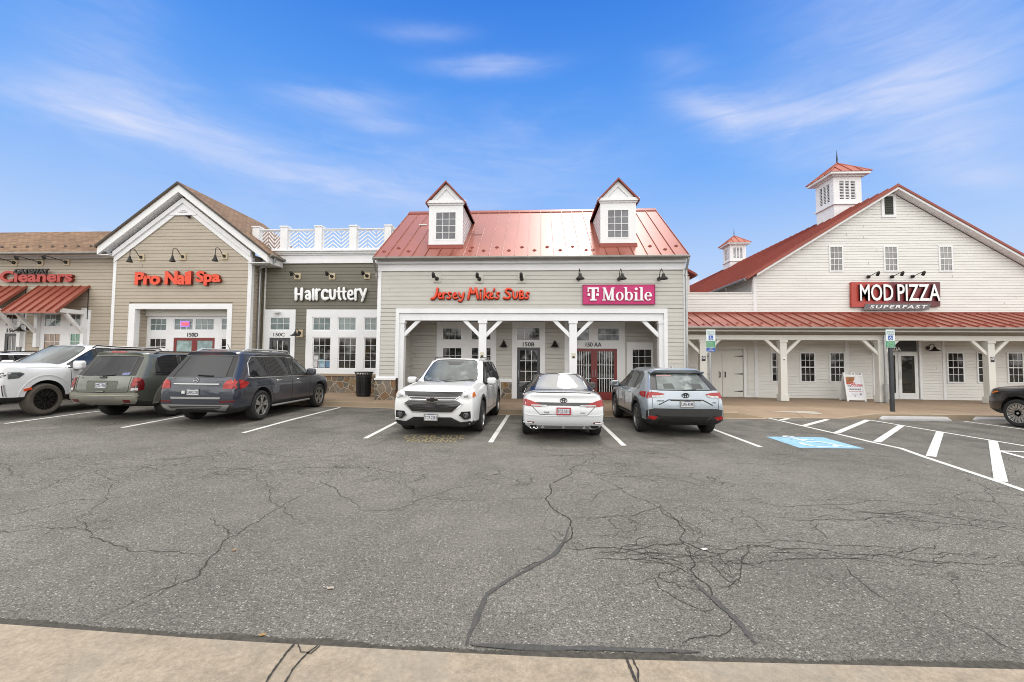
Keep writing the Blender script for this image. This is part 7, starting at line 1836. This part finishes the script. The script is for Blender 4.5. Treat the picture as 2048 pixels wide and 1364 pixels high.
c.decal('rear_bumper', [(-.93, .60), (-.70, .66), (.70, .66), (.93, .60), (.93, .26), (-.93, .26)], REAR, M_trim, off=.012)
c.decal('skid_panel', [(-.52, .49), (.52, .49), (.60, .36), (-.60, .36)], REAR, M_gloss, off=.022); c.decal('under_tray', [(-.60, .355), (.60, .355), (.60, .26), (-.60, .26)], REAR, M_dark, off=.018)
c.line('tailgate_crease', [(-.60, .74), (-.38, .855), (.38, .855), (.60, .74)], REAR, .012, M_alloyd, .002); c.decal('plate_recess', [(-.35, .845), (.35, .845), (.33, .83), (-.33, .83)], REAR, M_trim, off=.006)
c.plate(REAR, -.02, .765, 'UAE-4245'); c.arches(wh, M_trim, .075); c.line('tailgate_seam', [(-.74, 1.05), (-.73, .66)], REAR, .005, M_dark); c.line('tailgate_seam', [(.74, 1.05), (.73, .66)], REAR, .005, M_dark)
p, n = c.hit(REAR, 0, .955)
def oval_badge(car, p, k=1.0):
    def el(rx, rz, cz=0): return [(p.x - .014, p.y + rx * k * math.cos(a), p.z + cz * k + rz * k * math.sin(a)) for a in [i * PI / 12 for i in range(25)]]
    tubes('badge', [el(.072, .048), el(.024, .045), el(.048, .019, .022)], .007 * k, M_gloss, car.o, 6)
oval_badge(c, p, 1.1)
p, n = c.hit(REAR, .56, .83); c.text('model_script', 'HYBRID AWD', p + Vector((-.008, 0, 0)), REAR, .16, .028, M_gloss); p, n = c.hit(REAR, -.64, .80); c.text('model_script', 'XLE', p + Vector((-.008, 0, 0)), REAR, .09, .025, M_gloss)
c.decal('rear_sill', [(-.62, 1.455), (.62, 1.455), (.64, 1.425), (-.64, 1.425)], REAR, M_gloss, off=.05); c.decal('dealer_decal', [(.16, 1.395), (.50, 1.39), (.50, 1.365), (.16, 1.37)], REAR, mat('window_decal_red_white', (.45, .25, .25), .5), off=.004)
c.line('rear_wiper', [(.03, 1.06), (-.26, 1.075)], REAR, .010, M_trim, .016)
for y in (-.32, .32):
    c.decal('headrest', [(y - .12, 1.10), (y + .12, 1.10), (y + .10, 1.26), (y - .10, 1.26)], REAR, mat('seat_behind_glass', (.045, .052, .052), .06, spec=.6), off=.002)
c.mirror(.62, .85, 1.05, P_silver, .22, .16); c.handles((-.55, .32), .93, P_silver); c.fin(-1.2, P_silver)
c.lines('door_seam', [(.70, 1.0), (.68, .42), (-.10, .40), (-.10, 1.0)], .005, M_dark); c.lines('door_seam', [(-.10, .40), (-.78, .42), (-.95, .70), (-.98, 1.0)], .005, M_dark)
c.lines('sill_cladding', [(-.92, .34), (.92, .34)], .035, M_trim, .004)

# ---------------------------------------------------------------- slate SUV, rear three-quarter
wb = 3.12; wh = wheels4(wb, 1.95, .435, .255)
c = Car('parked_car', 'dark slate-blue large SUV parked nose-in with silver roof rails, seen from its rear right', axle(-8.27, 10.80, R_(91.6), wb), R_(91.6), P_slate,
        suv_cage(5.10, 1.95, 1.84, wb, .90, belt=1.12, hood=1.17, hoodf=1.02, pil=((-2.06, -1.28, 'g'), (-1.20, -.22, 'g'), (-.12, .12, 'f')), cowlx=1.10, wsx=.18, rake=.50, rb=.30, rbelt=1.15, rtop=.75), wh,
        opts=dict(spokes=5, split=(-.17, .17), alloy=M_alloy, spw=.045))
for sg in (1, -1):
    t = c.decal('tail_light', [(sg * .66, .98), (sg * .70, 1.06), (sg * .80, 1.11), (sg * .92, 1.12), (sg * .955, 1.02), (sg * .93, .875), (sg * .74, .88), (sg * .65, .89)], REAR, M_red, off=.012)
    c.decal('lens_band', [(sg * .68, 1.0), (sg * .72, 1.045), (sg * .90, 1.055), (sg * .90, 1.0)], REAR, mat('bright_red_lamp_lens', (.46, .02, .018), .15, coat=.4), off=.017, parent=t)
    c.decal('tail_light_side', [(-2.42, 1.10), (-2.28, 1.07), (-2.10, 1.01), (-2.18, .94), (-2.28, .89), (-2.42, .875)], (0, -sg, 0), M_red, off=.010, parent=t)
    c.decal('reflector', [(sg * .60, .585), (sg * .93, .605), (sg * .93, .565), (sg * .60, .545)], REAR, M_redd, off=.012)
c.line('boot_handle_bar', [(-.56, .985), (.56, .985)], REAR, .020, M_alloy, .010); c.decal('bumper_step', [(-.62, .68), (.62, .68), (.60, .635), (-.60, .635)], REAR, M_alloy, off=.014)
c.decal('lower_valance', [(-.90, .52), (.90, .52), (.86, .28), (-.86, .28)], REAR, M_trim, off=.012)
c.decal('skid_plate', [(-.84, .50), (.84, .50), (.80, .44), (.70, .36), (.56, .36), (.46, .41), (-.46, .41), (-.56, .36), (-.70, .36), (-.80, .44)], REAR, M_alloy, off=.026); c.decal('valance_gap', [(-.68, .47), (.68, .47), (.60, .425), (-.60, .425)], REAR, M_trim, off=.030)
c.plate(REAR, .05, .80, '3A0GC81', out=.012); c.decal('plate_sticker', [(.26, .83), (.34, .83), (.34, .76), (.26, .76)], REAR, M_plate, off=.006)
c.decal('high_brake_light', [(-.28, 1.735), (.28, 1.735), (.27, 1.715), (-.27, 1.715)], REAR, M_redd, off=.012); c.line('rear_wiper', [(.02, 1.20), (-.36, 1.185)], REAR, .014, M_trim, .018)
p, n = c.hit(REAR, .02, 1.085)
ce = p + Vector((-.02, 0, 0)); tubes('badge', [[(ce.x, ce.y + .06 * math.cos(a), ce.z + .06 * math.sin(a)) for a in [i * PI / 10 for i in range(21)]]] + [[(ce.x, ce.y, ce.z), (ce.x, ce.y + .055 * math.cos(a), ce.z + .055 * math.sin(a))] for a in (PI / 2, PI * 7 / 6, -PI / 6)], .007, M_chrome, c.o, 6)
p, n = c.hit(REAR, .66, 1.12); c.text('model_script', 'GL 450', p + Vector((-.012, 0, 0)), REAR, .19, .035, M_chrome); p, n = c.hit(REAR, -.55, 1.07); c.text('model_script', '4MATIC', p + Vector((-.012, 0, 0)), REAR, .19, .03, M_chrome)
c.rails([(-1.90, .60), (-1.72, .61), (-.6, .62), (.15, .60), (.38, .58)], mat('bright_roof_rail', (.66, .67, .68), .3, metal=.6), .024); c.mirror(.80, .9, 1.19, P_slate, .24, .18); c.handles((-.80, .24), 1.01, M_chrome)
mb = MB(); q = c.top(-1.5, .0); mb.tube([q, q + Vector((-.12, 0, .16))], .008, 6); mb.build('antenna', M_trim, c.o)
c.line('running_board', [(-1.02, .34), (1.02, .34)], LEFT, .03, M_alloy, .03); c.line('running_board', [(-1.02, .34), (1.02, .34)], RIGHT, .03, M_alloy, .03)
c.lines('door_seam', [(.92, 1.08), (.90, .46), (-.14, .44), (-.14, 1.08)], .005, M_dark); c.lines('door_seam', [(-.14, .44), (-.98, .46), (-1.20, .85), (-1.24, 1.08)], .005, M_dark); c.lines('window_chrome', [(-2.08, 1.14), (-1.9, 1.115), (.2, 1.10), (1.05, 1.095)], .012, M_chrome, .004); c.lines('window_chrome', [(-2.06, 1.18), (-1.98, 1.50), (-1.80, 1.66), (-.4, 1.675), (.25, 1.63), (.62, 1.44)], .010, M_chrome, .004); c.lines('waist_line', [(-1.9, .93), (-.9, .96), (.9, .93)], .006, P_slate, .002)
MB().box(-2.52, -2.36, -.20, .14, .33, .39).build('tow_cover', M_trim, c.o)

# ---------------------------------------------------------------- sage green SUV
wb = 2.90; wh = wheels4(wb, 1.88, .43, .255)
c = Car('parked_car', 'sage green older SUV parked nose-in with silver lower bumper and tow hitch, seen from behind', axle(-10.88, 11.02, R_(89.5), wb), R_(89.5), P_sage,
        suv_cage(4.92, 1.88, 1.78, wb, .92, belt=1.10, hood=1.15, hoodf=1.0, pil=((-2.02, -1.22, 'g'), (-1.13, -.20, 'g'), (-.10, .10, 'g')), cowlx=1.0, wsx=.16, rake=.40, rb=.40, rbelt=1.12, rtop=.78), wh, opts=dict(spokes=5, split=(-.15, .15), alloy=M_alloy))
c.decal('rear_bumper', [(-.90, .70), (.90, .70), (.93, .62), (.90, .42), (-.90, .42), (-.93, .62)], REAR, P_bumper, off=.035, thick=.05); c.decal('bumper_step', [(-.40, .60), (.40, .60), (.36, .56), (-.36, .56)], REAR, M_alloyk, off=.042)
c.line('bumper_crease', [(-.88, .635), (.88, .635)], REAR, .010, P_bumper, .038)
for sg in (1, -1):
    t = c.decal('tail_light', [(sg * .77, 1.09), (sg * .90, 1.09), (sg * .925, .95), (sg * .92, .76), (sg * .76, .75), (sg * .75, .92)], REAR, M_redd, off=.012)
    for z in (1.02, .92): c.decal('lamp_bulb_lens', [(sg * .825 + .045 * math.cos(a), z + .045 * math.sin(a)) for a in [i * PI / 5 for i in range(10)]], REAR, M_red, off=.018, parent=t, step=.04)
    c.decal('reversing_lens', [(sg * .775, .82), (sg * .88, .82), (sg * .88, .765), (sg * .775, .76)], REAR, M_clear, off=.018, parent=t)
    c.decal('tail_light_side', [(-2.44, 1.08), (-2.34, 1.05), (-2.31, .92), (-2.34, .78), (-2.44, .76)], (0, -sg, 0), M_redd, off=.010, parent=t)
    c.decal('reflector', [(sg * .60, .54), (sg * .76, .54), (sg * .76, .49), (sg * .60, .49)], REAR, M_redd, off=.042)
    c.decal('fender_flare', [(-1.45 + .60 * math.cos(a), .42 + .60 * math.sin(a)) for a in [R_(-8 + i * 10) for i in range(20)]] + [(-1.45 + .425 * math.cos(a), .42 + .425 * math.sin(a)) for a in [R_(182 - i * 10) for i in range(20)]], (0, -sg, 0), P_bumper, off=.012)
    c.decal('fender_flare', [(1.45 + .58 * math.cos(a), .42 + .58 * math.sin(a)) for a in [R_(-8 + i * 10) for i in range(20)]] + [(1.45 + .425 * math.cos(a), .42 + .425 * math.sin(a)) for a in [R_(182 - i * 10) for i in range(20)]], (0, -sg, 0), P_bumper, off=.012)
c.lines('lower_cladding', [(-.95, .48), (.95, .48)], .05, P_bumper, .002)
rc = c.decal('plate_recess', [(-.40, 1.0), (.40, 1.0), (.42, .96), (.40, .77), (-.40, .77), (-.42, .96)], REAR, mat('shaded_sage_plastic', (.095, .106, .083), .5), off=.004); c.plate(REAR, .0, .885, 'STD-1956', out=.012)
c.line('recess_edge', [(-.41, .965), (-.385, 1.0), (.385, 1.0), (.41, .965)], REAR, .008, P_sage, .006); c.line('tailgate_handle', [(-.10, .735), (.10, .735)], REAR, .018, P_sage, .012)
c.line('tailgate_seam', [(-.71, 1.10), (-.70, .74), (-.62, .71), (.62, .71), (.70, .74), (.71, 1.10)], REAR, .006, M_dark)
c.decal('high_brake_light', [(-.20, 1.735), (.20, 1.735), (.20, 1.715), (-.20, 1.715)], REAR, M_red, off=.014); c.line('rear_wiper', [(-.02, 1.10), (.02, 1.12), (-.30, 1.145)], REAR, .014, M_trim, .02); c.decal('wiper_pivot', [(-.10, 1.10), (.10, 1.10), (.07, 1.06), (-.07, 1.06)], REAR, M_trim, off=.02)
c.decal('window_sticker', [(-.44, 1.20), (-.64, 1.21), (-.64, 1.145), (-.44, 1.145)], REAR, mat('blue_white_sticker', (.14, .17, .34), .4, var=.5, vscale=30), off=.004)
c.decal('latch', [(.10, .84), (.11, .84), (.11, .83), (.10, .83)], REAR, M_alloyk, off=.02); p, n = c.hit(REAR, .60, 1.075); c.text('model_script', 'LS', p + Vector((-.008, 0, 0)), REAR, .07, .03, M_alloyk)
mb = MB(); mb.box(-2.40, -2.30, .33, .47, .36, .46); mb.box(-2.299, -2.0, .36, .44, .38, .44); mb.build('tow_hitch', M_trim, c.o); MB().box(-2.405, -2.401, .365, .435, .385, .435).build('hitch_opening', M_dark, c.o)
c.rails([(-1.85, .68), (-1.7, .69), (-.6, .70), (.1, .68)], M_trim); c.mirror(.74, .9, 1.16, P_sage, .23, .17); c.handles((-.72, .26), 1.0, P_sage)
c.lines('door_seam', [(.84, 1.06), (.82, .50), (-.12, .48), (-.12, 1.06)], .005, M_dark); c.lines('door_seam', [(-.12, .48), (-.88, .50), (-1.10, .85), (-1.16, 1.06)], .005, M_dark)

# ---------------------------------------------------------------- big white SUV at the left
wb = 3.12; wh = wheels4(wb, 2.06, .465, .285)
c = Car('parked_car', 'big white SUV with muddy black-spoked wheels parked nose-out at the left', axle(-14.10, 10.50, R_(-90), wb, False), R_(-90), P_white,
        suv_cage(5.35, 2.06, 1.93, wb, .95, belt=1.25, hood=1.39, hoodf=1.37, hoodfall=.03, pil=((-2.2, -1.42, 'g'), (-1.33, -.42, 'g'), (-.32, .16, 'f')), cowlx=1.10, wsx=.24, rake=.30, rb=.50, nose=.09, zb=.38, frontw=.90), wh,
        opts=dict(spokes=8, split=(-.14, .14), alloy=M_alloyd, tyre=M_tyre_dusty, spw=.022, rimr=.69))
for sg in (1, -1):
    h = c.decal('headlight', [(sg * .56, 1.10), (sg * .80, 1.135), (sg * .96, 1.15), (sg * .965, 1.06), (sg * .86, .99), (sg * .56, .99)], FRONT, M_lampd, off=.008); c.line('light_strip', [(sg * .58, 1.0), (sg * .84, 1.0), (sg * .95, 1.12)], FRONT, .014, M_clear, .012, h)
    c.decal('headlight_side', [(2.36, 1.15), (2.12, 1.15), (2.04, 1.11), (2.16, 1.0), (2.36, .98)], (0, -sg, 0), M_lampd, off=.008, parent=h)
    c.decal('fog_surround', [(sg * .74, .82), (sg * .93, .83), (sg * .93, .56), (sg * .80, .50)], FRONT, M_gloss, off=.008); c.line('fog_trim', [(sg * .94, .84), (sg * .94, .55)], FRONT, .016, M_chrome, .008)
    c.decal('side_marker', [(2.06, .72), (1.90, .76), (1.88, .70), (2.05, .66)], (0, -sg, 0), mat('orange_red_marker', (.62, .07, .02), .15, coat=1.0), off=.012)
c.decal('grille', [(-.52, 1.20), (.52, 1.20), (.50, .68), (-.50, .68)], FRONT, M_gloss, off=.008); c.decal('lower_valance', [(-.9, .50), (.9, .50), (.9, .38), (-.9, .38)], FRONT, M_trim, off=.01)
for z in (1.0, .9, .8, .72): c.line('grille_bar', [(-.50, z), (.50, z)], FRONT, .012, M_chrome, .012)
c.mirror(.86, .95, 1.30, P_white, .26, .22); c.rails([(-2.1, .74), (-2.0, .75), (-.6, .76), (.1, .74), (.22, .73)], M_gloss); c.handles((-.95, .0), 1.16, P_white); c.fin(-.05, P_white)
c.lines('door_seam', [(.98, 1.20), (.98, .52), (-.36, .50), (-.36, 1.20)], .006, M_dark); c.lines('door_seam', [(-.36, .50), (-1.05, .52), (-1.35, .95), (-1.38, 1.20)], .006, M_dark); c.lines('wing_seam', [(1.98, 1.26), (1.30, 1.255), (1.05, 1.24)], .005, M_dark)
for sg in (1, -1):
    p, n = c.hit((0, -sg, 0), .86, .92); c.text('model_script', 'SUBURBAN', p + Vector((0, sg * .008, 0)), (0, -sg, 0), .22, .045, M_gloss)
    c.line('running_board', [(-1.0, .42), (.95, .42)], (0, -sg, 0), .05, M_trim, .05)
    c.decal('fender_crease', [(1.56 + .60 * math.cos(a), .47 + .60 * math.sin(a)) for a in [R_(5 + i * 10) for i in range(18)]] + [(1.56 + .585 * math.cos(a), .47 + .585 * math.sin(a)) for a in [R_(175 - i * 10) for i in range(18)]], (0, -sg, 0), P_white, off=.012)
p, n = c.hit(FRONT, .62, 1.32); c.decal('windscreen_sticker', [(.56, 1.37), (.68, 1.37), (.68, 1.33), (.56, 1.33)], FRONT, mat('teal_sticker', (.10, .42, .36), .4), off=.004)
c.line('wiper', [(-.70, 1.34), (.05, 1.33)], FRONT, .012, M_trim, .02)

# ---------------------------------------------------------------- white car at the very edge
wb = 2.75; wh = wheels4(wb, 1.86, .40)
c = Car('parked_car', 'white crossover at the left edge, mostly hidden behind the big white SUV', axle(-17.55, 10.9, R_(-90), wb, False), R_(-90), P_pearl,
        suv_cage(4.60, 1.86, 1.66, wb, .90, belt=1.05, hood=1.10, hoodf=.98, pil=((-1.8, -1.2, 'g'), (-1.12, -.25, 'g'), (-.15, .08, 'g')), rake=.45), wh)
c.mirror(.74, .9, 1.10, P_pearl); c.rails([(-1.6, .60), (-1.5, .60), (-.4, .61), (.05, .60)], M_gloss); c.handles((-.75, .15), .97, P_pearl)
for sg in (1, -1): c.decal('headlight', [(sg * .56, .90), (sg * .90, .95), (sg * .90, .82), (sg * .60, .80)], FRONT, M_lampd, off=.008)
c.decal('grille', [(-.5, .86), (.5, .86), (.42, .55), (-.42, .55)], FRONT, M_gloss, off=.008)
c.lines('door_seam', [(.76, 1.02), (.74, .44), (-.2, .42), (-.2, 1.02)], .005, M_dark)

# ---------------------------------------------------------------- black SUV at the right
wb = 2.92; wh = wheels4(wb, 1.97, .425, .25)
c = Car('parked_car', 'black SUV at the right edge with many-spoked silver wheels, cut off by the frame', axle(14.12, 12.42, R_(90), wb, False), R_(90), P_blackp,
        suv_cage(4.98, 1.97, 1.74, wb, .90, belt=1.10, hood=1.14, hoodf=1.06, pil=((-2.0, -1.3, 'g'), (-1.2, -.30, 'g'), (-.2, .08, 'g')), rake=.45, nose=.07), wh, opts=dict(spokes=16, split=(-.05, .10), alloy=M_alloy, spw=.022, rimr=.72))
for sg in (1, -1):
    c.decal('side_marker', [(2.16, .905), (1.98, .96), (1.97, .93), (2.14, .87)], (0, -sg, 0), M_amber, off=.012); c.decal('headlight', [(sg * .62, .98), (sg * .93, 1.0), (sg * .93, .80), (sg * .70, .78)], FRONT, M_clear, off=.008)
    c.decal('headlight_side', [(2.25, 1.02), (2.05, 1.03), (2.02, 1.0), (2.20, .97)], (0, -sg, 0), M_lampd, off=.008)
    c.decal('tail_light', [(sg * .74, 1.10), (sg * .92, 1.10), (sg * .92, .86), (sg * .76, .86)], REAR, M_red, off=.01)
c.arches(wh, M_gloss, .05); c.mirror(.76, .9, 1.16, P_blackp); c.handles((-.8, .2), 1.0, P_blackp); c.rails([(-1.8, .66), (-1.7, .66), (-.4, .67), (.1, .65)], M_alloy)
c.lines('door_seam', [(.86, 1.06), (.84, .46), (-.14, .44), (-.14, 1.06)], .005, M_dark); c.decal('grille', [(-.55, .98), (.55, .98), (.5, .55), (-.5, .55)], FRONT, M_gloss, off=.008)

# ---------------------------------------------------------------- white saloon, rear to us
wb = 2.80; wh = wheels4(wb, 1.82, .385, .225); w = .91
sts = [S(-2.36, .25, w * .93, .94, w * .83, 1.0, w * .74, 1.015, w * .66, (.12, .0, -.02, .03, .05, .03, .05), bulge=.08, crown=.012, crease=.55),
       S(-2.16, .30, w * .985, .965, w * .905, 1.02, w * .80, 1.04, w * .70, (.04, 0, 0, 0, .02, .02, .02), crown=.02),
       S(-1.58, .24, w, .965, w * .935, .995, w * .82, 1.02, w * .70, crown=.02, tx=.04),
       S(-.90, .22, w, .975, w * .935, 1.31, w * .66, 1.375, w * .56, crown=.03, tx=.08),
       S(-.80, .22, w, .975, w * .935, 1.315, w * .665, 1.38, w * .57, crown=.03),
       S(-.10, .22, w, .96, w * .935, 1.33, w * .68, 1.375, w * .585, crown=.03), S(-.02, .22, w, .96, w * .935, 1.33, w * .68, 1.375, w * .585, crown=.03),
       S(.34, .22, w, .955, w * .935, 1.30, w * .67, 1.35, w * .58, crown=.03, tx=-.06),
       S(1.15, .22, w, .94, w * .93, .985, w * .82, .985, w * .74, crown=.035, tx=-.12),
       S(1.45, .22, w, .90, w * .91, .945, w * .80, .955, w * .70, crown=.03), S(2.05, .22, w * .96, .80, w * .86, .84, w * .74, .855, w * .64, crown=.03),
       S(2.32, .26, w * .80, .70, w * .74, .735, w * .66, .75, w * .58, (-.06, .02, .03, .0, -.02, -.04, -.06), bulge=.10, crown=.02)]
c = Car('parked_car', 'white saloon with a black roof parked nose-in, seen from straight behind', axle(.56, 10.02, R_(90), wb), R_(90), P_pearl,
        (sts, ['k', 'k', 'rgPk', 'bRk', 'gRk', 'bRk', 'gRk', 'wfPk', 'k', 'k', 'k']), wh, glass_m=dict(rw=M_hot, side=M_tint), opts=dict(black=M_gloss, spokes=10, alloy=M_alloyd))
for sg in (1, -1):
    t = c.decal('tail_light', [(sg * .46, .775), (sg * .70, .865), (sg * .80, .895), (sg * .86, .87), (sg * .88, .77), (sg * .74, .745), (sg * .48, .735)], REAR, M_red, off=.012)
    c.decal('light_bar', [(sg * .34, .775), (sg * .68, .78), (sg * .68, .755), (sg * .36, .75)], REAR, M_clear, off=.019, parent=t)
    c.decal('tail_light_side', [(-2.30, .89), (-2.10, .87), (-2.02, .84), (-2.14, .78), (-2.30, .76)], (0, -sg, 0), M_red, off=.010, parent=t)
    c.decal('reflector', [(sg * .62, .415), (sg * .78, .43), (sg * .76, .385), (sg * .64, .385)], REAR, M_redd, off=.012)
    c.line('bumper_crease', [(sg * .66, .40), (sg * .84, .40), (sg * .84, .28)], REAR, .016, P_pearl, .006)
c.decal('boot_band', [(-.66, .83), (.66, .83), (.48, .745), (.30, .765), (-.30, .765), (-.48, .745)], REAR, M_gloss, off=.008)
for sg in (1, -1): c.decal('corner_vent', [(sg * .56, .345), (sg * .86, .335), (sg * .84, .25), (sg * .62, .25)], REAR, M_trim, off=.006)
c.decal('lower_diffuser', [(-.55, .345), (.55, .345), (.58, .25), (-.58, .25)], REAR, mat('grey_diffuser', (.30, .31, .32), .5), off=.010); c.decal('lower_valance', [(-.80, .245), (.80, .245), (.76, .17), (-.76, .17)], REAR, M_trim, off=.004)
for y in (-.44, 0, .44): c.decal('diffuser_fin', [(y - .035, .285), (y + .035, .285), (y, .345)], REAR, P_pearl, off=.02, step=.03)
for y in (.58, .67): p, n = c.hit(REAR, y, .30); mb = MB(); mb.lathe([(.030, -.02), (.042, -.03), (.044, .06), (.030, .06)], (p.x, y, .30), 'X', 18); o = mb.build('tailpipe', M_chrome, c.o, smooth=True); mb = MB(); mb.lathe([(0, .0), (.031, .0)], (p.x, y, .30), 'X', 14); mb.build('pipe_bore', M_dark, o)
mb = MB(); q = [c.top(-2.26, y) for y in [-.58 + i * .116 for i in range(11)]]
vs = []
for i, p in enumerate(q): vs += [(p.x - .04, p.y, p.z + .026), (p.x + .10, p.y, p.z + .006), (p.x - .04, p.y, p.z - .004)]
mb.add(vs, [(3 * i, 3 * i + 3, 3 * i + 4, 3 * i + 1) for i in range(10)] + [(3 * i, 3 * i + 2, 3 * i + 5, 3 * i + 3) for i in range(10)]); mb.build('boot_spoiler', P_pearl, c.o, smooth=True, angle=30)
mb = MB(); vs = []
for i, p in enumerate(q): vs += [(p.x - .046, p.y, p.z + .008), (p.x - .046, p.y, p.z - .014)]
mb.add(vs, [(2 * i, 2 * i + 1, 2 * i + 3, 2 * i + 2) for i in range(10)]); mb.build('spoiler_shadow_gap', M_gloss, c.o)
c.plate(REAR, .0, .655, 'TGZ-5515', mat('red_plate_frame', (.40, .03, .05), .4)); c.line('boot_seam', [(-.66, .74), (-.50, .575), (.50, .575), (.66, .74)], REAR, .006, M_dark)
p, n = c.hit(REAR, 0, .875); oval_badge(c, p, 1.0); p, n = c.hit(REAR, .36, .625); c.text('model_script', 'XSE', p + Vector((-.008, 0, 0)), REAR, .11, .03, M_gloss); p, n = c.hit(REAR, -.40, .62); c.text('model_script', 'AWD', p + Vector((-.008, 0, 0)), REAR, .11, .025, M_alloyk)
c.line('bumper_fold', [(-.84, .60), (-.72, .555), (.72, .555), (.84, .60)], REAR, .010, P_pearl, .004)
c.mirror(.66, .9, 1.0, M_gloss, .22, .15); c.fin(-.85, M_gloss); c.handles((-.65, .28), .86, P_pearl); c.lines('door_seam', [(.86, .92), (.84, .34), (-.05, .32), (-.05, .92)], .005, M_dark); c.lines('door_seam', [(-.05, .32), (-.90, .36), (-1.12, .75), (-1.14, .92)], .005, M_dark)
